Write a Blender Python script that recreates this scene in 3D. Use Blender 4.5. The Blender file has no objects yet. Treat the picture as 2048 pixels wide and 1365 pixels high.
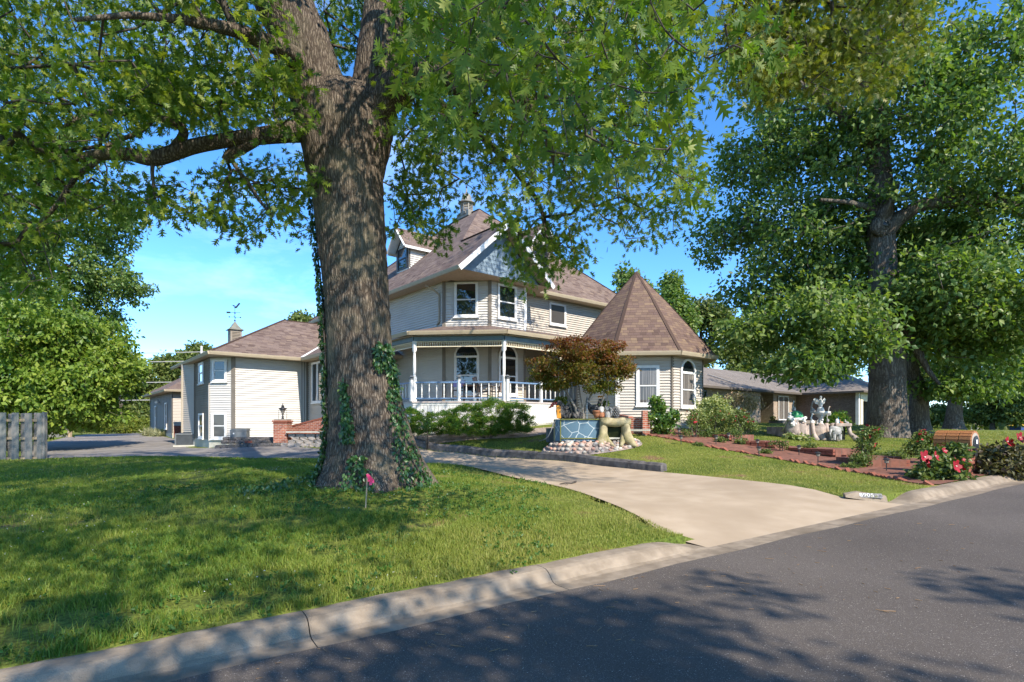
import bpy, bmesh, math, random
import numpy as np
from mathutils import Vector, Matrix
from math import sin, cos, pi, sqrt, radians, atan2, floor

random.seed(7)
RNG = np.random.default_rng(11)
scene = bpy.context.scene
COL = scene.collection

# ------------------------------------------------------------------ camera
F, XC, YH = 1130.0, 1024.0, 850.0          # focal length in photo pixels, centre column, horizon row
EYE = 1.6
cam_d = bpy.data.cameras.new('camera')
cam_d.sensor_width = 36.0
cam_d.lens = 36.0 * F / 2048.0
cam_d.shift_y = (YH - 682.5) / 2048.0
cam_d.clip_start = 0.05
cam_d.clip_end = 3000.0
cam = bpy.data.objects.new('camera', cam_d)
cam.location = (0, 0, EYE)
cam.rotation_euler = (pi / 2, 0, 0)
COL.objects.link(cam)
scene.camera = cam

# ------------------------------------------------------------------ sky and sun
SUN_EL = radians(40.0)
SUN_H = Vector((0.59, -0.807)).normalized()     # horizontal direction towards the sun
SUN_ROT = atan2(SUN_H.x, SUN_H.y)
world = bpy.data.worlds.new('World')
scene.world = world
world.use_nodes = True
wn, wl = world.node_tree.nodes, world.node_tree.links
wn.clear()
w_out = wn.new('ShaderNodeOutputWorld')
w_bg = wn.new('ShaderNodeBackground')
w_sky = wn.new('ShaderNodeTexSky')
w_sky.sky_type = 'NISHITA'
w_sky.sun_disc = False
w_sky.sun_elevation = SUN_EL
w_sky.sun_rotation = SUN_ROT
w_sky.altitude = 350
w_sky.air_density = 0.75
w_sky.dust_density = 0.0
w_sky.ozone_density = 4.0
w_bg.inputs['Strength'].default_value = 0.15
# thin high cloud streaks, spread over the whole sky
w_tc = wn.new('ShaderNodeTexCoord')
w_map = wn.new('ShaderNodeMapping'); w_map.inputs['Scale'].default_value = (1.6, 1.6, 6.5)
w_map.inputs['Rotation'].default_value = (0.12, 0.05, 0.4)
w_noi = wn.new('ShaderNodeTexNoise'); w_noi.inputs['Scale'].default_value = 1.7
w_noi.inputs['Detail'].default_value = 9; w_noi.inputs['Roughness'].default_value = 0.62
w_noi.inputs['Distortion'].default_value = 0.5
w_rmp = wn.new('ShaderNodeValToRGB')
w_rmp.color_ramp.elements[0].position = 0.50; w_rmp.color_ramp.elements[0].color = (0, 0, 0, 1)
w_rmp.color_ramp.elements[1].position = 0.86; w_rmp.color_ramp.elements[1].color = (0.22, 0.22, 0.22, 1)
w_mix = wn.new('ShaderNodeMix'); w_mix.data_type = 'RGBA'
w_mix.inputs['B'].default_value = (7.0, 7.6, 8.6, 1)
wl.new(w_tc.outputs['Generated'], w_map.inputs['Vector'])
wl.new(w_map.outputs['Vector'], w_noi.inputs['Vector'])
wl.new(w_noi.outputs['Fac'], w_rmp.inputs['Fac'])
wl.new(w_rmp.outputs['Color'], w_mix.inputs['Factor'])
w_hs = wn.new('ShaderNodeHueSaturation'); w_hs.inputs['Saturation'].default_value = 1.2; w_hs.inputs['Value'].default_value = 1.0
wl.new(w_sky.outputs['Color'], w_hs.inputs['Color'])
wl.new(w_hs.outputs['Color'], w_mix.inputs['A'])
wl.new(w_mix.outputs['Result'], w_bg.inputs['Color'])
wl.new(w_bg.outputs['Background'], w_out.inputs['Surface'])

sun_d = bpy.data.lights.new('sun', 'SUN')
sun_d.energy = 3.3
sun_d.angle = radians(0.53)
sun_d.color = (1.0, 0.91, 0.78)
sun = bpy.data.objects.new('sun', sun_d)
sv = Vector((SUN_H.x * cos(SUN_EL), SUN_H.y * cos(SUN_EL), sin(SUN_EL)))
sun.rotation_euler = sv.to_track_quat('Z', 'Y').to_euler()
sun.location = sv * 60
COL.objects.link(sun)

vs = scene.view_settings
vs.view_transform = 'Standard'
vs.look = 'None'
vs.exposure = 1.35
vs.gamma = 1.0
vs.use_curve_mapping = False
scene.render.film_transparent = False
scene.cycles.max_bounces = 8
scene.cycles.diffuse_bounces = 3
scene.cycles.glossy_bounces = 3
scene.cycles.transmission_bounces = 6
scene.cycles.transparent_max_bounces = 8
scene.cycles.sample_clamp_indirect = 6.0
scene.cycles.use_denoising = True

# ------------------------------------------------------------------ scene graph helpers
ORG = {}            # object name -> world origin of its local frame

def _tag(o, label=None, cat=None, group=None, kind=None):
    if label: o['label'] = label
    if cat: o['category'] = cat
    if group: o['group'] = group
    if kind: o['kind'] = kind
    return o

def thing(name, loc, label, cat, group=None):
    o = bpy.data.objects.new(name, None)
    o.empty_display_size = 0.2
    COL.objects.link(o)
    o.location = loc
    ORG[o.name] = Vector(loc)
    return _tag(o, label, cat, group)

def link_mesh(name, me, mats, parent=None, origin=None):
    o = bpy.data.objects.new(name, me)
    COL.objects.link(o)
    if not isinstance(mats, (list, tuple)): mats = [mats]
    if len(me.materials) == 0:
        for m in mats: me.materials.append(m)
    if parent is not None:
        o.parent = parent
        ORG[o.name] = ORG[parent.name].copy()
    else:
        ORG[o.name] = Vector(origin) if origin is not None else Vector((0, 0, 0))
        o.location = ORG[o.name]
    return o

class MB:
    """collects polygons in world space; build() makes ONE mesh object"""
    def __init__(s):
        s.v = []; s.f = []; s.m = []; s.uv = []
    def add(s, verts, faces, mi=0, uvs=None):
        b = len(s.v)
        s.v.extend([tuple(p) for p in verts])
        for k, fc in enumerate(faces):
            s.f.append([b + i for i in fc]); s.m.append(mi)
            s.uv.append(uvs[k] if uvs is not None else None)
        return s
    def poly(s, pts, mi=0, uv=None):
        return s.add(pts, [list(range(len(pts)))], mi, [uv] if uv is not None else None)
    def obox(s, c, ax, ay, az, sx, sy, sz, mi=0):
        c = Vector(c); ax = Vector(ax) * sx / 2; ay = Vector(ay) * sy / 2; az = Vector(az) * sz / 2
        vs_ = [c + a * ax + b * ay + d * az for d in (-1, 1) for b in (-1, 1) for a in (-1, 1)]
        return s.add(vs_, [(0, 2, 3, 1), (4, 5, 7, 6), (0, 1, 5, 4), (2, 6, 7, 3), (0, 4, 6, 2), (1, 3, 7, 5)], mi)
    def box(s, c, sx, sy, sz, rz=0.0, mi=0):
        return s.obox(c, (cos(rz), sin(rz), 0), (-sin(rz), cos(rz), 0), (0, 0, 1), sx, sy, sz, mi)
    def bar(s, p, q, w, h, up=(0, 0, 1), mi=0):
        p = Vector(p); q = Vector(q); d = q - p; L = d.length
        if L < 1e-6: return s
        d /= L
        up = Vector(up)
        sd = d.cross(up)
        if sd.length < 1e-4: sd = d.cross(Vector((1, 0, 0)))
        sd.normalize(); u2 = sd.cross(d)
        return s.obox((p + q) / 2, d, sd, u2, L, w, h, mi)
    def tube(s, pts, rad, seg=8, mi=0, cap=True):
        pts = [Vector(p) for p in pts]
        if not isinstance(rad, (list, tuple, np.ndarray)): rad = [rad] * len(pts)
        rings = []
        prev = None
        for i, p in enumerate(pts):
            t = (pts[min(i + 1, len(pts) - 1)] - pts[max(i - 1, 0)])
            if t.length < 1e-9: t = Vector((0, 0, 1))
            t.normalize()
            if prev is None:
                a = t.cross(Vector((0.31, 0.2, 0.93)))
                if a.length < 1e-3: a = t.cross(Vector((1, 0, 0)))
            else:
                a = prev - t * prev.dot(t)
            a.normalize(); prev = a
            b = t.cross(a)
            rings.append([p + (a * cos(2 * pi * k / seg) + b * sin(2 * pi * k / seg)) * rad[i] for k in range(seg)])
        vv = [q for r in rings for q in r]
        ff = []
        for i in range(len(pts) - 1):
            for k in range(seg):
                k2 = (k + 1) % seg
                ff.append((i * seg + k, i * seg + k2, (i + 1) * seg + k2, (i + 1) * seg + k))
        if cap:
            ff.append(tuple(range(seg - 1, -1, -1)))
            ff.append(tuple((len(pts) - 1) * seg + k for k in range(seg)))
        return s.add(vv, ff, mi)
    def lathe(s, c, prof, seg=12, mi=0, rz=0.0):
        """prof = [(r, z)] from bottom to top"""
        c = Vector(c); vv = []; ff = []
        for r, z in prof:
            for k in range(seg):
                a = rz + 2 * pi * k / seg
                vv.append(c + Vector((r * cos(a), r * sin(a), z)))
        for i in range(len(prof) - 1):
            for k in range(seg):
                k2 = (k + 1) % seg
                ff.append((i * seg + k, i * seg + k2, (i + 1) * seg + k2, (i + 1) * seg + k))
        ff.append(tuple(range(seg - 1, -1, -1)))
        ff.append(tuple((len(prof) - 1) * seg + k for k in range(seg)))
        return s.add(vv, ff, mi)
    def blob(s, c, r, seg=10, rings=7, jit=0.0, seed=0, mi=0, axes=None):
        """ellipsoid, optionally lumpy; r = (rx, ry, rz)"""
        c = Vector(c); rr = random.Random(seed)
        if not isinstance(r, (tuple, list)): r = (r, r, r)
        ax = axes or (Vector((1, 0, 0)), Vector((0, 1, 0)), Vector((0, 0, 1)))
        vv = []; ff = []
        for i in range(rings + 1):
            th = pi * i / rings
            for k in range(seg):
                a = 2 * pi * k / seg
                q = 1 + (rr.random() - 0.5) * 2 * jit if 0 < i < rings else 1
                vv.append(c + ax[0] * (r[0] * sin(th) * cos(a) * q) + ax[1] * (r[1] * sin(th) * sin(a) * q) + ax[2] * (-r[2] * cos(th) * q))
        for i in range(rings):
            for k in range(seg):
                k2 = (k + 1) % seg
                ff.append((i * seg + k, i * seg + k2, (i + 1) * seg + k2, (i + 1) * seg + k))
        return s.add(vv, ff, mi)
    def build(s, name, mats, parent=None, smooth=False, origin=None, bevel=0.0):
        o0 = ORG[parent.name] if parent is not None else (Vector(origin) if origin is not None else Vector((0, 0, 0)))
        me = bpy.data.meshes.new(name)
        me.from_pydata([(p[0] - o0.x, p[1] - o0.y, p[2] - o0.z) for p in s.v], [], s.f)
        if any(s.m): me.polygons.foreach_set('material_index', s.m)
        if any(u is not None for u in s.uv):
            lay = me.uv_layers.new(name='UVMap')
            data = []
            for fc, u in zip(s.f, s.uv):
                data.extend([c for q in (u if u is not None else [(0, 0)] * len(fc)) for c in q])
            lay.data.foreach_set('uv', data)
        if smooth: me.polygons.foreach_set('use_smooth', [True] * len(me.polygons))
        me.update()
        o = link_mesh(name, me, mats, parent, origin)
        if bevel > 0:
            md = o.modifiers.new('bevel', 'BEVEL'); md.width = bevel; md.segments = 2; md.limit_method = 'ANGLE'
        return o

def np_mesh(name, V, T, mats, parent=None, attr=None, origin=None, smooth=False, matidx=None, corner=3):
    """big meshes: V (n,3) world, T (m,corner)"""
    o0 = np.array(ORG[parent.name] if parent is not None else (origin if origin is not None else (0, 0, 0)), dtype=float)
    me = bpy.data.meshes.new(name)
    V = np.asarray(V, dtype=np.float32) - o0.astype(np.float32)
    T = np.asarray(T, dtype=np.int32)
    me.vertices.add(len(V)); me.vertices.foreach_set('co', V.ravel())
    me.loops.add(T.size); me.loops.foreach_set('vertex_index', T.ravel())
    me.polygons.add(len(T))
    me.polygons.foreach_set('loop_start', np.arange(0, T.size, corner, dtype=np.int32))
    me.polygons.foreach_set('loop_total', np.full(len(T), corner, dtype=np.int32))
    if matidx is not None: me.polygons.foreach_set('material_index', np.asarray(matidx, dtype=np.int32))
    if smooth: me.polygons.foreach_set('use_smooth', np.ones(len(T), dtype=bool))
    if attr is not None:
        for k, a in attr.items():
            at = me.attributes.new(k, 'FLOAT', 'POINT'); at.data.foreach_set('value', np.asarray(a, dtype=np.float32))
    me.update(calc_edges=True)
    return link_mesh(name, me, mats, parent, origin)

def inst(src, name, parent, loc, rot=(0, 0, 0), scale=(1, 1, 1)):
    """a copy sharing mesh data; loc in world space"""
    o = src.copy(); o.name = name
    COL.objects.link(o)
    o.parent = parent
    o.location = Vector(loc) - ORG[parent.name]
    o.rotation_euler = rot; o.scale = scale
    ORG[o.name] = ORG[parent.name].copy()
    return o

def shared(name, me, mat, parent, loc, rot=(0, 0, 0), scale=(1, 1, 1)):
    o = bpy.data.objects.new(name, me); COL.objects.link(o)
    if len(me.materials) == 0: me.materials.append(mat)
    o.parent = parent
    o.location = Vector(loc) - (ORG[parent.name] if parent is not None else Vector((0, 0, 0)))
    o.rotation_euler = rot; o.scale = scale
    ORG[o.name] = ORG[parent.name].copy() if parent is not None else Vector(loc)
    return o

def unit_box_mesh(name, bev=0.0):
    bm = bmesh.new(); bmesh.ops.create_cube(bm, size=1.0)
    if bev: bmesh.ops.bevel(bm, geom=bm.edges[:], offset=bev, segments=1, affect='EDGES')
    me = bpy.data.meshes.new(name); bm.to_mesh(me); bm.free()
    return me

# ------------------------------------------------------------------ materials
def newmat(name):
    m = bpy.data.materials.new(name); m.use_nodes = True
    nt = m.node_tree; b = nt.nodes['Principled BSDF']
    return m, nt.nodes, nt.links, b

def setspec(b, v):
    b.inputs['Specular IOR Level'].default_value = v

def noise_mat(name, c1, c2, scale=6.0, rough=0.8, detail=4.0, bump=0.0, bscale=None, spec=0.3, lo=0.35, hi=0.65, c3=None, s3=0.7, metallic=0.0, coords='Object', stretch=None):
    m, n, l, b = newmat(name)
    tc = n.new('ShaderNodeTexCoord')
    src = tc.outputs[coords]
    if stretch:
        mp = n.new('ShaderNodeMapping'); mp.inputs['Scale'].default_value = stretch
        l.new(src, mp.inputs['Vector']); src = mp.outputs['Vector']
    t = n.new('ShaderNodeTexNoise'); t.inputs['Scale'].default_value = scale; t.inputs['Detail'].default_value = detail
    l.new(src, t.inputs['Vector'])
    r = n.new('ShaderNodeValToRGB')
    r.color_ramp.elements[0].position = lo; r.color_ramp.elements[0].color = (*c1, 1)
    r.color_ramp.elements[1].position = hi; r.color_ramp.elements[1].color = (*c2, 1)
    l.new(t.outputs['Fac'], r.inputs['Fac'])
    col = r.outputs['Color']
    if c3:
        t3 = n.new('ShaderNodeTexNoise'); t3.inputs['Scale'].default_value = s3; t3.inputs['Detail'].default_value = 5
        l.new(src, t3.inputs['Vector'])
        r3 = n.new('ShaderNodeValToRGB'); r3.color_ramp.elements[0].position = 0.48; r3.color_ramp.elements[1].position = 0.7
        r3.color_ramp.elements[0].color = (0, 0, 0, 1); r3.color_ramp.elements[1].color = (1, 1, 1, 1)
        l.new(t3.outputs['Fac'], r3.inputs['Fac'])
        mx = n.new('ShaderNodeMix'); mx.data_type = 'RGBA'; mx.inputs['B'].default_value = (*c3, 1)
        l.new(r3.outputs['Color'], mx.inputs['Factor']); l.new(col, mx.inputs['A']); col = mx.outputs['Result']
    l.new(col, b.inputs['Base Color'])
    b.inputs['Roughness'].default_value = rough; b.inputs['Metallic'].default_value = metallic
    setspec(b, spec)
    if bump > 0:
        tb = n.new('ShaderNodeTexNoise'); tb.inputs['Scale'].default_value = bscale or scale * 4; tb.inputs['Detail'].default_value = 6
        l.new(src, tb.inputs['Vector'])
        bp = n.new('ShaderNodeBump'); bp.inputs['Strength'].default_value = bump; bp.inputs['Distance'].default_value = 0.02
        l.new(tb.outputs['Fac'], bp.inputs['Height']); l.new(bp.outputs['Normal'], b.inputs['Normal'])
    return m

def leaf_mat(name, dark, light, hue2=None, trans=0.35, rough=0.45, spec=0.35):
    """leaf colour by the per-leaf attribute 'tone' (0..1)"""
    m, n, l, b = newmat(name)
    at = n.new('ShaderNodeAttribute'); at.attribute_name = 'tone'
    r = n.new('ShaderNodeValToRGB')
    r.color_ramp.elements[0].position = 0.0; r.color_ramp.elements[0].color = (*dark, 1)
    r.color_ramp.elements[1].position = 1.0; r.color_ramp.elements[1].color = (*light, 1)
    if hue2:
        e = r.color_ramp.elements.new(0.5); e.color = (*hue2, 1)
    l.new(at.outputs['Fac'], r.inputs['Fac'])
    l.new(r.outputs['Color'], b.inputs['Base Color'])
    b.inputs['Roughness'].default_value = rough
    setspec(b, spec)
    tr = n.new('ShaderNodeBsdfTranslucent')
    g = n.new('ShaderNodeMix'); g.data_type = 'RGBA'; g.blend_type = 'MULTIPLY'; g.inputs['Factor'].default_value = 1.0
    g.inputs['B'].default_value = (1.25, 1.35, 0.45, 1)
    l.new(r.outputs['Color'], g.inputs['A']); l.new(g.outputs['Result'], tr.inputs['Color'])
    mx = n.new('ShaderNodeMixShader'); mx.inputs['Fac'].default_value = trans
    l.new(b.outputs['BSDF'], mx.inputs[1]); l.new(tr.outputs['BSDF'], mx.inputs[2])
    l.new(mx.outputs['Shader'], n['Material Output'].inputs['Surface'])
    return m

def brick_mat(name, c1, c2, mortar, w=0.2, h=0.067, msize=0.008, coords='UV', rough=0.85, bump=0.4, c3=None, offset=0.5, nscale=9.0, bias=0.0, squash=1.0):
    m, n, l, b = newmat(name)
    tc = n.new('ShaderNodeTexCoord')
    t = n.new('ShaderNodeTexBrick')
    t.inputs['Scale'].default_value = 1.0
    t.inputs['Brick Width'].default_value = w; t.inputs['Row Height'].default_value = h
    t.inputs['Mortar Size'].default_value = msize; t.inputs['Mortar Smooth'].default_value = 0.2
    t.inputs['Bias'].default_value = bias
    t.inputs['Color1'].default_value = (*c1, 1); t.inputs['Color2'].default_value = (*c2, 1); t.inputs['Mortar'].default_value = (*mortar, 1)
    t.offset = offset
    l.new(tc.outputs[coords], t.inputs['Vector'])
    col = t.outputs['Color']
    nz = n.new('ShaderNodeTexNoise'); nz.inputs['Scale'].default_value = nscale; nz.inputs['Detail'].default_value = 6
    l.new(tc.outputs[coords], nz.inputs['Vector'])
    mx = n.new('ShaderNodeMix'); mx.data_type = 'RGBA'; mx.blend_type = 'OVERLAY'; mx.inputs['Factor'].default_value = 0.55
    l.new(col, mx.inputs['A'])
    rr = n.new('ShaderNodeValToRGB'); rr.color_ramp.elements[0].position = 0.3; rr.color_ramp.elements[1].position = 0.72
    rr.color_ramp.elements[0].color = (0.3, 0.3, 0.3, 1); rr.color_ramp.elements[1].color = (0.68, 0.66, 0.64, 1)
    l.new(nz.outputs['Fac'], rr.inputs['Fac']); l.new(rr.outputs['Color'], mx.inputs['B'])
    l.new(mx.outputs['Result'], b.inputs['Base Color'])
    b.inputs['Roughness'].default_value = rough; setspec(b, 0.2)
    bp = n.new('ShaderNodeBump'); bp.inputs['Strength'].default_value = bump; bp.inputs['Distance'].default_value = 0.012; bp.invert = True
    ad = n.new('ShaderNodeMath'); ad.operation = 'MULTIPLY_ADD'; ad.inputs[1].default_value = -0.35
    l.new(nz.outputs['Fac'], ad.inputs[0]); l.new(t.outputs['Fac'], ad.inputs[2])
    l.new(ad.outputs[0], bp.inputs['Height']); l.new(bp.outputs['Normal'], b.inputs['Normal'])
    return m

def shingle_mat(name, cols, w=0.26, h=0.142):
    """asphalt shingles: random tab colours in courses; UV in metres (along eave, up slope)"""
    m, n, l, b = newmat(name)
    uv = n.new('ShaderNodeTexCoord')
    sp = n.new('ShaderNodeSeparateXYZ'); l.new(uv.outputs['UV'], sp.inputs[0])
    def math_(op, a, bb=None, c=None):
        k = n.new('ShaderNodeMath'); k.operation = op
        for i, x in enumerate((a, bb, c)):
            if x is None: continue
            if isinstance(x, (int, float)): k.inputs[i].default_value = x
            else: l.new(x, k.inputs[i])
        return k.outputs[0]
    vr = math_('DIVIDE', sp.outputs['Y'], h)
    row = math_('FLOOR', vr)
    vf = math_('FRACT', vr)
    wob = n.new('ShaderNodeTexWhiteNoise'); wob.noise_dimensions = '1D'; l.new(row, wob.inputs['W'])
    ux = math_('ADD', math_('DIVIDE', sp.outputs['X'], w), math_('MULTIPLY', wob.outputs['Value'], 3.7))
    colx = math_('FLOOR', ux); uf = math_('FRACT', ux)
    cmb = n.new('ShaderNodeCombineXYZ'); l.new(colx, cmb.inputs[0]); l.new(row, cmb.inputs[1])
    wn_ = n.new('ShaderNodeTexWhiteNoise'); wn_.noise_dimensions = '2D'; l.new(cmb.outputs[0], wn_.inputs['Vector'])
    r = n.new('ShaderNodeValToRGB')
    while len(r.color_ramp.elements) < len(cols): r.color_ramp.elements.new(0.5)
    for i, c in enumerate(cols):
        r.color_ramp.elements[i].position = i / (len(cols) - 1); r.color_ramp.elements[i].color = (*c, 1)
    l.new(wn_.outputs['Value'], r.inputs['Fac'])
    # the course step: butt edge drops at the bottom of each row, slits between tabs
    edge = math_('LESS_THAN', vf, 0.10)
    slit = math_('LESS_THAN', uf, 0.035)
    gap = math_('MAXIMUM', edge, slit)
    nz = n.new('ShaderNodeTexNoise'); nz.inputs['Scale'].default_value = 60; nz.inputs['Detail'].default_value = 3
    l.new(uv.outputs['UV'], nz.inputs['Vector'])
    big = n.new('ShaderNodeTexNoise'); big.inputs['Scale'].default_value = 0.45; big.inputs['Detail'].default_value = 4
    l.new(uv.outputs['UV'], big.inputs['Vector'])
    var = math_('ADD', math_('MULTIPLY', nz.outputs['Fac'], 0.5), math_('MULTIPLY', big.outputs['Fac'], 0.55))
    mul = math_('MULTIPLY', math_('ADD', var, 0.45), math_('SUBTRACT', 1.0, math_('MULTIPLY', gap, 0.38)))
    vm = n.new('ShaderNodeVectorMath'); vm.operation = 'SCALE'
    l.new(r.outputs['Color'], vm.inputs[0]); l.new(mul, vm.inputs['Scale'])
    l.new(vm.outputs[0], b.inputs['Base Color'])
    b.inputs['Roughness'].default_value = 0.93; setspec(b, 0.15)
    hgt = math_('ADD', math_('SUBTRACT', math_('MULTIPLY', vf, -0.8), math_('MULTIPLY', gap, 0.5)), math_('MULTIPLY', nz.outputs['Fac'], 0.35))
    hgt = math_('ADD', hgt, math_('MULTIPLY', wn_.outputs['Value'], 0.3))
    bp = n.new('ShaderNodeBump'); bp.inputs['Strength'].default_value = 0.7; bp.inputs['Distance'].default_value = 0.012
    l.new(hgt, bp.inputs['Height']); l.new(bp.outputs['Normal'], b.inputs['Normal'])
    return m

def plain(name, c, rough=0.6, spec=0.4, metallic=0.0, var=0.10, scale=5.0, bump=0.0):
    lo = tuple(max(0, x * (1 - var)) for x in c); hi = tuple(min(1, x * (1 + var)) for x in c)
    return noise_mat(name, lo, hi, scale=scale, rough=rough, spec=spec, metallic=metallic, bump=bump)

M = {}
M['white_trim'] = plain('white_trim', (0.70, 0.69, 0.66), 0.55, 0.35, var=0.06)
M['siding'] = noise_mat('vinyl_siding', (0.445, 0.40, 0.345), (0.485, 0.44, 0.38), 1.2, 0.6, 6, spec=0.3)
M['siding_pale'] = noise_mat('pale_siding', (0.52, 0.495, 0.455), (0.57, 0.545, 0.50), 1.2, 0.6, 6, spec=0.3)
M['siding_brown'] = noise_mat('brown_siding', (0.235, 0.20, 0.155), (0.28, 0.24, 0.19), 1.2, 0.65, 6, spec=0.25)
M['corner'] = plain('corner_board_brown', (0.17, 0.145, 0.115), 0.6)
M['gutter'] = plain('tan_gutter', (0.40, 0.335, 0.235), 0.5, 0.4, var=0.05)
M['soffit'] = plain('tan_soffit', (0.42, 0.335, 0.235), 0.65, 0.2, var=0.08, scale=12)
M['blue_beam'] = plain('blue_grey_paint', (0.135, 0.20, 0.245), 0.5, 0.4, var=0.10)
M['blue_rail'] = plain('blue_rail_paint', (0.13, 0.22, 0.36), 0.45, 0.4, var=0.12, scale=9)
M['blue_shake'] = noise_mat('blue_grey_shakes', (0.145, 0.205, 0.265), (0.20, 0.265, 0.32), 4.0, 0.7, 5, bump=0.2)
M['shingle'] = shingle_mat('brown_shingles', [(0.105, 0.072, 0.06), (0.165, 0.118, 0.098), (0.20, 0.15, 0.125), (0.14, 0.10, 0.085), (0.23, 0.17, 0.13)])
M['shingle_tower'] = shingle_mat('tower_shingles', [(0.10, 0.066, 0.054), (0.165, 0.11, 0.085), (0.13, 0.086, 0.072), (0.21, 0.145, 0.095), (0.15, 0.10, 0.082)], w=0.22, h=0.135)
M['shingle_grey'] = shingle_mat('weathered_shingles', [(0.17, 0.145, 0.125), (0.22, 0.19, 0.165), (0.19, 0.165, 0.14), (0.25, 0.215, 0.185)], w=0.3, h=0.15)
M['brick'] = brick_mat('red_brick', (0.27, 0.075, 0.045), (0.38, 0.13, 0.075), (0.42, 0.36, 0.30))
M['brick_dark'] = brick_mat('dark_house_brick', (0.13, 0.095, 0.085), (0.19, 0.14, 0.12), (0.22, 0.19, 0.17))
M['brick_tan'] = brick_mat('tan_house_brick', (0.30, 0.23, 0.17), (0.38, 0.30, 0.23), (0.34, 0.29, 0.24))
M['paver'] = brick_mat('red_pavers', (0.165, 0.072, 0.05), (0.235, 0.108, 0.075), (0.155, 0.095, 0.07), w=0.2, h=0.1, msize=0.006, coords='Object')
M['concrete'] = noise_mat('concrete_pale', (0.37, 0.285, 0.195), (0.44, 0.345, 0.245), 2.2, 0.9, 8, bump=0.25, bscale=90, spec=0.2, c3=(0.33, 0.252, 0.172), s3=0.5)
M['kerb'] = noise_mat('kerb_concrete', (0.225, 0.178, 0.128), (0.325, 0.262, 0.192), 7.0, 0.92, 9, bump=0.5, bscale=120, spec=0.2, c3=(0.165, 0.128, 0.09), s3=1.3)
M['foundation'] = noise_mat('foundation_block', (0.42, 0.40, 0.33), (0.50, 0.48, 0.40), 3, 0.9, 5, bump=0.2)
M['stone'] = noise_mat('retaining_stone', (0.26, 0.22, 0.19), (0.42, 0.36, 0.31), 5, 0.9, 6, bump=0.6, bscale=18, c3=(0.20, 0.20, 0.20), s3=2.2)
M['dark_stone'] = noise_mat('dark_edging_stone', (0.07, 0.063, 0.06), (0.15, 0.135, 0.125), 6, 0.92, 7, bump=0.5, bscale=25)
M['black_metal'] = plain('black_metal', (0.02, 0.02, 0.022), 0.4, 0.5)
M['dark_frame'] = plain('dark_window_frame', (0.025, 0.025, 0.03), 0.4, 0.5)
M['grey_metal'] = plain('grey_painted_metal', (0.125, 0.135, 0.14), 0.5, 0.4)
M['lead'] = noise_mat('weathered_lead', (0.19, 0.175, 0.15), (0.27, 0.25, 0.215), 4, 0.6, 5, metallic=0.3)
M['verdigris'] = noise_mat('weathered_copper', (0.14, 0.135, 0.105), (0.20, 0.20, 0.16), 5, 0.7, 5)
M['wood_grey'] = noise_mat('weathered_fence', (0.145, 0.135, 0.12), (0.27, 0.25, 0.22), 7, 0.9, 8, bump=0.4, bscale=30, stretch=(6, 6, 0.5), c3=(0.13, 0.15, 0.13), s3=0.8)
M['wood_tan'] = noise_mat('new_fence_wood', (0.34, 0.25, 0.15), (0.44, 0.34, 0.22), 6, 0.85, 6, stretch=(5, 5, 0.5), bump=0.2)

def glass_mat(name, tint=(0.012, 0.016, 0.018), rough=0.02):
    m, n, l, b = newmat(name)
    b.inputs['Base Color'].default_value = (*tint, 1)
    b.inputs['Roughness'].default_value = rough
    b.inputs['IOR'].default_value = 1.52
    setspec(b, 1.0)
    b.inputs['Coat Weight'].default_value = 0.6; b.inputs['Coat Roughness'].default_value = 0.01
    tc = n.new('ShaderNodeTexCoord'); t = n.new('ShaderNodeTexNoise'); t.inputs['Scale'].default_value = 2.2; t.inputs['Detail'].default_value = 1
    l.new(tc.outputs['Object'], t.inputs['Vector'])
    bp = n.new('ShaderNodeBump'); bp.inputs['Strength'].default_value = 0.06; bp.inputs['Distance'].default_value = 0.05
    l.new(t.outputs['Fac'], bp.inputs['Height']); l.new(bp.outputs['Normal'], b.inputs['Normal']); l.new(bp.outputs['Normal'], b.inputs['Coat Normal'])
    return m
M['glass'] = glass_mat('window_glass')
M['glass_screen'] = glass_mat('screened_glass', (0.06, 0.052, 0.045), 0.35)

def curtain_mat():
    m, n, l, b = newmat('curtain_behind_glass')
    tc = n.new('ShaderNodeTexCoord'); mp = n.new('ShaderNodeMapping'); mp.inputs['Scale'].default_value = (28, 28, 0.4)
    l.new(tc.outputs['Object'], mp.inputs['Vector'])
    t = n.new('ShaderNodeTexNoise'); t.inputs['Scale'].default_value = 1.0; t.inputs['Detail'].default_value = 2
    l.new(mp.outputs['Vector'], t.inputs['Vector'])
    r = n.new('ShaderNodeValToRGB'); r.color_ramp.elements[0].position = 0.38; r.color_ramp.elements[1].position = 0.66
    r.color_ramp.elements[0].color = (0.035, 0.03, 0.028, 1); r.color_ramp.elements[1].color = (0.25, 0.225, 0.20, 1)
    l.new(t.outputs['Fac'], r.inputs['Fac']); l.new(r.outputs['Color'], b.inputs['Base Color'])
    b.inputs['Roughness'].default_value = 0.6; setspec(b, 0.5)
    b.inputs['Coat Weight'].default_value = 0.8; b.inputs['Coat Roughness'].default_value = 0.02
    return m
M['curtain'] = curtain_mat()

# ------------------------------------------------------------------ pixel helpers and the lie of the land
def P(px, py, Y):
    return Vector(((px - XC) / F * Y, Y, EYE + (YH - py) / F * Y))

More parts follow.
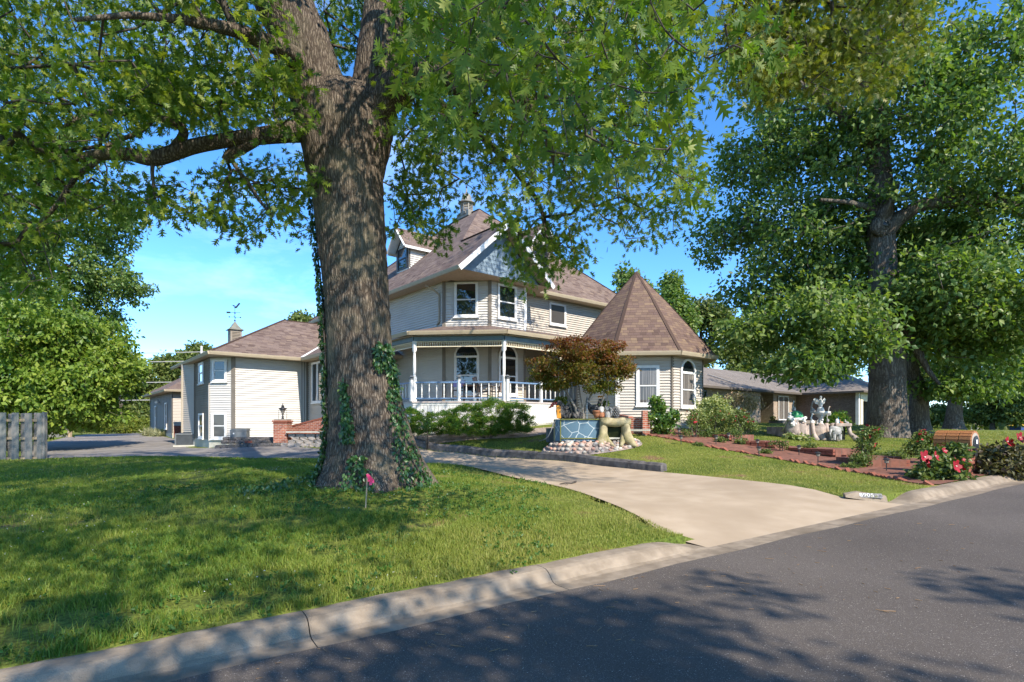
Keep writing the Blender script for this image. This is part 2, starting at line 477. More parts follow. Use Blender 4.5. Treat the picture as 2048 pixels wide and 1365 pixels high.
RD = Vector((0.854, 0.520)); RN = Vector((-0.520, 0.854))      # along the road, across it (towards the lawn)
GRADE = 0.035
P_ASPH, P_GUT, P_BACK = 4.09, 4.36, 4.68                          # asphalt edge, foot of the kerb, back of the kerb
def road_xy(s, p): return Vector((RD.x * s + RN.x * p, RD.y * s + RN.y * p))
def road_sp(x, y): return RD.x * x + RD.y * y, RN.x * x + RN.y * y
def road_z(s):
    s = np.asarray(s, dtype=float)
    k = np.where(s > 16, 16 + 9 * np.tanh((s - 16) / 9.0), s)
    k = np.where(k < -10, -10 + 8 * np.tanh((k + 10) / 8.0), k)
    return GRADE * k

_cp = []
def _c(px, py, Y, dz=0.0):
    q = P(px, py, Y); _cp.append((q.x, q.y, q.z + dz))
for s_ in np.arange(-24, 46, 3.5):
    for p_ in (P_BACK, ):
        q = road_xy(s_, p_); _cp.append((q.x, q.y, float(road_z(s_)) + 0.10))
_c(745, 958, 9.8); _c(735, 1015, 8.0); _c(560, 965, 10.5); _c(300, 950, 13.0); _c(900, 948, 11.6); _c(925, 927, 13.6); _c(1060, 985, 9.6)
_c(640, 917, 17.7); _c(400, 915, 18.8); _c(180, 915, 20.9); _c(500, 925, 15.5)
for q in ((-2.66, 18.8, .55), (-0.96, 17.3, .53), (.62, 16.3, .50), (2.1, 14.7, .47), (3.1, 13.4, .46), (0, 11.8, .47), (.96, 10.4, .41), (-3, 16.3, .54), (-6.5, 21.0, .58), (-.6, 14.5, .51),
          (-1.0, 18.0, .86), (.7, 17.1, .80), (-2.7, 19.4, 1.0), (2.3, 15.3, .72), (3.4, 14.0, .62)):
    _cp.append(q)
_c(950, 869, 19.5); _c(830, 872, 20.0); _c(1060, 866, 19.9); _c(1180, 893, 16.5); _c(1120, 880, 18.0); _c(1330, 856, 20.1); _c(1250, 862, 19.6)
_c(1400, 858, 21.5); _c(420, 896, 24.4); _c(391, 893, 26.8); _c(470, 893, 24.0); _c(560, 889, 23.0); _c(640, 888, 22.9); _c(617, 880, 26.0)
_c(90, 918, 21.8); _c(20, 918, 22.2); _c(143, 875, 39.0); _c(345, 876, 38.0); _c(297, 869, 46.6); _c(200, 868, 54)
_c(1775, 872, 22.0); _c(1640, 880, 20.0); _c(1560, 866, 22.5); _c(1480, 848, 38.0); _c(1680, 850, 38.0)
_c(1500, 900, 16.4); _c(1650, 930, 13.8); _c(1500, 950, 12.0); _c(1900, 900, 18.0); _c(1900, 880, 27.0); _c(1950, 868, 48.0)
for q in ((106, 130, 0.3), (60, 160, 0.6), (0, 160, 1.2), (-80, 150, 0.9), (-60, 60, 0.5), (160, 120, 0.2), (-30, 100, 1.0), (30, 90, 1.4), (-45, 25, 0.0), (-30, 10, -0.1), (70, 60, 0.8)):
    _cp.append(q)
_cp = np.array(_cp)
_sc = 10.0
def _tps_u(r2): return np.where(r2 > 1e-12, 0.5 * r2 * np.log(np.maximum(r2, 1e-12)), 0.0)
_X = _cp[:, :2] / _sc
_K = _tps_u(((_X[:, None, :] - _X[None, :, :]) ** 2).sum(-1)) + np.eye(len(_X)) * 0.02
_Pm = np.hstack([np.ones((len(_X), 1)), _X])
_A = np.vstack([np.hstack([_K, _Pm]), np.hstack([_Pm.T, np.zeros((3, 3))])])
_W = np.linalg.solve(_A, np.concatenate([_cp[:, 2], np.zeros(3)]))
def terrain(x, y):
    x = np.atleast_1d(np.asarray(x, dtype=float)); y = np.atleast_1d(np.asarray(y, dtype=float))
    sh = x.shape; q = np.stack([x.ravel(), y.ravel()], -1) / _sc
    out = np.empty(len(q))
    for i in range(0, len(q), 20000):
        qq = q[i:i + 20000]
        out[i:i + 20000] = _tps_u(((qq[:, None, :] - _X[None]) ** 2).sum(-1)) @ _W[:-3] + _W[-3] + qq @ _W[-2:]
    s, p = road_sp(x.ravel(), y.ravel())
    zr = road_z(s)
    # road bed below the lawn line, the lawn blends in behind the kerb; far away the land levels out
    r = np.hypot(x.ravel(), y.ravel())
    out = np.clip(out, -1.0, 2.2)
    far = np.clip((r - 120) / 120, 0, 1); out = out * (1 - far) + 0.6 * far
    w = np.clip((p - P_BACK) / 0.8, 0, 1)
    out = (zr + 0.098) * (1 - w) + out * w
    out = np.where(p < P_BACK - 0.02, zr - 0.12, out)
    out = np.where(p < -P_BACK, zr + 0.098, out)
    return out.reshape(sh)
def tz(x, y): return float(terrain(x, y)[0])
def G(px, py, y0=2.5, y1=140.0):
    """where the view ray through a photo pixel meets the land"""
    Ys = np.geomspace(y0, y1, 500)
    X = (px - XC) / F * Ys; Z = EYE + (YH - py) / F * Ys
    d = Z - terrain(X, Ys)
    k = np.where((d[:-1] > 0) & (d[1:] <= 0))[0]
    if len(k) == 0: i = int(np.argmin(np.abs(d))); return Vector((X[i], Ys[i], float(terrain(X[i], Ys[i])[0])))
    i = k[0]; t = d[i] / (d[i] - d[i + 1]); Yv = Ys[i] + t * (Ys[i + 1] - Ys[i])
    return Vector(((px - XC) / F * Yv, Yv, EYE + (YH - py) / F * Yv))
def onland(x, y, dz=0.0): return Vector((x, y, tz(x, y) + dz))
# ================================================================== ground, road, kerb, driveway
def pip(px, py, poly):
    """points in polygon (arrays)"""
    px = np.asarray(px); py = np.asarray(py); ins = np.zeros(px.shape, bool)
    n = len(poly); j = n - 1
    for i in range(n):
        xi, yi = poly[i][0], poly[i][1]; xj, yj = poly[j][0], poly[j][1]
        c = ((yi > py) != (yj > py)) & (px < (xj - xi) * (py - yi) / ((yj - yi) if abs(yj - yi) > 1e-12 else 1e-12) + xi)
        ins ^= c; j = i
    return ins

def smooth_line(pts, n):
    """Catmull-Rom through 2-D points, n samples evenly by length"""
    p = np.array([(q[0], q[1]) for q in pts], float)
    p = np.vstack([2 * p[0] - p[1], p, 2 * p[-1] - p[-2]])
    out = []
    for i in range(1, len(p) - 2):
        for t in np.linspace(0, 1, 24, endpoint=False):
            a, b, c, d = p[i - 1], p[i], p[i + 1], p[i + 2]
            out.append(0.5 * ((2 * b) + (-a + c) * t + (2 * a - 5 * b + 4 * c - d) * t * t + (-a + 3 * b - 3 * c + d) * t ** 3))
    out.append(p[-2]); out = np.array(out)
    L = np.concatenate([[0], np.cumsum(np.hypot(*np.diff(out, axis=0).T))])
    tt = np.linspace(0, L[-1], n)
    return np.stack([np.interp(tt, L, out[:, 0]), np.interp(tt, L, out[:, 1])], -1)

S_D1, S_D2 = 5.35, 10.0        # the drive's opening in the kerb
q1 = road_xy(S_D1, P_GUT - .09); q2 = road_xy(S_D2, P_GUT - .09)
DR_LEFT = [q1, G(1354, 1069), G(1251, 1021), G(1132, 978), (0.25, 11.55), (-1.3, 13.6), (-3.2, 15.6), (-6.0, 17.5), (-10.4, 18.9), (-15.6, 20.9), (-19.5, 23.0), (-25.5, 30.0), (-30.5, 38.5), (-39.0, 52.0)]
DR_RIGHT = [q2, G(1700, 992), G(1600, 975), G(1450, 958), (3.55, 12.95), (2.1, 14.7), (.62, 16.3), (-.96, 17.35), (-2.7, 18.75), (-6.7, 21.3), (-9.3, 22.5), (-12.0, 23.45), (-13.4, 24.35), (-15.6, 26.9), (-19.6, 33.5), (-23.6, 38.6), (-31.0, 47.8), (-36.5, 55.0)]
NL = 120
dl = smooth_line(DR_LEFT, NL); dr = smooth_line(DR_RIGHT, NL)
DRIVE_POLY = [tuple(a) for a in dl] + [tuple(a) for a in dr[::-1]]

def axis(knots):
    out = []
    for (a, b, st) in knots: out += list(np.arange(a, b - 1e-6, st))
    out.append(knots[-1][1]); return np.array(out)
ss = axis([(-400, -60, 34), (-60, -26, 2.0), (-26, 46, 0.4), (46, 90, 2.0), (90, 600, 34)])
pp = np.concatenate([axis([(-300, -30, 27), (-30, -4.7, 2.3)]), [-4.66, 0.0, 4.64], axis([(P_BACK, 32, 0.36), (32, 80, 2.0), (80, 620, 36)])])
SS, PP = np.meshgrid(ss, pp)
GX = RD.x * SS + RN.x * PP; GY = RD.y * SS + RN.y * PP
GZ = terrain(GX, GY)
# the sheet dips below the drive so that the drive's own surface lies on top
_in = pip(GX, GY, DRIVE_POLY)
_w = np.clip((PP - P_GUT) / 1.6, 0, 1)
GZ = np.where(_in, np.minimum(GZ - 0.05, (road_z(SS) + 0.012) * (1 - _w) + GZ * _w - 0.05), GZ)
V = np.stack([GX, GY, GZ], -1).reshape(-1, 3)
ny, nx = SS.shape
idx = np.arange(ny * nx).reshape(ny, nx)
Tq = np.stack([idx[:-1, :-1], idx[:-1, 1:], idx[1:, 1:], idx[1:, :-1]], -1).reshape(-1, 4)

def ground_mat():
    m, n, l, b = newmat('lawn_ground')
    tc = n.new('ShaderNodeTexCoord')
    t1 = n.new('ShaderNodeTexNoise'); t1.inputs['Scale'].default_value = 0.9; t1.inputs['Detail'].default_value = 8
    t2 = n.new('ShaderNodeTexNoise'); t2.inputs['Scale'].default_value = 26; t2.inputs['Detail'].default_value = 6
    for t in (t1, t2): l.new(tc.outputs['Object'], t.inputs['Vector'])
    r1 = n.new('ShaderNodeValToRGB')
    r1.color_ramp.elements[0].position = 0.3; r1.color_ramp.elements[0].color = (0.085, 0.125, 0.022, 1)
    r1.color_ramp.elements[1].position = 0.62; r1.color_ramp.elements[1].color = (0.19, 0.21, 0.045, 1)
    e = r1.color_ramp.elements.new(0.70); e.color = (0.24, 0.145, 0.085, 1)
    l.new(t1.outputs['Fac'], r1.inputs['Fac'])
    r2 = n.new('ShaderNodeValToRGB'); r2.color_ramp.elements[0].position = 0.32; r2.color_ramp.elements[1].position = 0.7
    r2.color_ramp.elements[0].color = (0.45, 0.45, 0.45, 1); r2.color_ramp.elements[1].color = (1.25, 1.25, 1.15, 1)
    l.new(t2.outputs['Fac'], r2.inputs['Fac'])
    mx = n.new('ShaderNodeMix'); mx.data_type = 'RGBA'; mx.blend_type = 'MULTIPLY'; mx.inputs['Factor'].default_value = 1
    l.new(r1.outputs['Color'], mx.inputs['A']); l.new(r2.outputs['Color'], mx.inputs['B'])
    l.new(mx.outputs['Result'], b.inputs['Base Color']); b.inputs['Roughness'].default_value = 0.95; setspec(b, 0.1)
    bp = n.new('ShaderNodeBump'); bp.inputs['Strength'].default_value = 0.8; bp.inputs['Distance'].default_value = 0.04
    l.new(t2.outputs['Fac'], bp.inputs['Height']); l.new(bp.outputs['Normal'], b.inputs['Normal'])
    return m
M['ground'] = ground_mat()
_tag(np_mesh('ground', V, Tq, M['ground'], corner=4, smooth=True), 'grassy ground under the lawns and yards', None, None, 'structure')

def asphalt_mat():
    m, n, l, b = newmat('asphalt')
    tc = n.new('ShaderNodeTexCoord')
    t1 = n.new('ShaderNodeTexNoise'); t1.inputs['Scale'].default_value = 0.55; t1.inputs['Detail'].default_value = 7
    t2 = n.new('ShaderNodeTexNoise'); t2.inputs['Scale'].default_value = 170; t2.inputs['Detail'].default_value = 4
    vo = n.new('ShaderNodeTexVoronoi'); vo.inputs['Scale'].default_value = 42
    vo2 = n.new('ShaderNodeTexVoronoi'); vo2.inputs['Scale'].default_value = 110
    for t in (t1, t2, vo, vo2): l.new(tc.outputs['Object'], t.inputs['Vector'])
    r1 = n.new('ShaderNodeValToRGB'); r1.color_ramp.elements[0].position = 0.3; r1.color_ramp.elements[1].position = 0.72
    r1.color_ramp.elements[0].color = (0.080, 0.066, 0.055, 1); r1.color_ramp.elements[1].color = (0.120, 0.100, 0.084, 1)
    l.new(t1.outputs['Fac'], r1.inputs['Fac'])
    r2 = n.new('ShaderNodeValToRGB'); r2.color_ramp.elements[0].position = 0.32; r2.color_ramp.elements[1].position = 0.7
    r2.color_ramp.elements[0].color = (0.55, 0.55, 0.55, 1); r2.color_ramp.elements[1].color = (1.4, 1.4, 1.4, 1)
    l.new(t2.outputs['Fac'], r2.inputs['Fac'])
    mx = n.new('ShaderNodeMix'); mx.data_type = 'RGBA'; mx.blend_type = 'MULTIPLY'; mx.inputs['Factor'].default_value = 1
    l.new(r1.outputs['Color'], mx.inputs['A']); l.new(r2.outputs['Color'], mx.inputs['B'])
    col = mx.outputs['Result']
    for vv, th, cc, dens in ((vo, 0.17, (0.38, 0.34, 0.29), 0.82), (vo2, 0.32, (0.25, 0.22, 0.195), 0.78)):
        r3 = n.new('ShaderNodeMath'); r3.operation = 'LESS_THAN'; r3.inputs[1].default_value = th; l.new(vv.outputs['Distance'], r3.inputs[0])
        sp = n.new('ShaderNodeSeparateColor'); l.new(vv.outputs['Color'], sp.inputs[0])
        gt = n.new('ShaderNodeMath'); gt.operation = 'GREATER_THAN'; gt.inputs[1].default_value = dens; l.new(sp.outputs[0], gt.inputs[0])
        mu = n.new('ShaderNodeMath'); mu.operation = 'MULTIPLY'; l.new(r3.outputs[0], mu.inputs[0]); l.new(gt.outputs[0], mu.inputs[1])
        m2 = n.new('ShaderNodeMix'); m2.data_type = 'RGBA'; m2.inputs['B'].default_value = (*cc, 1)
        l.new(mu.outputs[0], m2.inputs['Factor']); l.new(col, m2.inputs['A']); col = m2.outputs['Result']
    l.new(col, b.inputs['Base Color']); b.inputs['Roughness'].default_value = 0.82; setspec(b, 0.3)
    bp = n.new('ShaderNodeBump'); bp.inputs['Strength'].default_value = 0.55; bp.inputs['Distance'].default_value = 0.006
    l.new(t2.outputs['Fac'], bp.inputs['Height']); l.new(bp.outputs['Normal'], b.inputs['Normal'])
    return m
M['asphalt'] = asphalt_mat()
sr = axis([(-200, -30, 10), (-30, 50, 0.5), (50, 300, 10)])
mb_v = []; pr = np.linspace(-P_ASPH - 0.3, P_ASPH, 9)
rnd = random.Random(3)
for s_ in sr:
    for k, p_ in enumerate(pr):
        pw = p_ + (0.018 * sin(s_ * 3.1) + 0.012 * sin(s_ * 11.7 + 1) + rnd.uniform(-.006, .006) if k == len(pr) - 1 else 0)
        q = road_xy(s_, pw); mb_v.append((q.x, q.y, float(road_z(s_)) + 0.006))
mb_v = np.array(mb_v); ii = np.arange(len(mb_v)).reshape(len(sr), len(pr))
_tag(np_mesh('road', mb_v, np.stack([ii[:-1, :-1], ii[1:, :-1], ii[1:, 1:], ii[:-1, 1:]], -1).reshape(-1, 4), M['asphalt'], corner=4), 'dark asphalt street', None, None, 'structure')

# kerb: blocks cast between joints
kerb = thing('kerb', onland(*road_xy(0, 4.5)), 'pale concrete kerb and gutter along the street', None)
kerb['kind'] = 'structure'
def kerb_h(s):
    a = np.clip((S_D1 - 0.0 - s) / 0.75, 0, 1) + np.clip((s - S_D2 + 0.05) / 0.75, 0, 1)
    a = np.clip(a, 0, 1); return a * a * (3 - 2 * a)
PROF = [(3.92, -0.09), (3.92, 0.0), (4.09, 0.001), (4.30, -0.004), (4.355, 0.012), (4.40, 0.062), (4.435, 0.092), (4.475, 0.108), (4.53, 0.113), (4.62, 0.112), (4.672, 0.104), (4.685, 0.085), (4.685, -0.12)]
joints = sorted([-30, -27, -24, -21, -18, -15, -12, -9.2, -6.1, -3.05, -1.2, 0.9, 3.1, S_D1 + 0.12, 7.6, S_D2 - 0.12, 13.1, 16.2, 19.2, 22.3, 25.3, 28.5, 32, 36, 40])
for a, b_ in zip(joints[:-1], joints[1:]):
    n_ = max(4, int((b_ - a) / 0.12)); sv_ = np.linspace(a + 0.004, b_ - 0.004, n_)
    vv = []
    for s_ in sv_:
        hh = float(kerb_h(s_)); w1 = 0.004 * sin(s_ * 5.3) + 0.003 * sin(s_ * 17.0)
        for (p_, h_) in PROF:
            hz = h_ if (p_ < 4.34 or h_ < -.05) else -.004 + (h_ + .004 + w1) * hh
            q = road_xy(s_, p_ + (w1 if 4.3 < p_ < 4.6 else 0))
            vv.append((q.x, q.y, float(road_z(s_)) + hz))
    kk = len(PROF); jj = np.arange(n_ * kk).reshape(n_, kk)
    ff = [tuple(x) for x in np.stack([jj[:-1, :-1], jj[1:, :-1], jj[1:, 1:], jj[:-1, 1:]], -1).reshape(-1, 4)]
    mb = MB().add(vv, ff + [tuple(jj[0, ::-1]), tuple(jj[-1])])
    o = mb.build('kerb_block', M['kerb'], kerb, smooth=False)

# driveway: pale apron at the street, grey drive beyond
M['drive_grey'] = noise_mat('weathered_drive', (0.195, 0.175, 0.155), (0.265, 0.24, 0.215), 1.6, 0.92, 8, bump=0.3, bscale=70, spec=0.15, c3=(0.165, 0.15, 0.135), s3=0.6)
def drape(name, a, b, na, mat, label, dz, z0=None):
    """sheet between two polylines of equal count"""
    tt = np.linspace(0, 1, na)
    L = a[:, None, :] * (1 - tt[None, :, None]) + b[:, None, :] * tt[None, :, None]
    Z = terrain(L[..., 0], L[..., 1]) + dz
    s_, p_ = road_sp(L[..., 0], L[..., 1])
    w = np.clip((p_ - P_GUT) / 1.6, 0, 1)
    Z = np.where(p_ < P_GUT + 1.6, (road_z(s_) + 0.012 - .03 * np.clip((P_GUT - p_) / .09, 0, 1)) * (1 - w) + Z * w, Z)
    Vv = np.concatenate([L, Z[..., None]], -1).reshape(-1, 3)
    k = np.arange(len(Vv)).reshape(len(a), na)
    o = np_mesh(name, Vv, np.stack([k[:-1, :-1], k[:-1, 1:], k[1:, 1:], k[1:, :-1]], -1).reshape(-1, 4), mat, corner=4, smooth=True)
    return _tag(o, label, None, None, 'structure')
# the apron flares towards the kerb
NA = 28
drape('driveway_apron', dl[:NA], dr[:NA], 14, M['concrete'], 'pale tan concrete driveway apron at the street', 0.016)
drape('driveway', dl[NA - 1:], dr[NA - 1:], 14, M['drive_grey'], 'grey weathered driveway leading past the oak to the garage', 0.012)

# dark edging of the drive along the upper lawn: cast blocks
kr = MB()
ra, rb_ = G(1688, 991), G(1772, 1004)
rdv = (rb_ - ra); rdv.z = 0; rdv.normalize(); rnv = Vector((rdv.y, -rdv.x, 0))
if rnv.y > 0: rnv = -rnv
KR = []
for q in (ra, ra.lerp(rb_, .3), ra.lerp(rb_, .7), rb_):
    f = .25 if q is ra else 1.0
    for (o_, h_) in ((.13, -.03), (.10, .006), (.02, .075 * f), (-.06, .085 * f), (-.09, -.05)): KR.append(q + rnv * o_ + Vector((0, 0, h_ + .012)))
kr.add(KR, [(i * 5 + j, i * 5 + j + 1, (i + 1) * 5 + j + 1, (i + 1) * 5 + j) for i in range(3) for j in range(4)] + [(0, 1, 2, 3, 4), (19, 18, 17, 16, 15)])
kr.build('kerb_return', M['kerb'], kerb)
KR_MID = ra.lerp(rb_, .52)
edging = thing('driveway_edging', onland(0.6, 16.4), 'dark weathered concrete edging between driveway and upper lawn', 'edging')
def edge_run(pts, n_, hgt, wid, mat, parent, name, cuts, out=0.0, jit=0.004):
    ln = smooth_line(pts, n_)
    d = np.gradient(ln, axis=0); d /= np.linalg.norm(d, axis=1)[:, None]
    nr = np.stack([-d[:, 1], d[:, 0]], -1)
    for a, b_ in zip(cuts[:-1], cuts[1:]):
        i0, i1 = int(a * (n_ - 1)), int(b_ * (n_ - 1))
        vv = []; rr = random.Random(i0 + 5)
        rng_ = list(range(i0, i1 + 1))
        for i in rng_:
            c = ln[i] + nr[i] * out
            if i == i1: c = c - d[i] * 0.012
            e0 = 0.0 if i not in (i0, i1) else 0.02
            z = tz(*c)
            for (o_, h_) in ((-wid / 2, -0.12), (-wid / 2 + 0.01, hgt * 0.75), (-wid / 2 + 0.045, hgt - e0), (wid / 2 - 0.045, hgt - e0), (wid / 2, hgt * 0.7), (wid / 2, -0.15)):
                q = c + nr[i] * (o_ + rr.uniform(-jit, jit)); vv.append((q[0], q[1], z + h_ + rr.uniform(-jit, jit)))
        jj = np.arange(len(vv)).reshape(len(rng_), 6)
        ff = [tuple(x) for x in np.stack([jj[:-1, :-1], jj[1:, :-1], jj[1:, 1:], jj[:-1, 1:]], -1).reshape(-1, 4)] + [tuple(jj[0, ::-1]), tuple(jj[-1])]
        MB().add(vv, ff).build(name, mat, parent)
edge_run([(3.45, 13.1), (2.1, 14.75), (.62, 16.38), (-.96, 17.43), (-2.7, 18.85), (-4.6, 20.1)], 120, 0.20, 0.24, M['dark_stone'], edging, 'edging_block', [0, .055, .1, .40, .72, 1.0], out=-0.12)
# ================================================================== house building kit
AU = Vector((0.768, 0.640)); BV = Vector((-0.640, 0.768))
def H(u, v, z=0.0): return Vector((AU.x * u + BV.x * v, AU.y * u + BV.y * v, z))

class Wall:
    """a wall seen from outside, a on the left, b on the right (plan points, world)"""
    def __init__(s, a, b):
        s.a = Vector((a[0], a[1])); s.b = Vector((b[0], b[1]))
        s.L = (s.b - s.a).length; s.d = (s.b - s.a) / s.L; s.n = Vector((s.d.y, -s.d.x))
    def at(s, t, out=0.0, z=0.0):
        q = s.a + s.d * t + s.n * out
        return Vector((q.x, q.y, z))
    @property
    def d3(s): return Vector((s.d.x, s.d.y, 0))
    @property
    def n3(s): return Vector((s.n.x, s.n.y, 0))

Z3 = Vector((0, 0, 1))
def siding(parent, W, z0, z1, mat, ext=None, exp=0.1016, name='wall', back=0.18, lap=0.042):
    mb = MB(); n_ = int(math.ceil((z1 - z0) / exp))
    for i in range(n_):
        za = z0 + i * exp; zb = min(z1, za + exp)
        ta, tb = (0.0, W.L) if ext is None else ext((za + zb) / 2)
        if tb - ta < 0.02: continue
        w = 0.0015 * sin(i * 7.3)
        mb.add([W.at(ta, lap + w, za), W.at(tb, lap + w, za), W.at(tb, 0.003, zb), W.at(ta, 0.003, zb), W.at(ta, 0.0, za), W.at(tb, 0.0, za)],
               [(0, 1, 2, 3), (4, 5, 1, 0)])
    if ext is None:
        mb.add([W.at(0, 0, z0), W.at(W.L, 0, z0), W.at(W.L, -back, z0), W.at(0, -back, z0), W.at(0, 0, z1), W.at(W.L, 0, z1), W.at(W.L, -back, z1), W.at(0, -back, z1)],
               [(3, 2, 6, 7), (4, 5, 6, 7), (1, 2, 6, 5), (0, 4, 7, 3), (0, 3, 2, 1)])
    return mb.build(name, mat, parent)

def board(parent, W, t, z0, z1, w, mat, out=0.045, th=0.03, name='corner_board'):
    return MB().obox(W.at(t, out, (z0 + z1) / 2), W.d3, W.n3, Z3, w, th, z1 - z0).build(name, mat, parent)

def window(parent, W, t, z0, z1, w, frame='white_trim', glass='glass', cas=0.075, split=True, arch=False, out=0.042, lites=1, curtain=None, sill=True, mull=0.05, dummy=0):
    """casing with sill, sash rails and separate panes; t is the centre; z0..z1 outside of casing"""
    fm = M[frame]; mb = MB()
    r = w / 2
    zt = z1 - r if arch else z1
    for sgn in (-1, 1):
        mb.obox(W.at(t + sgn * (r - cas / 2), out + 0.022, (z0 + zt) / 2), W.d3, W.n3, Z3, cas, 0.045, zt - z0)
    mb.obox(W.at(t, out + 0.022, z0 + cas / 2), W.d3, W.n3, Z3, w - 2 * cas, 0.043, cas)
    mb.obox(W.at(t, out + 0.022, zt - cas / 2), W.d3, W.n3, Z3, w - 2 * cas, 0.043, cas)
    if arch:
        N = 14
        for i in range(N):
            a0, a1 = pi * i / N, pi * (i + 1) / N
            pts = []
            for (rr_, a_) in ((r, a0), (r, a1), (r - cas, a1), (r - cas, a0)):
                pts.append((t + rr_ * cos(a_), zt + rr_ * sin(a_)))
            f_ = [W.at(p_[0], out + 0.045, p_[1]) for p_ in pts]; b__ = [W.at(p_[0], out, p_[1]) for p_ in pts]
            mb.add(f_ + b__, [(0, 1, 2, 3), (0, 4, 5, 1), (3, 2, 6, 7), (1, 5, 6, 2)])
    fr = mb.build('window', fm, parent)
    if sill:
        MB().obox(W.at(t, out + 0.035, z0 - 0.02), W.d3, W.n3, Z3, w + 0.08, 0.09, 0.045).build('sill', fm, fr)
    iw = w - 2 * cas; zi0 = z0 + cas; zi1 = zt - cas
    gm = M[curtain] if curtain else M[glass]
    if lites > 1:
        lw = (iw - mull * (lites - 1)) / lites
        for k in range(lites):
            tc_ = t - iw / 2 + lw / 2 + k * (lw + mull)
            MB().poly([W.at(tc_ - lw / 2, out + 0.012, zi0), W.at(tc_ + lw / 2, out + 0.012, zi0), W.at(tc_ + lw / 2, out + 0.012, zi1), W.at(tc_ - lw / 2, out + 0.012, zi1)]).build('pane', gm, fr)
            if k: MB().obox(W.at(tc_ - lw / 2 - mull / 2, out + 0.024, (zi0 + zi1) / 2), W.d3, W.n3, Z3, mull, 0.04, zi1 - zi0).build('mullion', fm, fr)
    else:
        zm = (zi0 + zi1) / 2
        segs = [(zi0, zm - 0.02, 0.006), (zm + 0.02, zi1, 0.016)] if split else [(zi0, zi1, 0.010)]
        for (za, zb, o_) in segs:
            MB().poly([W.at(t - iw / 2 + .02, out + o_, za + .02), W.at(t + iw / 2 - .02, out + o_, za + .02), W.at(t + iw / 2 - .02, out + o_, zb - .005), W.at(t - iw / 2 + .02, out + o_, zb - .005)]).build('pane', gm, fr)
        if split: MB().obox(W.at(t, out + 0.02, zm), W.d3, W.n3, Z3, iw, 0.028, 0.045).build('sash_rail', fm, fr)
        s_ = MB()
        for sgn in (-1, 1): s_.obox(W.at(t + sgn * (iw / 2 - .012), out + .017, (zi0 + zi1) / 2), W.d3, W.n3, Z3, 0.03, 0.026, zi1 - zi0)
        s_.obox(W.at(t, out + .017, zi0 + .012), W.d3, W.n3, Z3, iw - .07, 0.024, 0.035)
        s_.build('sash', fm, fr)
    if arch:
        pts = [W.at(t + (r - cas) * cos(pi * i / 12), out + 0.012, zt + (r - cas) * sin(pi * i / 12)) for i in range(13)]
        MB().poly(pts).build('pane', M[glass], fr)
    return fr

def roof(parent, polys, mat, th=0.05, name='roof'):
    """polys: list of point lists (world), first edge = eave (left to right seen from outside)"""
    mb = MB()
    for pts in polys:
        pts = [Vector(p) for p in pts]
        e = (pts[1] - pts[0]); e.z = 0; e.normalize()
        nrm = Vector((0, 0, 0))
        for i in range(len(pts)):
            nrm += (pts[i] - pts[0]).cross(pts[(i + 1) % len(pts)] - pts[0])
        nrm.normalize()
        if nrm.z < 0: nrm = -nrm
        up = nrm.cross(e)
        if up.z < 0: up = -up
        uv = [((p - pts[0]).dot(e), (p - pts[0]).dot(up)) for p in pts]
        mb.poly(pts, 0, uv)
        lo = [p - Vector((0, 0, th)) for p in pts]
        mb.poly(lo[::-1], 0, uv[::-1])
        for i in range(len(pts)):
            j = (i + 1) % len(pts)
            mb.poly([pts[i], lo[i], lo[j], pts[j]], 0, [(0, 0)] * 4)
    return mb.build(name, mat, parent)

def gutter(parent, pts, name='gutter', dz=0.0):
    mb = MB()
    for a, b_ in zip(pts[:-1], pts[1:]):
        a = Vector(a); b_ = Vector(b_); d = (b_ - a).normalized()
        nn = Vector((d.y, -d.x, 0))
        # K-profile: sloped face
        pr = [(-0.02, -0.135), (0.045, -0.135), (0.075, -0.05), (0.085, 0.0), (0.07, 0.005), (-0.02, 0.0)]
        vv = [p_ + nn * o_ + Vector((0, 0, h_ + dz)) for p_ in (a, b_) for (o_, h_) in pr]
        k = len(pr)
        mb.add(vv, [(i, k + i, k + (i + 1) % k, (i + 1) % k) for i in range(k)] + [tuple(range(k)), tuple(range(2 * k - 1, k - 1, -1))])
    return mb.build(name, M['gutter'], parent)

def soffit(parent, pts, name='soffit'):
    return MB().poly([Vector(p) for p in pts]).build(name, M['soffit'], parent)

def downspout(parent, p, z0, z1, mat='gutter', r=0.04, kick=None):
    mb = MB(); p = Vector((p[0], p[1], 0))
    pts = [p + Vector((0, 0, z1)), p + Vector((0, 0, z0 + 0.08))]
    mb.bar(pts[0], pts[1], 0.075, 0.055)
    if kick is not None:
        k = Vector((kick[0], kick[1], 0)); mb.bar(p + Vector((0, 0, z0 + 0.09)), p + k + Vector((0, 0, z0)), 0.07, 0.055)
    return mb.build('downspout', M[mat], parent)

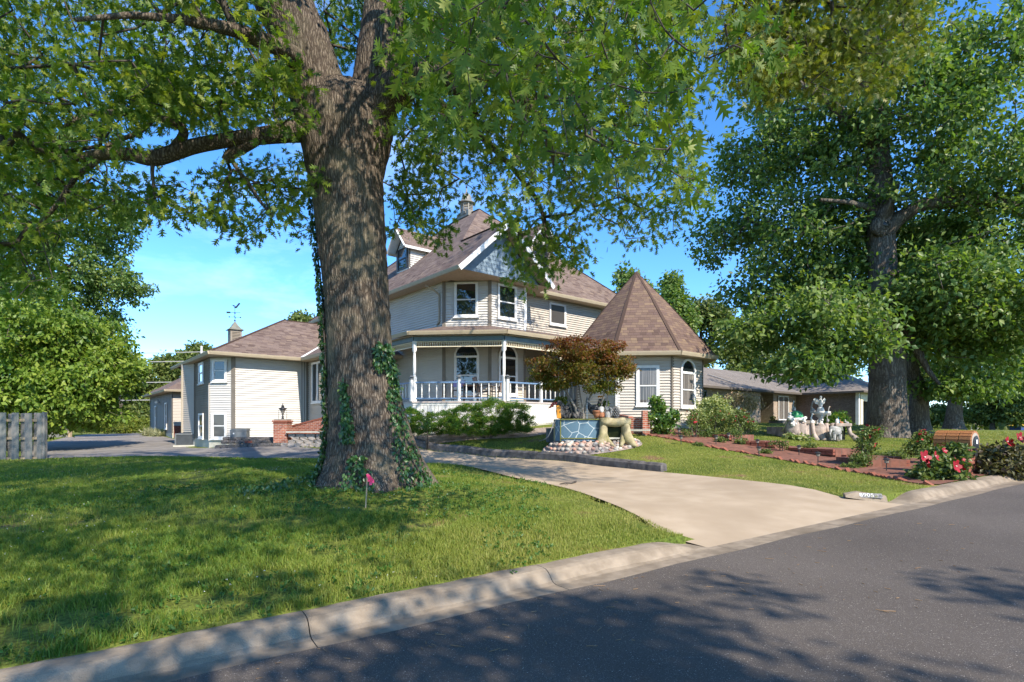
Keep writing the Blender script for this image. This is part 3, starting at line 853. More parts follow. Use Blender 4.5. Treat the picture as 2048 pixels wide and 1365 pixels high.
# ================================================================== the house
HZ = 1.15
house = thing('victorian_house', H(13.5, 20.0, HZ), 'beige sided house with octagonal corner bay, wraparound porch and brown shingle roofs', 'house')
EZ, PK = 7.42, 0.915
uB, uE = 12.30, 11.70
vA, vAe, vG = 18.54, 17.94, 17.0
v_far, u_far = 32.4, 23.85
vG_w = 17.62
def zB(u): return EZ + PK * (u - uE)
half = (u_far - uE) / 2
ap1 = (uE + half, vAe + half); ap2 = (uE + half, v_far - half); zA = EZ + PK * half
gu = 14.06; gz = zB(gu); guR = 2 * gu - uE; gv = vAe + (gu - uE)
roof(house, [
    [H(uE, v_far, EZ), H(uE, vG, EZ), H(gu, vG, gz), H(gu, gv, gz), H(*ap1, zA), H(*ap2, zA)],
    [H(guR, vAe, EZ), H(u_far, vAe, EZ), H(*ap1, zA), H(gu, gv, gz)],
    [H(guR, vG, EZ), H(guR, vAe, EZ), H(gu, gv, gz), H(gu, vG, gz)],
    [H(u_far, vAe, EZ), H(u_far, v_far, EZ), H(*ap2, zA), H(*ap1, zA)],
    [H(u_far, v_far, EZ), H(uE, v_far, EZ), H(*ap2, zA)]], M['shingle'])
# ridge and hip caps
for a, b_ in ((H(*ap1, zA), H(*ap2, zA)), (H(*ap1, zA), H(u_far, vAe, EZ)), (H(*ap2, zA), H(uE, v_far, EZ)), (H(gu, vG, gz), H(gu, gv, gz))):
    MB().bar(a + Vector((0, 0, .004)), b_ + Vector((0, 0, .004)), 0.15, 0.02).build('ridge_cap', M['shingle_tower'], house)
gutter(house, [H(uE, v_far, EZ - .01), H(uE, vG, EZ - .01)])
gutter(house, [H(guR + .05, vAe, EZ - .01), H(u_far, vAe, EZ - .01)])
SZ = EZ - 0.13
soffit(house, [H(uE, v_far, SZ), H(uB + .1, v_far, SZ), H(uB + .1, vG, SZ), H(uE, vG, SZ)])
soffit(house, [H(uB + .1, vG, SZ + .002), H(uB + .1, vA + .1, SZ + .002), H(guR, vA + .1, SZ + .002), H(guR, vG, SZ + .002)])
soffit(house, [H(guR, vAe, SZ + .001), H(guR, vA + .1, SZ + .001), H(u_far, vA + .1, SZ + .001), H(u_far, vAe, SZ + .001)])
P1 = (uB, 19.03); P2 = (13.64, 17.69); P3 = (15.45, 17.69)
W_B = Wall(H(uB, 31.8), H(*P1)); W_1 = Wall(H(*P1), H(*P2)); W_2 = Wall(H(*P2), H(*P3)); W_A = Wall(H(15.0, vA), H(23.25, vA))
ZR = 5.52
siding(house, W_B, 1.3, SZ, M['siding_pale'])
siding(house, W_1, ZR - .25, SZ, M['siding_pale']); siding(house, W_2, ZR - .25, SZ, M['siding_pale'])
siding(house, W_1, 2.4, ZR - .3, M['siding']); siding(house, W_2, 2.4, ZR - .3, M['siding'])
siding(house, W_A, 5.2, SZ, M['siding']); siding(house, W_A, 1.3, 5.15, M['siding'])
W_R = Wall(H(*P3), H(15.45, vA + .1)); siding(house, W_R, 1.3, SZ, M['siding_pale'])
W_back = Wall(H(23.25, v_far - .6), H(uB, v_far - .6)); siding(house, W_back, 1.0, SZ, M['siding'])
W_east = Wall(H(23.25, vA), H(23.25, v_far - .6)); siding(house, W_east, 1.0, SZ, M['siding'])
for W_, t_ in ((W_1, 0.03), (W_1, W_1.L - 0.02)):
    board(house, W_, t_, ZR - .2, SZ, 0.13, M['corner']); board(house, W_, t_, 2.42, 4.8, 0.13, M['corner'])
board(house, W_2, W_2.L - .05, ZR - .1, SZ, 0.11, M['white_trim']); board(house, W_2, W_2.L - .05, 2.42, 4.8, 0.11, M['corner'])
board(house, W_A, 0.78, 5.6, SZ, 0.10, M['corner']); board(house, W_A, 0.62, 2.42, 4.8, 0.13, M['white_trim'])
window(house, W_1, W_1.L / 2 - .02, 5.86, 7.24, 0.95, out=.045); window(house, W_2, 0.80, 5.84, 7.22, 0.98, out=.045)
window(house, W_A, 3.12, 6.12, 7.12, 1.05, glass='glass_screen', split=False)
window(house, W_1, W_1.L / 2, 2.78, 4.83, 1.0, arch=True); window(house, W_2, 0.85, 2.78, 4.83, 0.98, arch=True)
# second rail of the tall sashes is above the middle, dark blind behind the lower sash
downspout(house, W_B.at(W_B.L - .22, .06), 5.62, 6.8, kick=tuple(W_B.d * -0.18)); 
MB().tube([W_B.at(W_B.L - .22, .06, 6.8), W_B.at(W_B.L - .30, .25, 6.98), W_B.at(W_B.L - .42, .56, 7.12)], 0.038, 8).build('downspout', M['gutter'], house)
downspout(house, W_2.at(W_2.L + .03, .03), 5.6, SZ, 'white_trim')
# gable over the bay: scalloped blue shakes, white rakes
Wg = Wall(H(uE, vG_w), H(guR, vG_w)); sh = MB(); ROW = 0.155
z_ = SZ + .02; row = 0
def gext(z): k = (z - EZ + 0.02) / PK; return (max(0, k) + .02, Wg.L - max(0, k) - .02)
while z_ < gz - .1:
    t0, t1 = gext(z_ + ROW * 1.3 + .09); w_ = 0.14; t_ = t0 - (w_ / 2 if row % 2 else 0)
    while t_ < t1:
        a_, b_ = max(t0, t_), min(t1, t_ + w_ - .006)
        if b_ - a_ > 0.03:
            o_ = 0.018; c_ = (a_ + b_) / 2
            sh.add([Wg.at(a_, 0, z_ + ROW * 1.3), Wg.at(b_, 0, z_ + ROW * 1.3), Wg.at(b_, o_, z_ + .045), Wg.at(c_ + (b_ - a_) * .28, o_, z_ + .008), Wg.at(c_ - (b_ - a_) * .28, o_, z_ + .008), Wg.at(a_, o_, z_ + .045)], [(5, 4, 3, 2, 1, 0)])
        t_ += w_
    z_ += ROW; row += 1
sh.poly([Wg.at(0.1, -.005, SZ), Wg.at(Wg.L - .1, -.005, SZ), Wg.at(Wg.L / 2, -.005, gz - .1)])
_tag(sh.build('gable_shakes', M['blue_shake'], house), 'blue grey scalloped shakes in the gable over the bay', None, None, 'stuff')
rk = MB()
for (ua, ub) in ((uE - .02, gu), (guR + .02, gu)):
    p_ = H(ua, vG - .02, EZ - .115); q_ = H(ub, vG - .02, gz - .115); rk.bar(p_, q_, 0.03, 0.19, up=H(0, -1, 0).normalized().cross((q_ - p_).normalized()))
rk.build('rake_board', M['white_trim'], house)
rs = MB()
for (ua, ub) in ((uE, gu), (guR, gu)):
    rs.poly([H(ua, vG, EZ - .07), H(ua, vG_w, EZ - .07), H(ub, vG_w, gz - .07), H(ub, vG, gz - .07)])
rs.build('rake_soffit', M['soffit'], house)

# dormers
def dormer(face, cw, name='dormer'):
    """face='B' looks along -u at v=cw, face='A' looks along -v at u=cw"""
    f0 = 13.55 if face == 'B' else vAe + 1.85
    def D(a, c, z):       # a depth behind the front face, c across (to the right seen from outside)
        return H(f0 + a, cw - c, z) if face == 'B' else H(cw + c, f0 + a, z)
    hw, ov = 0.63, 0.86; ez, pz = 10.12, 11.12
    front = Wall(D(0, -hw, 0), D(0, hw, 0))
    zb = 9.06
    mb = MB(); ex = lambda z: (0, 2 * hw) if z < ez - .05 else ((z - ez + .05) / 1.2, 2 * hw - (z - ez + .05) / 1.2)
    dm = siding(house, front, zb, pz - .1, M['siding_pale'], ext=ex, name=name)
    for sg in (-1, 1):
        Ws = Wall(D(0, hw, 0), D(1.3, hw, 0)) if sg > 0 else Wall(D(1.3, -hw, 0), D(0, -hw, 0))
        e2 = (lambda z: (0, max(0.0, (z - zB(13.55)) / PK + 0.05))) if sg > 0 else (lambda z: (1.3 - max(0.0, (z - zB(13.55)) / PK + 0.05), 1.3))
        siding(house, Ws, zb, ez, M['siding_pale'], ext=e2, name='wall').parent = dm
        board(house, front, hw + sg * (hw - .05), zb, ez - .03, 0.09, M['corner']).parent = dm
    back = lambda z: (z - zB(13.55)) / PK + .03
    rp = []
    for sg in (-1, 1):
        e0, e1 = D(-.38, sg * ov, ez - .03), D(back(ez - .03), sg * ov, ez - .03)
        r1, r0 = D(back(pz), 0, pz), D(-.38, 0, pz)
        rp.append([e0, e1, r1, r0] if sg > 0 else [e1, e0, r0, r1])
    roof(house, rp, M['shingle'], .04, 'roof').parent = dm
    t = MB()
    for sg in (-1, 1):
        t.bar(D(-.40, sg * (ov + .01), ez - .10), D(-.40, 0, pz - .08), 0.03, 0.16, up=D(-1, 0, 0) - D(0, 0, 0))
        t.bar(D(-.40, sg * (ov + .015), ez - .10), D(back(ez) - .1, sg * (ov + .015), ez - .10), 0.03, 0.12)
        t.poly([D(-.38, sg * ov, ez - .10), D(-.38, sg * hw, ez - .10), D(back(ez - .1), sg * hw, ez - .10), D(back(ez - .1), sg * ov, ez - .10)])
        t.poly([D(-.38, sg * ov, ez - .08), D(0, sg * ov, ez - .08), D(0, 0, pz - .09), D(-.38, 0, pz - .09)])
    t.build('eave_trim', M['white_trim'], dm)
    window(dm, front, hw, zb + .06, zb + 1.12, 0.94, frame='dark_frame', cas=.06, sill=False)
    fl = MB().bar(front.at(-.02, .03, zb + .03), front.at(2 * hw + .02, .03, zb + .03), .05, .07); fl.build('sill', M['white_trim'], dm)
    return dm
dormer('B', 24.5); dormer('A', 18.2)

# louvred cupola on the ridge
cc = H(17.78, 25.2)
cup = MB(); cup.obox((cc.x, cc.y, 12.95), (AU.x, AU.y, 0), (BV.x, BV.y, 0), Z3, 0.55, 1.1, 0.30)
cup.obox((cc.x, cc.y, 13.03), (AU.x, AU.y, 0), (BV.x, BV.y, 0), Z3, 0.62, 0.66, 0.14)
cupo = cup.build('cupola', M['lead'], house)
for k in range(8):
    a0 = 2 * pi * (k + .5) / 8
    cup_p = MB().box((cc.x + .335 * cos(a0), cc.y + .335 * sin(a0), 13.36), .05, .05, .56, a0); cup_p.build('post', M['lead'], cupo)
    a1 = 2 * pi * k / 8
    lv = MB()
    for j in range(6):
        ctr = Vector((cc.x + .30 * cos(a1), cc.y + .30 * sin(a1), 13.14 + j * .085))
        lv.obox(ctr, (-sin(a1), cos(a1), 0), (cos(a1) * .8, sin(a1) * .8, -.6), (cos(a1) * .6, sin(a1) * .6, .8), .21, .07, .014)
    lv.build('louver', M['siding'], cupo)
MB().lathe((cc.x, cc.y, 13.6), [(.40, 0), (.47, .02), (.46, .06), (.36, .12), (.29, .2), (.265, .34), (.24, .44), (.17, .53), (.075, .58), (.05, .66), (.028, .82), (.02, .86)], 16).build('cap', M['lead'], cupo, smooth=True)
MB().lathe((cc.x, cc.y, 14.44), [(.015, 0), (.02, .02), (.055, .06), (.055, .09), (.02, .13), (.012, .2)], 10).build('finial', M['black_metal'], cupo)

# ---------------------------------------------------------------- wraparound porch
DZ = 2.46
def oct_l(d, vend=None):   # left, corner1, corner2, right polyline at offset d from the bay
    return [(uB - d, 22.3 if vend is None else vend), (uB - d, 19.03 - .4142 * d), (13.64 - .4142 * d, 17.69 - d), (17.4, 17.69 - d)]
de = 2.03
L0 = oct_l(0.0); Le = oct_l(de)
zE = 5.0; zr = lambda d: zE + (de - d) * 0.255
vin = vA - 17.69
roof(house, [
    [H(*Le[0], zE), H(*Le[1], zE), H(*P1, zr(0)), H(uB, 22.3, zr(0))],
    [H(*Le[1], zE), H(*Le[2], zE), H(*P2, zr(0)), H(*P1, zr(0))],
    [H(*Le[2], zE), H(18.2, Le[3][1], zE), H(18.2, vA, zr(-vin)), H(15.45, vA, zr(-vin)), H(15.45, 17.69, zr(0)), H(*P2, zr(0))]], M['shingle'], .04, 'porch_roof')
gutter(house, [H(*Le[0], zE), H(*Le[1], zE), H(*Le[2], zE), H(18.2, Le[3][1], zE)])
dn = MB()   # dentil band under the eave
L1 = oct_l(de - .10)
for a_, b_ in zip(L1[:-1], L1[1:]):
    a3, b3 = H(*a_, zE - .15), H(*b_, zE - .15); n_ = int((b3 - a3).length / .1)
    for k in range(n_):
        q_ = a3.lerp(b3, (k + .5) / n_); d_ = (b3 - a3).normalized()
        dn.obox(q_, d_, d_.cross(Z3), Z3, .055, .05, .035)
_tag(dn.build('dentil_band', M['gutter'], house), None, None, None, 'stuff')
pc = MB(); dc = 1.98
Lc = oct_l(dc); pc.poly([H(*Lc[0], 4.845), H(*Lc[1], 4.845), H(*Lc[2], 4.845), H(18.2, Lc[3][1], 4.845), H(18.2, vA, 4.845), H(15.4, vA, 4.845), H(15.4, 17.72, 4.845), H(13.66, 17.72, 4.845), H(12.33, 19.05, 4.845), H(12.33, 22.3, 4.845)])
pc.build('porch_ceiling', M['soffit'], house)
dp = 1.72
Lp = oct_l(dp); Lp[3] = (17.9, Lp[3][1]); Lp[0] = (Lp[0][0], 22.2)
beam = MB()
for a_, b_ in zip(Lp[:-1], Lp[1:]): beam.bar(H(*a_, 4.76), H(*b_, 4.76), .14, .155)
beam.build('porch_beam', M['blue_beam'], house)
deck = MB(); Ld = oct_l(1.85)
dpoly = [Ld[0], Ld[1], Ld[2], (18.0, Ld[3][1]), (18.0, vA), (15.42, vA), (15.42, 17.7), (13.65, 17.7), (12.32, 19.04), (12.32, 22.3)]
deck.poly([H(*q, DZ) for q in dpoly]); deck.poly([H(*q, DZ - .06) for q in dpoly][::-1])
for i in range(len(dpoly)):
    j = (i + 1) % len(dpoly); deck.poly([H(*dpoly[i], DZ), H(*dpoly[i], DZ - .06), H(*dpoly[j], DZ - .06), H(*dpoly[j], DZ)])
M['deck'] = noise_mat('painted_deck', (0.42, 0.36, 0.33), (0.50, 0.43, 0.40), 3, 0.7, 5)
deck.build('porch_deck', M['deck'], house)
# skirt boards below the deck, a board at a time
M['skirt'] = noise_mat('skirt_boards', (0.58, 0.57, 0.53), (0.70, 0.69, 0.65), 4, 0.75, 6, stretch=(3, 3, .4), c3=(0.46, 0.45, 0.42), s3=1.2)
Ls = oct_l(1.80); Ls[3] = (17.95, Ls[3][1])
skb = unit_box_mesh('skirt_board_mesh', .02); skb.materials.append(M['skirt'])
skirt = MB()
for a_, b_ in zip(Ls[:-1], Ls[1:]):
    skirt.bar(H(*a_, DZ - .10), H(*b_, DZ - .10), .045, .08)
skp = skirt.build('porch_skirt', M['skirt'], house)
for a_, b_ in zip(Ls[:-1], Ls[1:]):
    a3, b3 = H(*a_), H(*b_); d_ = (b3 - a3).normalized(); n_ = int((b3 - a3).length / .135)
    for k in range(n_):
        q_ = a3.lerp(b3, (k + .5) / n_); zb_ = tz(q_.x, q_.y) + .05
        shared('skirt_board', skb, M['skirt'], skp, (q_.x, q_.y, (zb_ + DZ - .14) / 2), (0, 0, atan2(d_.y, d_.x)), ((b3 - a3).length / n_ - .012, .022, DZ - .14 - zb_))
fnd = MB()
for a_, b_ in zip(Ls[:-1], Ls[1:]):
    a3, b3 = H(*a_, 1.25), H(*b_, 1.25); fnd.bar(a3, b3, .10, .8)
fnd.build('porch_footing', M['foundation'], house)
# posts: turned with square base and cap
def post(parent, u, v, z0=DZ, z1=4.68, light=True):
    c_ = H(u, v); mb = MB()
    mb.obox((c_.x, c_.y, z0 + .45), (AU.x, AU.y, 0), (BV.x, BV.y, 0), Z3, .125, .125, .9)
    mb.lathe((c_.x, c_.y, z0 + .9), [(.055, 0), (.065, .02), (.065, .04), (.045, .06), (.05, .10), (.058, .25), (.055, .7), (.045, .86), (.043, .90), (.062, .92), (.062, .95), (.05, .97)], 12)
    mb.obox((c_.x, c_.y, (z0 + 1.86 + z1) / 2), (AU.x, AU.y, 0), (BV.x, BV.y, 0), Z3, .12, .12, z1 - z0 - 1.86)
    return mb.build('porch_post', M['white_trim'], parent)
for q in (Lp[1], Lp[2], (Lp[0][0], 21.4), (17.6, Lp[3][1])): post(house, *q)
bal_me = None
def turned_baluster():
    mb = MB(); mb.lathe((0, 0, 0), [(.019, 0), (.019, .10), (.026, .115), (.016, .14), (.023, .22), (.027, .30), (.017, .41), (.026, .435), (.019, .455), (.019, .565)], 8)
    me = bpy.data.meshes.new('baluster_mesh'); me.from_pydata(mb.v, [], mb.f); me.materials.append(M['white_trim']); return me
bal_me = turned_baluster()
def rail_run(a_, b_, spacing=.29):
    a3, b3 = H(*a_), H(*b_); mb = MB(); up = Vector((0, 0, 1))
    mb.bar(a3 + up * (DZ + .70), b3 + up * (DZ + .70), .085, .05); mb.bar(a3 + up * (DZ + .115), b3 + up * (DZ + .115), .075, .04)
    r = mb.build('porch_railing', M['blue_rail'], house)
    n_ = max(2, int(round((b3 - a3).length / spacing)))
    for k in range(1, n_):
        q_ = a3.lerp(b3, k / n_); shared('baluster', bal_me, M['white_trim'], r, (q_.x, q_.y, DZ + .13))
    return r
def newel(u, v, lamp=True):
    c_ = H(u, v); mb = MB().obox((c_.x, c_.y, DZ + .40), (AU.x, AU.y, 0), (BV.x, BV.y, 0), Z3, .105, .105, .80)
    nw = mb.build('newel_post', M['white_trim'], house)
    if lamp:
        l_ = MB(); l_.obox((c_.x, c_.y, DZ + .83), (AU.x, AU.y, 0), (BV.x, BV.y, 0), Z3, .15, .15, .03); l_.lathe((c_.x, c_.y, DZ + .84), [(.05, 0), (.05, .05), (.095, .055), (.06, .10), (.0, .115)], 10)
        l_.build('post_cap_light', M['grey_metal'], nw)
c1, c2 = Vector(Lp[1]), Vector(Lp[2])
mid = tuple(c1.lerp(c2, .5))
rail_run((Lp[0][0], 22.0), tuple(c1), .22); rail_run(tuple(c1), mid); rail_run(mid, tuple(c2)); rail_run(tuple(c2), (14.75, Lp[3][1]), .30); rail_run((14.75, Lp[3][1]), (17.3, Lp[3][1]), .26)
newel(*mid); newel(14.75, Lp[3][1], False); newel(c1.x - .12, c1.y + .02); newel(c2.x + .06, c2.y - .12)
# spindle frieze under the beam
spin_me = None
mb = MB(); mb.lathe((0, 0, 0), [(.009, 0), (.018, .03), (.012, .06), (.02, .10), (.009, .15)], 6)
spin_me = bpy.data.meshes.new('spindle_mesh'); spin_me.from_pydata(mb.v, [], mb.f); M['cream'] = plain('cream_trim', (.72, .64, .47), .55, var=.05); spin_me.materials.append(M['cream'])
for (a_, b_) in ((Lp[0], Lp[1]), (Lp[1], Lp[2]), (Lp[2], Lp[3])):
    a3, b3 = H(*a_), H(*b_); mb = MB(); up = Z3
    mb.bar(a3 + up * 4.655, b3 + up * 4.655, .03, .03); mb.bar(a3 + up * 4.475, b3 + up * 4.475, .03, .035)
    fz = mb.build('spindle_frieze', M['cream'], house)
    n_ = int((b3 - a3).length / .085)
    for k in range(1, n_):
        q_ = a3.lerp(b3, k / n_); shared('spindle', spin_me, M['cream'], fz, (q_.x, q_.y, 4.492))
# blue baseboard along the porch wall
bb = MB()
for W_ in (W_1, W_2): bb.obox(W_.at(W_.L / 2, .035, DZ + .09), W_.d3, W_.n3, Z3, W_.L, .03, .13)
bb.obox(W_B.at(W_B.L - 1.65, .035, DZ + .09), W_B.d3, W_B.n3, Z3, 3.3, .03, .13)
bb.build('baseboard', M['blue_beam'], house)

# ---------------------------------------------------------------- round tower (octagon with a pointed roof)
TC = (18.45, 14.30); TR = 2.354; tb0, te, tap = 1.42, 4.2, 7.72
def tpt(r, k):      # octagon vertex k at inradius r
    a = pi / 8 + k * pi / 4 + pi
    R_ = r / cos(pi / 8); return (TC[0] + R_ * cos(a), TC[1] + R_ * sin(a))
tw = MB()
TWALL = {}
for k in range(8):
    # vertices run anticlockwise; outside view has the first vertex on the left
    Wt = Wall(H(*tpt(TR, k)), H(*tpt(TR, k + 1))); TWALL[k] = Wt
    siding(house, Wt, tb0 + .16, te - .1, M['siding'])
    board(house, Wt, 0.0, tb0 + .14, te - .11, .15, M['corner'] if k != 0 else M['white_trim'], out=.012)
    MB().obox(Wt.at(Wt.L / 2, -.02, tb0 - .15), Wt.d3, Wt.n3, Z3, Wt.L + .04, .1, .62).build('foundation', M['foundation'], house)
polys = []
for k in range(8):
    e0, e1 = H(*tpt(TR + .48, k), te), H(*tpt(TR + .48, k + 1), te)
    m0, m1 = H(*tpt(TR * .52, k), te + (tap - te) * .60), H(*tpt(TR * .52, k + 1), te + (tap - te) * .60)
    a0, a1 = H(*tpt(.06, k), tap), H(*tpt(.06, k + 1), tap)
    polys += [[e0, e1, m1, m0], [m0, m1, a1, a0]]
roof(house, polys, M['shingle_tower'], .03, 'tower_roof')
hc = MB()
for k in range(8):
    p0, p1, p2 = H(*tpt(TR + .48, k), te), H(*tpt(TR * .52, k), te + (tap - te) * .60), H(*tpt(.05, k), tap)
    hc.bar(p0, p1, .13, .012); hc.bar(p1, p2, .10, .012)
hc.lathe((H(*TC).x, H(*TC).y, tap - .1), [(.16, 0), (.13, .06), (.05, .14), (.01, .17)], 8)
hc.build('hip_cap', M['shingle_tower'], house)
gutter(house, [H(*tpt(TR + .47, k), te) for k in range(9)])
MB().poly([H(*tpt(TR + .47, k), te - .125) for k in range(8)]).build('soffit', M['soffit'], house)
# which facets face the street: the one whose normal is closest to the bay's, and the next to its right
kf = min(range(8), key=lambda k: TWALL[k].n.dot(Vector((0.0905, 0.9957))))
kr = min(range(8), key=lambda k: TWALL[k].n.dot(BV))
Wf, Wr = TWALL[kf], TWALL[kr]
window(house, Wf, Wf.L * .55, 2.28, 3.74, .82, curtain='curtain', cas=.09)
window(house, Wr, Wr.L * .47, 2.22, 4.04, .96, curtain='curtain', arch=True, cas=.085)

# ---------------------------------------------------------------- left wings with the garage level
gE = 4.66; gP = 0.55
uW, vWw = 9.65, 22.8                       # window wall and its front
# roofs: front wing hip, rear wing hip, connecting wing
cu, cv = 5.35, 25.97; hd = 4.39; rz_ = gE + gP * hd
roof(house, [
    [H(cu, cv, gE), H(9.15, cv, gE), H(9.15 + hd, cv + hd, rz_), H(cu + hd, cv + hd, rz_)],
    [H(cu, cv + 2 * hd, gE), H(cu, cv, gE), H(cu + hd, cv + hd, rz_)],
    [H(13, cv + 2 * hd, gE), H(cu, cv + 2 * hd, gE), H(cu + hd, cv + hd, rz_), H(13, cv + hd, rz_)]], M['shingle'], .05)
# connecting wing (runs towards the street)
roof(house, [
    [H(9.15, cv, gE), H(9.15, 22.3, gE), H(12.3, 22.3 + 3.15, gE + gP * 3.15), H(12.3, cv + 3.15, gE + gP * 3.15)],
    [H(9.15, 22.3, gE), H(12.3, 22.3, gE), H(12.3, 22.3 + 3.15, gE + gP * 3.15)]], M['shingle'], .05)
MB().bar(H(9.15, cv, gE + .03), H(9.15 + 3.1, cv + 3.1, gE + gP * 3.1 + .03), .12, .02).build('valley_flashing', M['white_trim'], house)
MB().bar(H(9.15, 22.3, gE + .02), H(12.3, 25.45, gE + gP * 3.15 + .02), .2, .025).build('hip_cap', M['shingle'], house)
MB().bar(H(cu, cv, gE + .004), H(cu + hd, cv + hd, rz_ + .004), .14, .02).build('hip_cap', M['shingle_tower'], house); MB().bar(H(cu + hd + .1, cv + hd, rz_ + .004), H(12.4, cv + hd, rz_ + .004), .14, .02).build('ridge_cap', M['shingle_tower'], house)
gutter(house, [H(cu, 34.75, gE), H(cu, cv, gE), H(9.15, cv, gE), H(9.15, 22.3, gE), H(12.25, 22.3, gE)])
gs = gE - .13
soffit(house, [H(cu, cv, gs), H(9.75, cv, gs), H(9.75, 32.6, gs), H(cu - .1, 32.6, gs)]); soffit(house, [H(9.15, 22.3, gs + .002), H(12.3, 22.3, gs + .002), H(12.3, 26.2, gs + .002), H(9.15, 26.2, gs + .002)])
# rear wing, a touch wider
ru, rv, rh = 6.7, 31.2, 4.6; rE = gE - .02; rzz = rE + .57 * rh
roof(house, [
    [H(ru, rv, rE), H(12.6, rv, rE), H(12.6, rv + rh, rzz), H(ru + rh, rv + rh, rzz)],
    [H(ru, rv + 2 * rh, rE), H(ru, rv, rE), H(ru + rh, rv + rh, rzz)],
    [H(12.6, rv + 2 * rh, rE), H(ru, rv + 2 * rh, rE), H(ru + rh, rv + rh, rzz), H(12.6, rv + rh, rzz)]], M['shingle'], .05)
gutter(house, [H(ru, rv + 2 * rh, rE), H(ru, rv, rE), H(ru + 1, rv, rE)])
soffit(house, [H(ru, rv, rE - .13), H(8.2, rv, rE - .13), H(8.2, rv + 2 * rh, rE - .13), H(ru, rv + 2 * rh, rE - .13)])
g0 = (6.44, 26.52); g1 = (uW, 26.52); f0 = (5.64, 27.3); f1 = (5.64, 30.35); f2 = (5.30, 31.4)
W_g = Wall(H(*g0), H(*g1)); W_gf = Wall(H(*f0), H(*g0)); W_gl = Wall(H(*f1), H(*f0)); W_gs = Wall(H(*f2), H(*f1)); W_gr = Wall(H(7.3, 40.2), H(7.3, 31.5)); W_w = Wall(H(uW, 26.52), H(uW, vWw)); W_wf = Wall(H(uW, vWw), H(12.3, vWw))
M['siding_mid'] = noise_mat('shade_toned_dark_siding', (0.185, 0.155, 0.115), (0.23, 0.195, 0.15), 1.2, 0.62, 6, spec=0.3)  # shade of left-facing walls put in the colour; plain tone on far houses
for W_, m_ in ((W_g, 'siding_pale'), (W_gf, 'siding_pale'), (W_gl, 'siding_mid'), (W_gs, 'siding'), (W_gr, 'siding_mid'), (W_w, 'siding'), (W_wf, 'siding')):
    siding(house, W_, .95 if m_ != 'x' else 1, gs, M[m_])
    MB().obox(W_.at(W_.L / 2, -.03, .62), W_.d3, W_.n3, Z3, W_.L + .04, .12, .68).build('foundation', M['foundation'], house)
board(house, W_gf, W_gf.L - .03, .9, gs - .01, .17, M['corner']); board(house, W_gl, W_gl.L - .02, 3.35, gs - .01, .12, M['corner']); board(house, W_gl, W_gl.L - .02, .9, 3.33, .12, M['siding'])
board(house, W_gl, .04, .9, gs - .01, .10, M['corner']); board(house, W_gs, .03, .9, gs - .01, .12, M['siding'])
board(house, W_g, W_g.L - .06, .9, gs - .01, .11, M['corner'])
window(house, W_gf, W_gf.L * .42, 3.46, 4.42, .66, cas=.08); window(house, W_gf, W_gf.L * .40, .98, 2.12, .70, cas=.08, glass='glass_screen')
window(house, W_gl, W_gl.L - 1.5, 3.46, 4.42, .95, cas=.08); window(house, W_gl, W_gl.L - 1.5, .98, 2.12, .95, cas=.08)
window(house, W_w, 1.95, 2.60, 4.45, 2.7, lites=4, mull=.12, cas=.09)
window(house, W_w, .75, 1.3, 1.75, .7, split=False, cas=.05); window(house, W_w, 2.2, 1.3, 1.75, .7, split=False, cas=.05)
downspout(house, W_gs.at(.05, .06), .75, gs - .3, 'gutter')
dsp = MB()
for t_ in (W_g.L - .34, W_g.L - .22): dsp.tube([W_g.at(t_, .10, 1.4), W_g.at(t_, .10, gs)], .012, 6)
dsp.build('service_conduit', M['black_metal'], house)

# cupola with weather vane on the rear wing
vc = H(8.69, 35.7); vz = 6.16
cb = MB(); cb.obox((vc.x, vc.y, vz - .15), (AU.x, AU.y, 0), (BV.x, BV.y, 0), Z3, .62, .62, 2.2)
cbo = cb.build('cupola', M['siding_brown'], house)
cl = MB()
for j in range(7):
    cl.obox((vc - Vector((BV.x, BV.y, 0)) * .315) + Vector((0, 0, vz + .3 + j * .085)), (AU.x, AU.y, 0), (-BV.x * .8, -BV.y * .8, -.6), (-BV.x * .6, -BV.y * .6, .8), .44, .06, .014)
cl.build('louver', M['siding_mid'], cbo)
mb = MB()
prof = [(.44, 0), (.44, .03), (.30, .12), (.20, .24), (.12, .38), (.05, .48), (.025, .52)]
for i, (r_, z_) in enumerate(prof): pass
mb.lathe((vc.x, vc.y, vz + .94), [(r_ * 1.3, z_) for r_, z_ in prof], 4, rz=atan2(AU.y, AU.x) + pi / 4); mb.build('cap', M['verdigris'], cbo)
wv = MB(); t_ = vz + 1.44
wv.tube([(vc.x, vc.y, t_), (vc.x, vc.y, t_ + .92)], .014, 6)
wv.blob((vc.x, vc.y, t_ + .08), .05); wv.blob((vc.x, vc.y, t_ + .52), .045)
for a_ in (0.3, 0.3 + pi / 2):
    wv.bar((vc.x - .28 * cos(a_), vc.y - .28 * sin(a_), t_ + .28), (vc.x + .28 * cos(a_), vc.y + .28 * sin(a_), t_ + .28), .016, .016)
    for sg in (-1, 1): wv.box((vc.x + sg * .3 * cos(a_), vc.y + sg * .3 * sin(a_), t_ + .28), .07, .012, .07, a_)
ar = Vector((1, .1, 0)).normalized()
wv.bar(Vector((vc.x, vc.y, t_ + .55)) - ar * .40, Vector((vc.x, vc.y, t_ + .55)) + ar * .3, .014, .02)
wv.obox(Vector((vc.x, vc.y, t_ + .55)) - ar * .36, ar, (0, 1, 0), Z3, .22, .012, .10)
wv.blob(Vector((vc.x + .05, vc.y, t_ + .86)), (.10, .03, .06)); wv.bar((vc.x + .08, vc.y, t_ + .86), (vc.x + .28, vc.y, t_ + 1.1), .03, .09)
wv.blob((vc.x - .06, vc.y, t_ + .95), (.05, .025, .05)); wv.bar((vc.x - .1, vc.y, t_ + .96), (vc.x - .18, vc.y, t_ + 1.0), .012, .03)
wv.build('weather_vane', M['black_metal'], cbo)

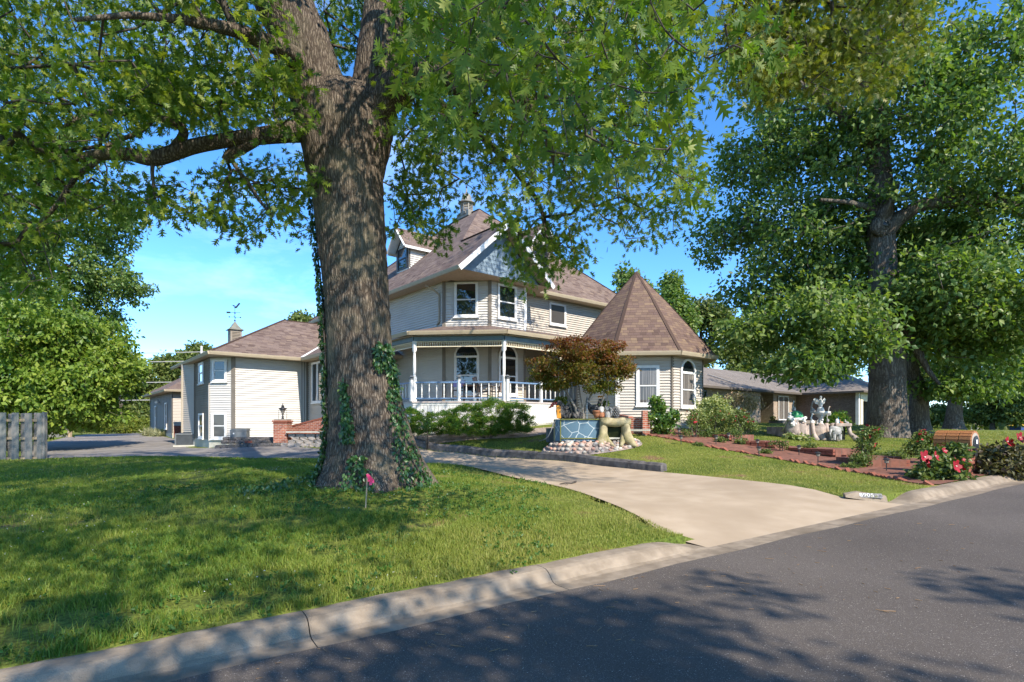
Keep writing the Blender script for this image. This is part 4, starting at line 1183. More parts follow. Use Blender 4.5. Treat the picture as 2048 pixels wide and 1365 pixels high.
# ---------------------------------------------------------------- separate rear garage
rg = thing('rear_garage', H(6.8, 43.8, .75), 'low sided garage with hip roof and two narrow white windows beyond the air conditioner', 'garage')
W_ra = Wall(H(6.8, 43.8), H(14, 43.8)); W_rb = Wall(H(6.8, 53.7), H(6.8, 43.8))
rg_z = 3.95
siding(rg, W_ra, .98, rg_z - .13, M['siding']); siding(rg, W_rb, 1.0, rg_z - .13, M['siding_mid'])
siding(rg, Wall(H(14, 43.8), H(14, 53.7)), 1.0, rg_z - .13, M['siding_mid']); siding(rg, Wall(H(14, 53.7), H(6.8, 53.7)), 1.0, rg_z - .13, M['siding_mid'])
for W_ in (W_ra, W_rb): MB().obox(W_.at(W_.L / 2, -.02, .75), W_.d3, W_.n3, Z3, W_.L, .1, .6).build('foundation', M['foundation'], rg)
board(rg, W_rb, W_rb.L - .05, .9, rg_z - .14, .14, M['corner']); board(rg, W_rb, .05, .9, rg_z - .14, .14, M['corner'])
ge = .5; gw = 3.6 + ge
roof(rg, [[H(6.3, 43.3, rg_z), H(14.5, 43.3, rg_z), H(14.5 - gw, 43.3 + gw, rg_z + .62 * gw), H(6.3 + gw, 43.3 + gw, rg_z + .62 * gw)],
          [H(6.3, 54.2, rg_z), H(6.3, 43.3, rg_z), H(6.3 + gw, 43.3 + gw, rg_z + .62 * gw), H(6.3 + gw, 54.2 - gw, rg_z + .62 * gw)],
          [H(14.5, 54.2, rg_z), H(6.3, 54.2, rg_z), H(6.3 + gw, 54.2 - gw, rg_z + .62 * gw)],
          [H(14.5, 43.3, rg_z), H(14.5, 54.2, rg_z), H(6.3 + gw, 54.2 - gw, rg_z + .62 * gw), H(6.3 + gw, 43.3 + gw, rg_z + .62 * gw)]], M['shingle'], .05)
gutter(rg, [H(6.3, 54.2, rg_z), H(6.3, 43.3, rg_z), H(14.5, 43.3, rg_z)])
soffit(rg, [H(6.3, 43.3, rg_z - .13), H(14.5, 43.3, rg_z - .13), H(14.5, 54.2, rg_z - .13), H(6.3, 54.2, rg_z - .13)])
window(rg, W_rb, W_rb.L * .28, 1.3, 3.05, .75, cas=.09); window(rg, W_rb, W_rb.L * .76, 1.3, 3.15, .75, cas=.09)
fl_ = MB(); q_ = W_rb.at(W_rb.L * .45, .12, 3.3); fl_.box(q_, .12, .12, .08)
for sg in (-1, 1): fl_.tube([q_, q_ + W_rb.d3 * sg * .18 + W_rb.n3 * .12 - Z3 * .03], [.03, .08], 8)
fl_.build('flood_light', M['white_trim'], rg)
MB().obox(W_ra.at(.85, .04, 1.15), W_ra.d3, W_ra.n3, Z3, 1.6, .12, .75).build('brick_panel', noise_mat('dark_red_brick_panel', (.16,.05,.035), (.26,.09,.06), 14, .9, 4, bump=.4), rg)
# ================================================================== foliage kit
def tmpl(kind):
    if kind == 'oak':       # pin oak: narrow body, three pairs of pointed lobes, tip
        v = [(-.03, 0), (.03, 0), (.10, .78), (-.10, .78), (0, 1.0)]
        t = [(0, 1, 2), (0, 2, 3), (3, 2, 4)]
        for y0, y1, ty, tx in ((.12, .36, .42, .34), (.36, .62, .74, .52), (.60, .82, .98, .34)):
            for sg in (-1, 1):
                k = len(v); v += [(sg * .045, y0), (sg * .055, y1), (sg * tx, ty)]; t.append((k, k + 1, k + 2) if sg < 0 else (k, k + 2, k + 1))
        z = [0.10 * (abs(x)) - .12 * (y * y) for x, y in v]
    elif kind == 'maple':   # star leaf
        v = [(0, 0), (0, .42)]
        t = []
        for a, r in ((-100, .5), (-48, .62), (0, .66), (48, .62), (100, .5)):
            a = radians(a); k = len(v)
            for da, rr in ((-.32, .2), (0, r), (.32, .2)): v.append((sin(a + da) * rr, .42 + cos(a + da) * rr))
            t += [(1, k, k + 1), (1, k + 1, k + 2)]
        z = [0.12 * abs(x) - .15 * y * y for x, y in v]
    elif kind == 'simple':
        v = [(0, 0), (.30, .45), (0, 1), (-.30, .45)]; t = [(0, 1, 2), (0, 2, 3)]; z = [0, .09, -.06, .09]
    elif kind == 'tri':
        v = [(-.3, .1), (.3, .2), (0, 1)]; t = [(0, 1, 2)]; z = [0, 0, 0]
    elif kind == 'needle':
        v = [(-.10, 0), (.10, 0), (0, 1)]; t = [(0, 1, 2)]; z = [0, 0, 0]
    return np.array([(a[0], a[1], c) for a, c in zip(v, z)], float), np.array(t, int)
TM = {k: tmpl(k) for k in ('oak', 'maple', 'simple', 'tri', 'needle')}

def unit(a): return a / np.maximum(np.linalg.norm(a, axis=-1, keepdims=True), 1e-9)

def leaves(pos, dirs, norms, size, kind, tone):
    """place one leaf per row; returns V, T, tone per vertex"""
    tv, tt = TM[kind]; n = len(pos)
    y = unit(dirs); x = unit(np.cross(y, norms)); z = np.cross(x, y)
    s = np.asarray(size).reshape(-1, 1, 1)
    V = pos[:, None, :] + s * (tv[None, :, 0, None] * x[:, None, :] + tv[None, :, 1, None] * y[:, None, :] + tv[None, :, 2, None] * z[:, None, :])
    T = tt[None] + (np.arange(n) * len(tv))[:, None, None]
    return V.reshape(-1, 3), T.reshape(-1, 3), np.repeat(tone, len(tv))

def cluster_leaves(C, per, rad, size, kind, rng, droop=.35, up=.5, flat=.7, tone_c=None, tone_v=.22, out=None):
    """sprays of leaves round cluster centres"""
    C = np.asarray(C, float); n = len(C) * per
    c = np.repeat(C, per, axis=0)
    o = rng.normal(size=(n, 3)); o = unit(o) * (rng.random((n, 1)) ** .45); o[:, 2] *= flat
    r = np.repeat(np.broadcast_to(np.asarray(rad, float), (len(C),)), per)[:, None]
    pos = c + o * r
    d = unit(o * .7 + rng.normal(size=(n, 3)) * .55 + np.array([0, 0, -droop]))
    if out is not None: d = unit(d + np.repeat(out, per, axis=0) * .5)
    nm = unit(rng.normal(size=(n, 3)) * .75 + np.array([0, 0, up]))
    sz = np.repeat(np.broadcast_to(np.asarray(size, float), (len(C),)), per) * rng.uniform(.7, 1.25, n)
    tc = rng.uniform(.25, .75, len(C)) if tone_c is None else tone_c
    tone = np.clip(np.repeat(tc, per) + rng.normal(size=n) * tone_v, 0, 1)
    return leaves(pos, d, nm, sz, kind, tone)

def join(parts):
    Vs, Ts, As = [], [], []; k = 0
    for V, T, a in parts:
        Vs.append(V); Ts.append(T + k); As.append(a); k += len(V)
    return np.concatenate(Vs), np.concatenate(Ts), np.concatenate(As)

def edge_tubes(P0, P1, R0, R1, seg=5):
    P0 = np.asarray(P0, float); P1 = np.asarray(P1, float); n = len(P0)
    t = unit(P1 - P0); ref = np.where(np.abs(t[:, 2:3]) > .9, np.array([[1., 0, 0]]), np.array([[0, 0, 1.]]))
    a = unit(np.cross(t, ref)); b = np.cross(t, a)
    an = np.arange(seg) * 2 * pi / seg
    ring = a[:, None, :] * np.cos(an)[None, :, None] + b[:, None, :] * np.sin(an)[None, :, None]
    V = np.concatenate([P0[:, None] + ring * np.asarray(R0)[:, None, None], P1[:, None] + ring * np.asarray(R1)[:, None, None]], 1)
    k = np.arange(seg); k2 = (k + 1) % seg
    q = np.stack([k, k2, seg + k2, seg + k], -1)
    T = q[None] + (np.arange(n) * 2 * seg)[:, None, None]
    return V.reshape(-1, 3), T.reshape(-1, 4)

def grow_twigs(nodes, C, rng, sag=.06, rmin=.006, step=.45, kpow=.42, maxr=.09):
    """join every cluster to the nearest part of the skeleton grown so far"""
    N = [np.array(q, float) for q in nodes]; par = [-1] * len(N)
    C = np.asarray(C, float); base = np.array(N)
    d0 = np.min(np.linalg.norm(C[:, None, :] - base[None], axis=-1) if len(C) * len(base) < 6e6 else np.stack([np.linalg.norm(C - b, axis=-1) for b in base], -1), axis=1)
    order = np.argsort(d0)
    cap_ = len(N) + len(C) * 14
    A = np.empty((cap_, 3)); A[:len(N)] = base; cnt = len(N); parent = np.full(cap_, -1); w = np.zeros(cap_)
    for i in order:
        c = C[i]; dd = np.linalg.norm(A[:cnt] - c, axis=1)
        j = int(np.argmin(dd)); L = dd[j]; m = max(1, min(12, int(L / step)))
        p = j; a = A[j].copy()
        side = rng.normal(size=3) * .12 * L
        for k in range(1, m + 1):
            t = k / m; q = a + (c - a) * t + side * sin(pi * t) * .5 - np.array([0, 0, sag * L * sin(pi * t)])
            if cnt >= cap_: break
            A[cnt] = q; parent[cnt] = p; p = cnt; cnt += 1
        w[p] += 1
    nb = len(N)
    for k in range(cnt - 1, nb - 1, -1):
        w[parent[k]] += w[k]
    ids = np.arange(nb, cnt); pr = parent[ids]
    r1 = np.minimum(rmin * np.maximum(w[ids], 1) ** kpow, maxr)
    wp = np.where(pr < nb, w[ids] * 1.2, w[pr]); r0 = np.minimum(rmin * np.maximum(wp, 1) ** kpow, maxr)
    return edge_tubes(A[pr], A[ids], np.minimum(r0, r1 * 1.6), r1)

def lump_points(lumps, rng, shell=.45):
    out = []
    for (c, r, n) in lumps:
        d = unit(rng.normal(size=(n, 3))); rr = (shell + (1 - shell) * rng.random((n, 1))) if shell < 1 else 1
        wob = 1 + .16 * np.sin(d[:, :1] * 7 + c[0]) * np.sin(d[:, 1:2] * 6 + c[1] * 2) + .10 * np.sin(d[:, 2:3] * 11 + c[2])
        out.append(np.array(c) + d * rr * wob * np.array(r))
    return np.concatenate(out)

# periodic value noise (angle, height)
def vnoise(a, z, na, seed):
    rg_ = np.random.default_rng(seed); tab = rg_.random((na, 512))
    x = (a / (2 * pi) * na) % na; i = np.floor(x).astype(int); fx = x - i; fx = fx * fx * (3 - 2 * fx)
    j = np.floor(z).astype(int); fz = z - j; fz = fz * fz * (3 - 2 * fz); j = j % 511
    i2 = (i + 1) % na; i = i % na
    return (tab[i, j] * (1 - fx) + tab[i2, j] * fx) * (1 - fz) + (tab[i, j + 1] * (1 - fx) + tab[i2, j + 1] * fx) * fz

def bark_tube(pts, rads, na, dz, amp, seed, ridges=34, flare=None, squash=1.0, caps=True):
    """lofted trunk with fissured bark as real relief; returns V, quads"""
    pts = np.array(pts, float); rads = np.array(rads, float)
    L = np.concatenate([[0], np.cumsum(np.linalg.norm(np.diff(pts, axis=0), axis=1))])
    n = max(6, int(L[-1] / dz)); t = np.linspace(0, L[-1], n)
    C = np.stack([np.interp(t, L, pts[:, k]) for k in range(3)], -1); R = np.interp(t, L, rads)
    for _ in range(max(2, int(.25 / dz))):       # smooth the polyline
        C[1:-1] = (C[:-2] + 2 * C[1:-1] + C[2:]) / 4; R[1:-1] = (R[:-2] + 2 * R[1:-1] + R[2:]) / 4
    T = unit(np.gradient(C, axis=0)); a0 = np.array([1., 0.05, 0.0]); Af = []; 
    for k in range(n):
        a0 = a0 - T[k] * a0.dot(T[k]); a0 /= np.linalg.norm(a0); Af.append(a0.copy())
    Af = np.array(Af); Bf = np.cross(T, Af)
    th = np.arange(na) * 2 * pi / na
    TH, TT = np.meshgrid(th, t)
    warp = (vnoise(TH, TT * 3.0, 9, seed) - .5) * .55
    ph = (TH + warp) % (2 * pi)
    f1 = np.abs(vnoise(ph, TT * 4.5, ridges, seed + 1) * 2 - 1); f2 = vnoise(ph, TT * 11, ridges * 2, seed + 2); f3 = vnoise(TH, TT * .9, 6, seed + 3)
    disp = amp * (1.0 * f1 + .5 * f2) - amp * .7 + (f3 - .5) * amp * 2.2
    rr = R[:, None] * (1 + (0 if flare is None else flare(TH, TT))) + disp * np.minimum(1, R[:, None] / .2)
    V = C[:, None, :] + Af[:, None, :] * (np.cos(TH) * rr)[..., None] + Bf[:, None, :] * (np.sin(TH) * rr * squash)[..., None]
    k = np.arange(n * na).reshape(n, na); k2 = np.roll(k, -1, axis=1)
    Q = np.stack([k[:-1], k2[:-1], k2[1:], k[1:]], -1).reshape(-1, 4)
    return V.reshape(-1, 3), Q

def bark_mat(name, c1, c2, c3, sc=(27, 27, 3.6), depth=.03):
    m, n, l, b = newmat(name)
    tc = n.new('ShaderNodeTexCoord'); mp = n.new('ShaderNodeMapping'); mp.inputs['Scale'].default_value = sc
    l.new(tc.outputs['Object'], mp.inputs['Vector'])
    nw = n.new('ShaderNodeTexNoise'); nw.inputs['Scale'].default_value = 2.0; nw.inputs['Detail'].default_value = 3
    l.new(tc.outputs['Object'], nw.inputs['Vector'])
    nw.inputs['Scale'].default_value = 7.0
    wv_ = n.new('ShaderNodeVectorMath'); wv_.operation = 'MULTIPLY_ADD'; wv_.inputs[1].default_value = (1.6, 1.6, .9)
    l.new(nw.outputs['Color'], wv_.inputs[0]); l.new(mp.outputs['Vector'], wv_.inputs[2])
    vo = n.new('ShaderNodeTexVoronoi'); vo.feature = 'DISTANCE_TO_EDGE'; vo.inputs['Scale'].default_value = 1.0; l.new(wv_.outputs['Vector'], vo.inputs['Vector'])
    nz = n.new('ShaderNodeTexNoise'); nz.inputs['Scale'].default_value = 3.0; nz.inputs['Detail'].default_value = 9; nz.inputs['Roughness'].default_value = .65; l.new(mp.outputs['Vector'], nz.inputs['Vector'])
    h = n.new('ShaderNodeMath'); h.operation = 'MULTIPLY'; h.inputs[1].default_value = 2.6; h.use_clamp = True; l.new(vo.outputs['Distance'], h.inputs[0])
    h2 = n.new('ShaderNodeMath'); h2.operation = 'MULTIPLY'; l.new(h.outputs[0], h2.inputs[0]); l.new(nz.outputs['Fac'], h2.inputs[1])
    r = n.new('ShaderNodeValToRGB'); r.color_ramp.elements[0].position = .03; r.color_ramp.elements[0].color = (*c1, 1)
    r.color_ramp.elements[1].position = .52; r.color_ramp.elements[1].color = (*c2, 1)
    l.new(h2.outputs[0], r.inputs['Fac'])
    big = n.new('ShaderNodeTexNoise'); big.inputs['Scale'].default_value = 1.3; big.inputs['Detail'].default_value = 5; l.new(tc.outputs['Object'], big.inputs['Vector'])
    br = n.new('ShaderNodeValToRGB'); br.color_ramp.elements[0].position = .5; br.color_ramp.elements[1].position = .72; br.color_ramp.elements[0].color = (0, 0, 0, 1); br.color_ramp.elements[1].color = (.6, .6, .6, 1)
    l.new(big.outputs['Fac'], br.inputs['Fac'])
    mx = n.new('ShaderNodeMix'); mx.data_type = 'RGBA'; mx.inputs['B'].default_value = (*c3, 1)
    l.new(br.outputs['Color'], mx.inputs['Factor']); l.new(r.outputs['Color'], mx.inputs['A'])
    l.new(mx.outputs['Result'], b.inputs['Base Color']); b.inputs['Roughness'].default_value = .95; setspec(b, .1)
    bp = n.new('ShaderNodeBump'); bp.inputs['Strength'].default_value = .9; bp.inputs['Distance'].default_value = depth
    l.new(h2.outputs[0], bp.inputs['Height']); l.new(bp.outputs['Normal'], b.inputs['Normal'])
    return m
M['oak_bark'] = bark_mat('oak_bark', (0.055, 0.042, 0.032), (0.235, 0.19, 0.145), (0.17, 0.155, 0.10))
M['oak_twig'] = noise_mat('oak_twig', (0.05, 0.04, 0.032), (0.10, 0.085, 0.07), 12, .9)
M['gum_bark'] = bark_mat('grey_bark', (0.075, 0.06, 0.048), (0.22, 0.185, 0.15), (0.16, 0.15, 0.12), sc=(12, 12, 1.6))
M['oak_leaf'] = leaf_mat('oak_leaves', (0.060, 0.130, 0.016), (0.26, 0.30, 0.042), (0.135, 0.215, 0.028), trans=.50)
M['oak_leaf_dry'] = leaf_mat('oak_leaves_yellowing', (0.085, 0.120, 0.016), (0.33, 0.31, 0.055), (0.175, 0.205, 0.030), trans=.45)
M['gum_leaf'] = leaf_mat('maple_leaves', (0.060, 0.120, 0.030), (0.26, 0.32, 0.090), (0.130, 0.210, 0.052), trans=.42)
M['lime_leaf'] = leaf_mat('bright_maple_leaves', (0.085, 0.160, 0.020), (0.30, 0.37, 0.060), (0.17, 0.255, 0.036), trans=.40)
M['far_leaf'] = leaf_mat('distant_leaves', (0.065, 0.105, 0.024), (0.21, 0.24, 0.065), (0.125, 0.165, 0.040), trans=.32)

# ================================================================== the oak on the lawn
OY = 9.85
oz = tz((752 - XC) / F * OY, OY)
oak = thing('oak_tree', ((752 - XC) / F * OY, OY, oz), 'massive oak with deeply fissured forked trunk wrapped in ivy on the front lawn', 'tree')
def px3(px, py, Y=OY): return tuple(P(px, py, Y))
PW = OY / F
def root_flare(TH, TT):
    f = np.exp(-TT / .38); return f * (.20 * np.cos(5 * TH + .6) + .12 * np.cos(3 * TH + 2.0) + .08 * np.cos(9 * TH)) + .10 * np.exp(-TT / .16)
main_p = [(752, 990, 112), (751, 962, 104), (747, 930, 94), (741, 890, 83), (736, 845, 76), (729, 800, 71), (719, 700, 64), (712, 600, 63), (704, 500, 66), (697, 400, 69), (690, 325, 76), (688, 262, 84), (684, 215, 80), (682, 185, 60)]
Vt, Qt = bark_tube([px3(a, b_) for a, b_, c in main_p], [c * PW for a, b_, c in main_p], 150, .035, .022, 5, 40, root_flare, .94)
np_mesh('trunk', Vt, Qt, M['oak_bark'], oak, corner=4, smooth=True)
LIMBS = [
    ([(684, 380, 52, 0), (668, 300, 60, 0), (652, 235, 59, 0), (630, 160, 56, 0), (604, 80, 55, -.1), (566, 0, 55, -.2), (515, -110, 50, -.3), (450, -260, 42, -.6), (390, -430, 34, -1.0), (330, -600, 24, -1.2)], 110),
    ([(712, 380, 46, 0), (728, 300, 50, .05), (742, 235, 49, .1), (754, 160, 45, .1), (764, 80, 42, .1), (772, 0, 40, .15), (788, -120, 36, .3), (806, -280, 30, .6), (820, -430, 22, .9)], 90),
    ([(742, 232, 36, -.05), (778, 188, 36, -.12), (825, 158, 33, -.3), (878, 158, 28, -.55), (930, 172, 20, -.8), (1000, 150, 13, -1.2), (1080, 125, 7, -1.7), (1150, 90, 3, -2.2)], 60),
    ([(905, 168, 17, -.75), (930, 188, 15, -.75), (944, 222, 13, -.7), (948, 232, 10, -.7)], 30),
    ([(640, 258, 30, -.1), (604, 262, 21, -.25), (540, 270, 17, -.45), (457, 280, 14, -.6), (387, 293, 14, -.7), (330, 312, 15, -.8), (306, 320, 15, -.8), (275, 313, 13, -.85), (246, 306, 12, -.9), (197, 310, 11, -.9), (160, 316, 8, -.9), (134, 318, 6, -.9), (60, 300, 4, -.8)], 40),
    ([(345, 300, 9, -.75), (362, 282, 9, -.8), (373, 262, 9, -.85), (362, 250, 8, -.9), (340, 242, 7, -.9), (309, 234, 6, -.9), (246, 226, 6, -1.0), (190, 225, 5, -1.1), (150, 240, 4, -1.2), (123, 257, 3, -1.2)], 20),
    ([(309, 236, 5, -.9), (292, 255, 5, -1), (274, 268, 5, -1.1), (240, 280, 4, -1.2), (211, 292, 4, -1.3)], 14),
    ([(520, 276, 10, -.5), (500, 288, 12, -.5), (470, 302, 12, -.5), (454, 315, 11, -.5), (450, 322, 8, -.5)], 24),
    ([(462, 318, 4, -.5), (478, 345, 4, -.5), (499, 369, 4, -.4), (520, 405, 3, -.3), (545, 430, 3, -.2)], 10),
    ([(197, 314, 6, -.9), (192, 330, 5, -.9), (172, 336, 5, -.9), (151, 355, 5, -.9), (130, 387, 5, -.8), (110, 415, 4, -.8), (88, 440, 4, -.7), (63, 468, 3, -.7)], 14),
    ([(306, 326, 4, -.8), (302, 350, 3.5, -.8), (310, 372, 3, -.8), (308, 398, 2.5, -.8)], 8),
    ([(612, 130, 22, -.2), (560, 95, 17, -.8), (470, 60, 13, -1.6), (370, 40, 9, -2.2), (260, 30, 6, -2.8), (150, 40, 4, -3.2)], 40),
    ([(600, 60, 26, .1), (520, -20, 22, .8), (430, -80, 18, 1.6), (330, -120, 14, 2.4)], 40),
    ([(780, 40, 24, .4), (860, -60, 20, .6), (980, -130, 16, .8), (1150, -200, 13, .2), (1330, -210, 10, -.8), (1480, -180, 7, -1.6), (1640, -120, 5, -2.0)], 40),
    ([(772, 100, 20, .3), (850, 60, 16, .9), (930, 20, 13, 1.6), (1050, 10, 10, 2.2), (1150, 60, 7, 2.8), (1230, 140, 5, 3.0)], 30),
    ([(835, 165, 13, -.2), (900, 230, 10, .6), (960, 270, 7, 1.2), (1020, 330, 5, 1.6), (1075, 400, 4, 1.9), (1100, 470, 3, 2.0)], 16),
    ([(1000, 150, 11, -1.4), (1040, 190, 9, -1.2), (1085, 250, 8, -1.0), (1105, 300, 7, -.8), (1110, 330, 5, -.8)], 14),
]
Vs, Qs, k0 = [], [], 0; skel = []
for li, (pl, na) in enumerate(LIMBS):
    pts = [px3(a, b_, OY + d) for a, b_, c, d in pl]; rr_ = [c * (OY + d) / F for a, b_, c, d in pl]
    V_, Q_ = bark_tube(pts, rr_, na, .04 if na > 50 else .07, .02 if na > 50 else .008, 20 + li, max(8, na // 4))
    Vs.append(V_); Qs.append(Q_ + k0); k0 += len(V_)
    for (p_, q_) in zip(pts[:-1], pts[1:]):
        m_ = max(2, int((Vector(q_) - Vector(p_)).length / .3))
        for j in range(m_): skel.append(np.array(p_) + (np.array(q_) - np.array(p_)) * j / m_)
np_mesh('limb', np.concatenate(Vs), np.concatenate(Qs), M['oak_bark'], oak, corner=4, smooth=True)

rg1 = np.random.default_rng(21)
def sample_px(boxes, rng):
    out = []
    for (x0, x1, y0, y1, Ya, Yb, n) in boxes:
        n = int(n * 1.0); px = rng.uniform(x0, x1, n); py = rng.uniform(y0, y1, n); Y = rng.uniform(Ya, Yb, n)
        out.append(np.stack([(px - XC) / F * Y, Y, EYE + (YH - py) / F * Y], -1))
    return np.concatenate(out)
def proj(A):
    return XC + F * A[:, 0] / np.maximum(A[:, 1], .05), YH - F * (A[:, 2] - EYE) / np.maximum(A[:, 1], .05)
# sprays of foliage round the limbs
OAK_BOXES = [
    (-260, 560, -180, 130, 7.2, 13.0, 420), (-260, 330, 120, 300, 7.5, 12.5, 200), (330, 610, 120, 255, 8.0, 12.5, 120),
    (-200, 130, 290, 470, 8.0, 12.0, 110), (130, 330, 330, 440, 8.6, 11, 34), (330, 470, 330, 440, 8.8, 10.5, 16), (430, 640, 300, 470, 9.0, 12.5, 46), (-100, 120, 470, 600, 9, 12, 40),
    (250, 330, 120, 230, 7.5, 9.5, 30), (640, 760, -150, 130, 10.3, 13.5, 80),
    (790, 1400, -180, 120, 7.0, 12.5, 300), (790, 1050, 110, 280, 8.5, 12.5, 110), (1030, 1390, 110, 300, 8.0, 12.5, 130),
    (780, 900, 270, 460, 10.0, 13.0, 42), (850, 950, 300, 370, 10, 13, 10), (850, 910, 440, 490, 11, 12.5, 6), (960, 1190, 290, 420, 9.5, 12.5, 50), (1180, 1400, 290, 440, 10, 13, 56), (1000, 1160, 420, 560, 10.5, 12.5, 46), (1230, 1370, 420, 480, 11, 13, 10),
]
C1 = sample_px(OAK_BOXES, rg1)
C1d = sample_px([(1440, 1850, -130, 100, 6.9, 8.6, 250), (1490, 1790, 90, 185, 7.0, 8.4, 90), (1450, 1610, 40, 160, 6.8, 8.0, 40)], rg1)
# crown above and towards the street, out of the picture
def shade_at(sx, sy, z, zg=.35):
    k = (z - zg) / math.tan(SUN_EL)
    return np.stack([sx + SUN_H.x * k, sy + SUN_H.y * k, z], -1)
n_ = 2200
spx = rg1.uniform(-260, 900, n_); spy = rg1.uniform(915, 1350, n_) ** 1.0
okz = (spx < 600 + (spy - 905) * 1.25) & (spy < 1365 - .19 * spx)
spx, spy = spx[okz], spy[okz]
gy_ = (EYE - .35) * F / (spy - YH); gx_ = (spx - XC) / F * gy_
# more even over the ground: thin where perspective crowds the samples
keep = rg1.random(len(gx_)) < np.clip(gy_ ** 2 / 110, .05, 1)
C2 = shade_at(gx_[keep], gy_[keep], rg1.uniform(7.6, 12.5, keep.sum()))
px_, py_ = proj(C2)
C2 = C2[(py_ < -40) | (C2[:, 1] < 1.0)]
C2 = C2[np.hypot(C2[:, 0] + 2.4, C2[:, 1] - 9.8) < 13.5][:560]
strip = shade_at(*(lambda a, b: ((a - XC) / F * (1.1 * F / (b - YH)), 1.1 * F / (b - YH)))(rg1.uniform(890, 1200, 40), rg1.uniform(908, 952, 40)), rg1.uniform(9.5, 14, 40))
px_, py_ = proj(strip); C2 = np.concatenate([C2, strip[py_ < -30]])
bayc = sample_px([(1290, 1640, -330, -70, 14.0, 16.5, 60)], rg1)
Vw, Tw = grow_twigs(skel, np.concatenate([C1, C1d]), rg1, rmin=.0055)
Vw2, Tw2 = grow_twigs(skel, np.concatenate([C2, bayc]), rg1, rmin=.007, step=.9)
np_mesh('twigs', np.concatenate([Vw, Vw2]), np.concatenate([Tw, Tw2 + len(Vw)]), M['oak_twig'], oak, corner=4)['kind'] = 'stuff'
# near sprays hanging over the street, large in the picture
near = sample_px([(800, 1130, -90, 110, 3.7, 5.6, 34), (830, 1260, 60, 250, 4.0, 6.0, 44), (1080, 1390, 120, 320, 3.9, 5.4, 34), (1200, 1420, -60, 120, 4.0, 5.5, 22), (850, 930, 100, 290, 4.6, 6.5, 10), (1440, 1540, -40, 120, 3.8, 4.6, 10), (1000, 1110, 300, 440, 6, 7.5, 8), (1280, 1400, 330, 390, 5, 6, 6)], rg1)
hang = [np.array(px3(a, b_, OY + d)) for a, b_, c, d in LIMBS[2][0][5:]] + [np.array(P(1250, -60, 4.6)), np.array(P(1050, 40, 5.2)), np.array(P(1150, 200, 4.8)), np.array(P(1330, 60, 4.4)), np.array(P(1460, -50, 4.3))]
Vn, Tn = grow_twigs(hang, near, rg1, rmin=.003, step=.16, sag=.10, maxr=.011)
np_mesh('twigs', Vn, Tn, M['oak_twig'], oak, corner=4)['kind'] = 'stuff'
o = np_mesh('near_sprays', *(lambda r: (r[0], r[1]))(R1 := cluster_leaves(near, 9, .24, .135, 'oak', rg1, droop=.75, up=.35, flat=.8, tone_v=.2)), M['oak_leaf'], oak, attr={'tone': R1[2]}); o['kind'] = 'stuff'
R2 = cluster_leaves(C1, 22, rg1.uniform(.30, .52, len(C1)), .14, 'oak', rg1, droop=.5, up=.5)
o = np_mesh('crown', R2[0], R2[1], M['oak_leaf'], oak, attr={'tone': R2[2]}); o['kind'] = 'stuff'
R3 = cluster_leaves(C1d, 24, rg1.uniform(.22, .36, len(C1d)), .092, 'oak', rg1, droop=.6, up=.5)
o = np_mesh('crown', R3[0], R3[1], M['oak_leaf_dry'], oak, attr={'tone': R3[2]}); o['kind'] = 'stuff'
R4 = cluster_leaves(np.concatenate([C2, bayc]), 28, .66, .17, 'simple', rg1, droop=.4, up=.7)
o = np_mesh('crown', R4[0], R4[1], M['oak_leaf'], oak, attr={'tone': R4[2]}); o['kind'] = 'stuff'

# ================================================================== general trees
def make_tree(name, label, base, trunk, lumps, size, per, rad, mat, bark, kind='simple', seed=1, shell=.45, group=None, na=60, amp=.016, droop=.3, limbs=(), flare_a=.35, rmin=.008, twig=True, step=.8, up=.55):
    rg_ = np.random.default_rng(seed)
    t = thing(name, base, label, 'tree', group)
    fl = lambda TH, TT: np.exp(-TT / .35) * (flare_a + .15 * np.cos(5 * TH + seed) + .08 * np.cos(3 * TH))
    V_, Q_ = bark_tube([q[:3] for q in trunk], [q[3] for q in trunk], na, .06 if na >= 60 else .2, amp, seed, max(8, na // 3), fl)
    np_mesh('trunk', V_, Q_, bark, t, corner=4, smooth=True)
    nodes = []
    for ch in [trunk] + list(limbs):
        for a, b_ in zip(ch[:-1], ch[1:]):
            a, b_ = np.array(a[:3]), np.array(b_[:3]); m_ = max(2, int(np.linalg.norm(b_ - a) / .5)); nodes += [a + (b_ - a) * j / m_ for j in range(m_)]
    for ch in limbs:
        V_, Q_ = bark_tube([q[:3] for q in ch], [q[3] for q in ch], max(16, na // 2), .1, amp * .6, seed + 3, 10)
        np_mesh('limb', V_, Q_, bark, t, corner=4, smooth=True)
    C = lump_points(lumps, rg_, shell)
    low = np.array([q[2] for q in nodes])
    if twig:
        keep = [q for q in nodes if q[2] > base[2] + .25 * (max(low) - base[2])]
        Vw_, Tw_ = grow_twigs(keep or nodes, C, rg_, rmin=rmin, step=step, sag=.03, maxr=.16)
        np_mesh('branches', Vw_, Tw_, bark, t, corner=4)['kind'] = 'stuff'
    R_ = cluster_leaves(C, per, rad, size, kind, rg_, droop=droop, up=up)
    o_ = np_mesh('crown', R_[0], R_[1], mat, t, attr={'tone': R_[2]}); o_['kind'] = 'stuff'
    return t

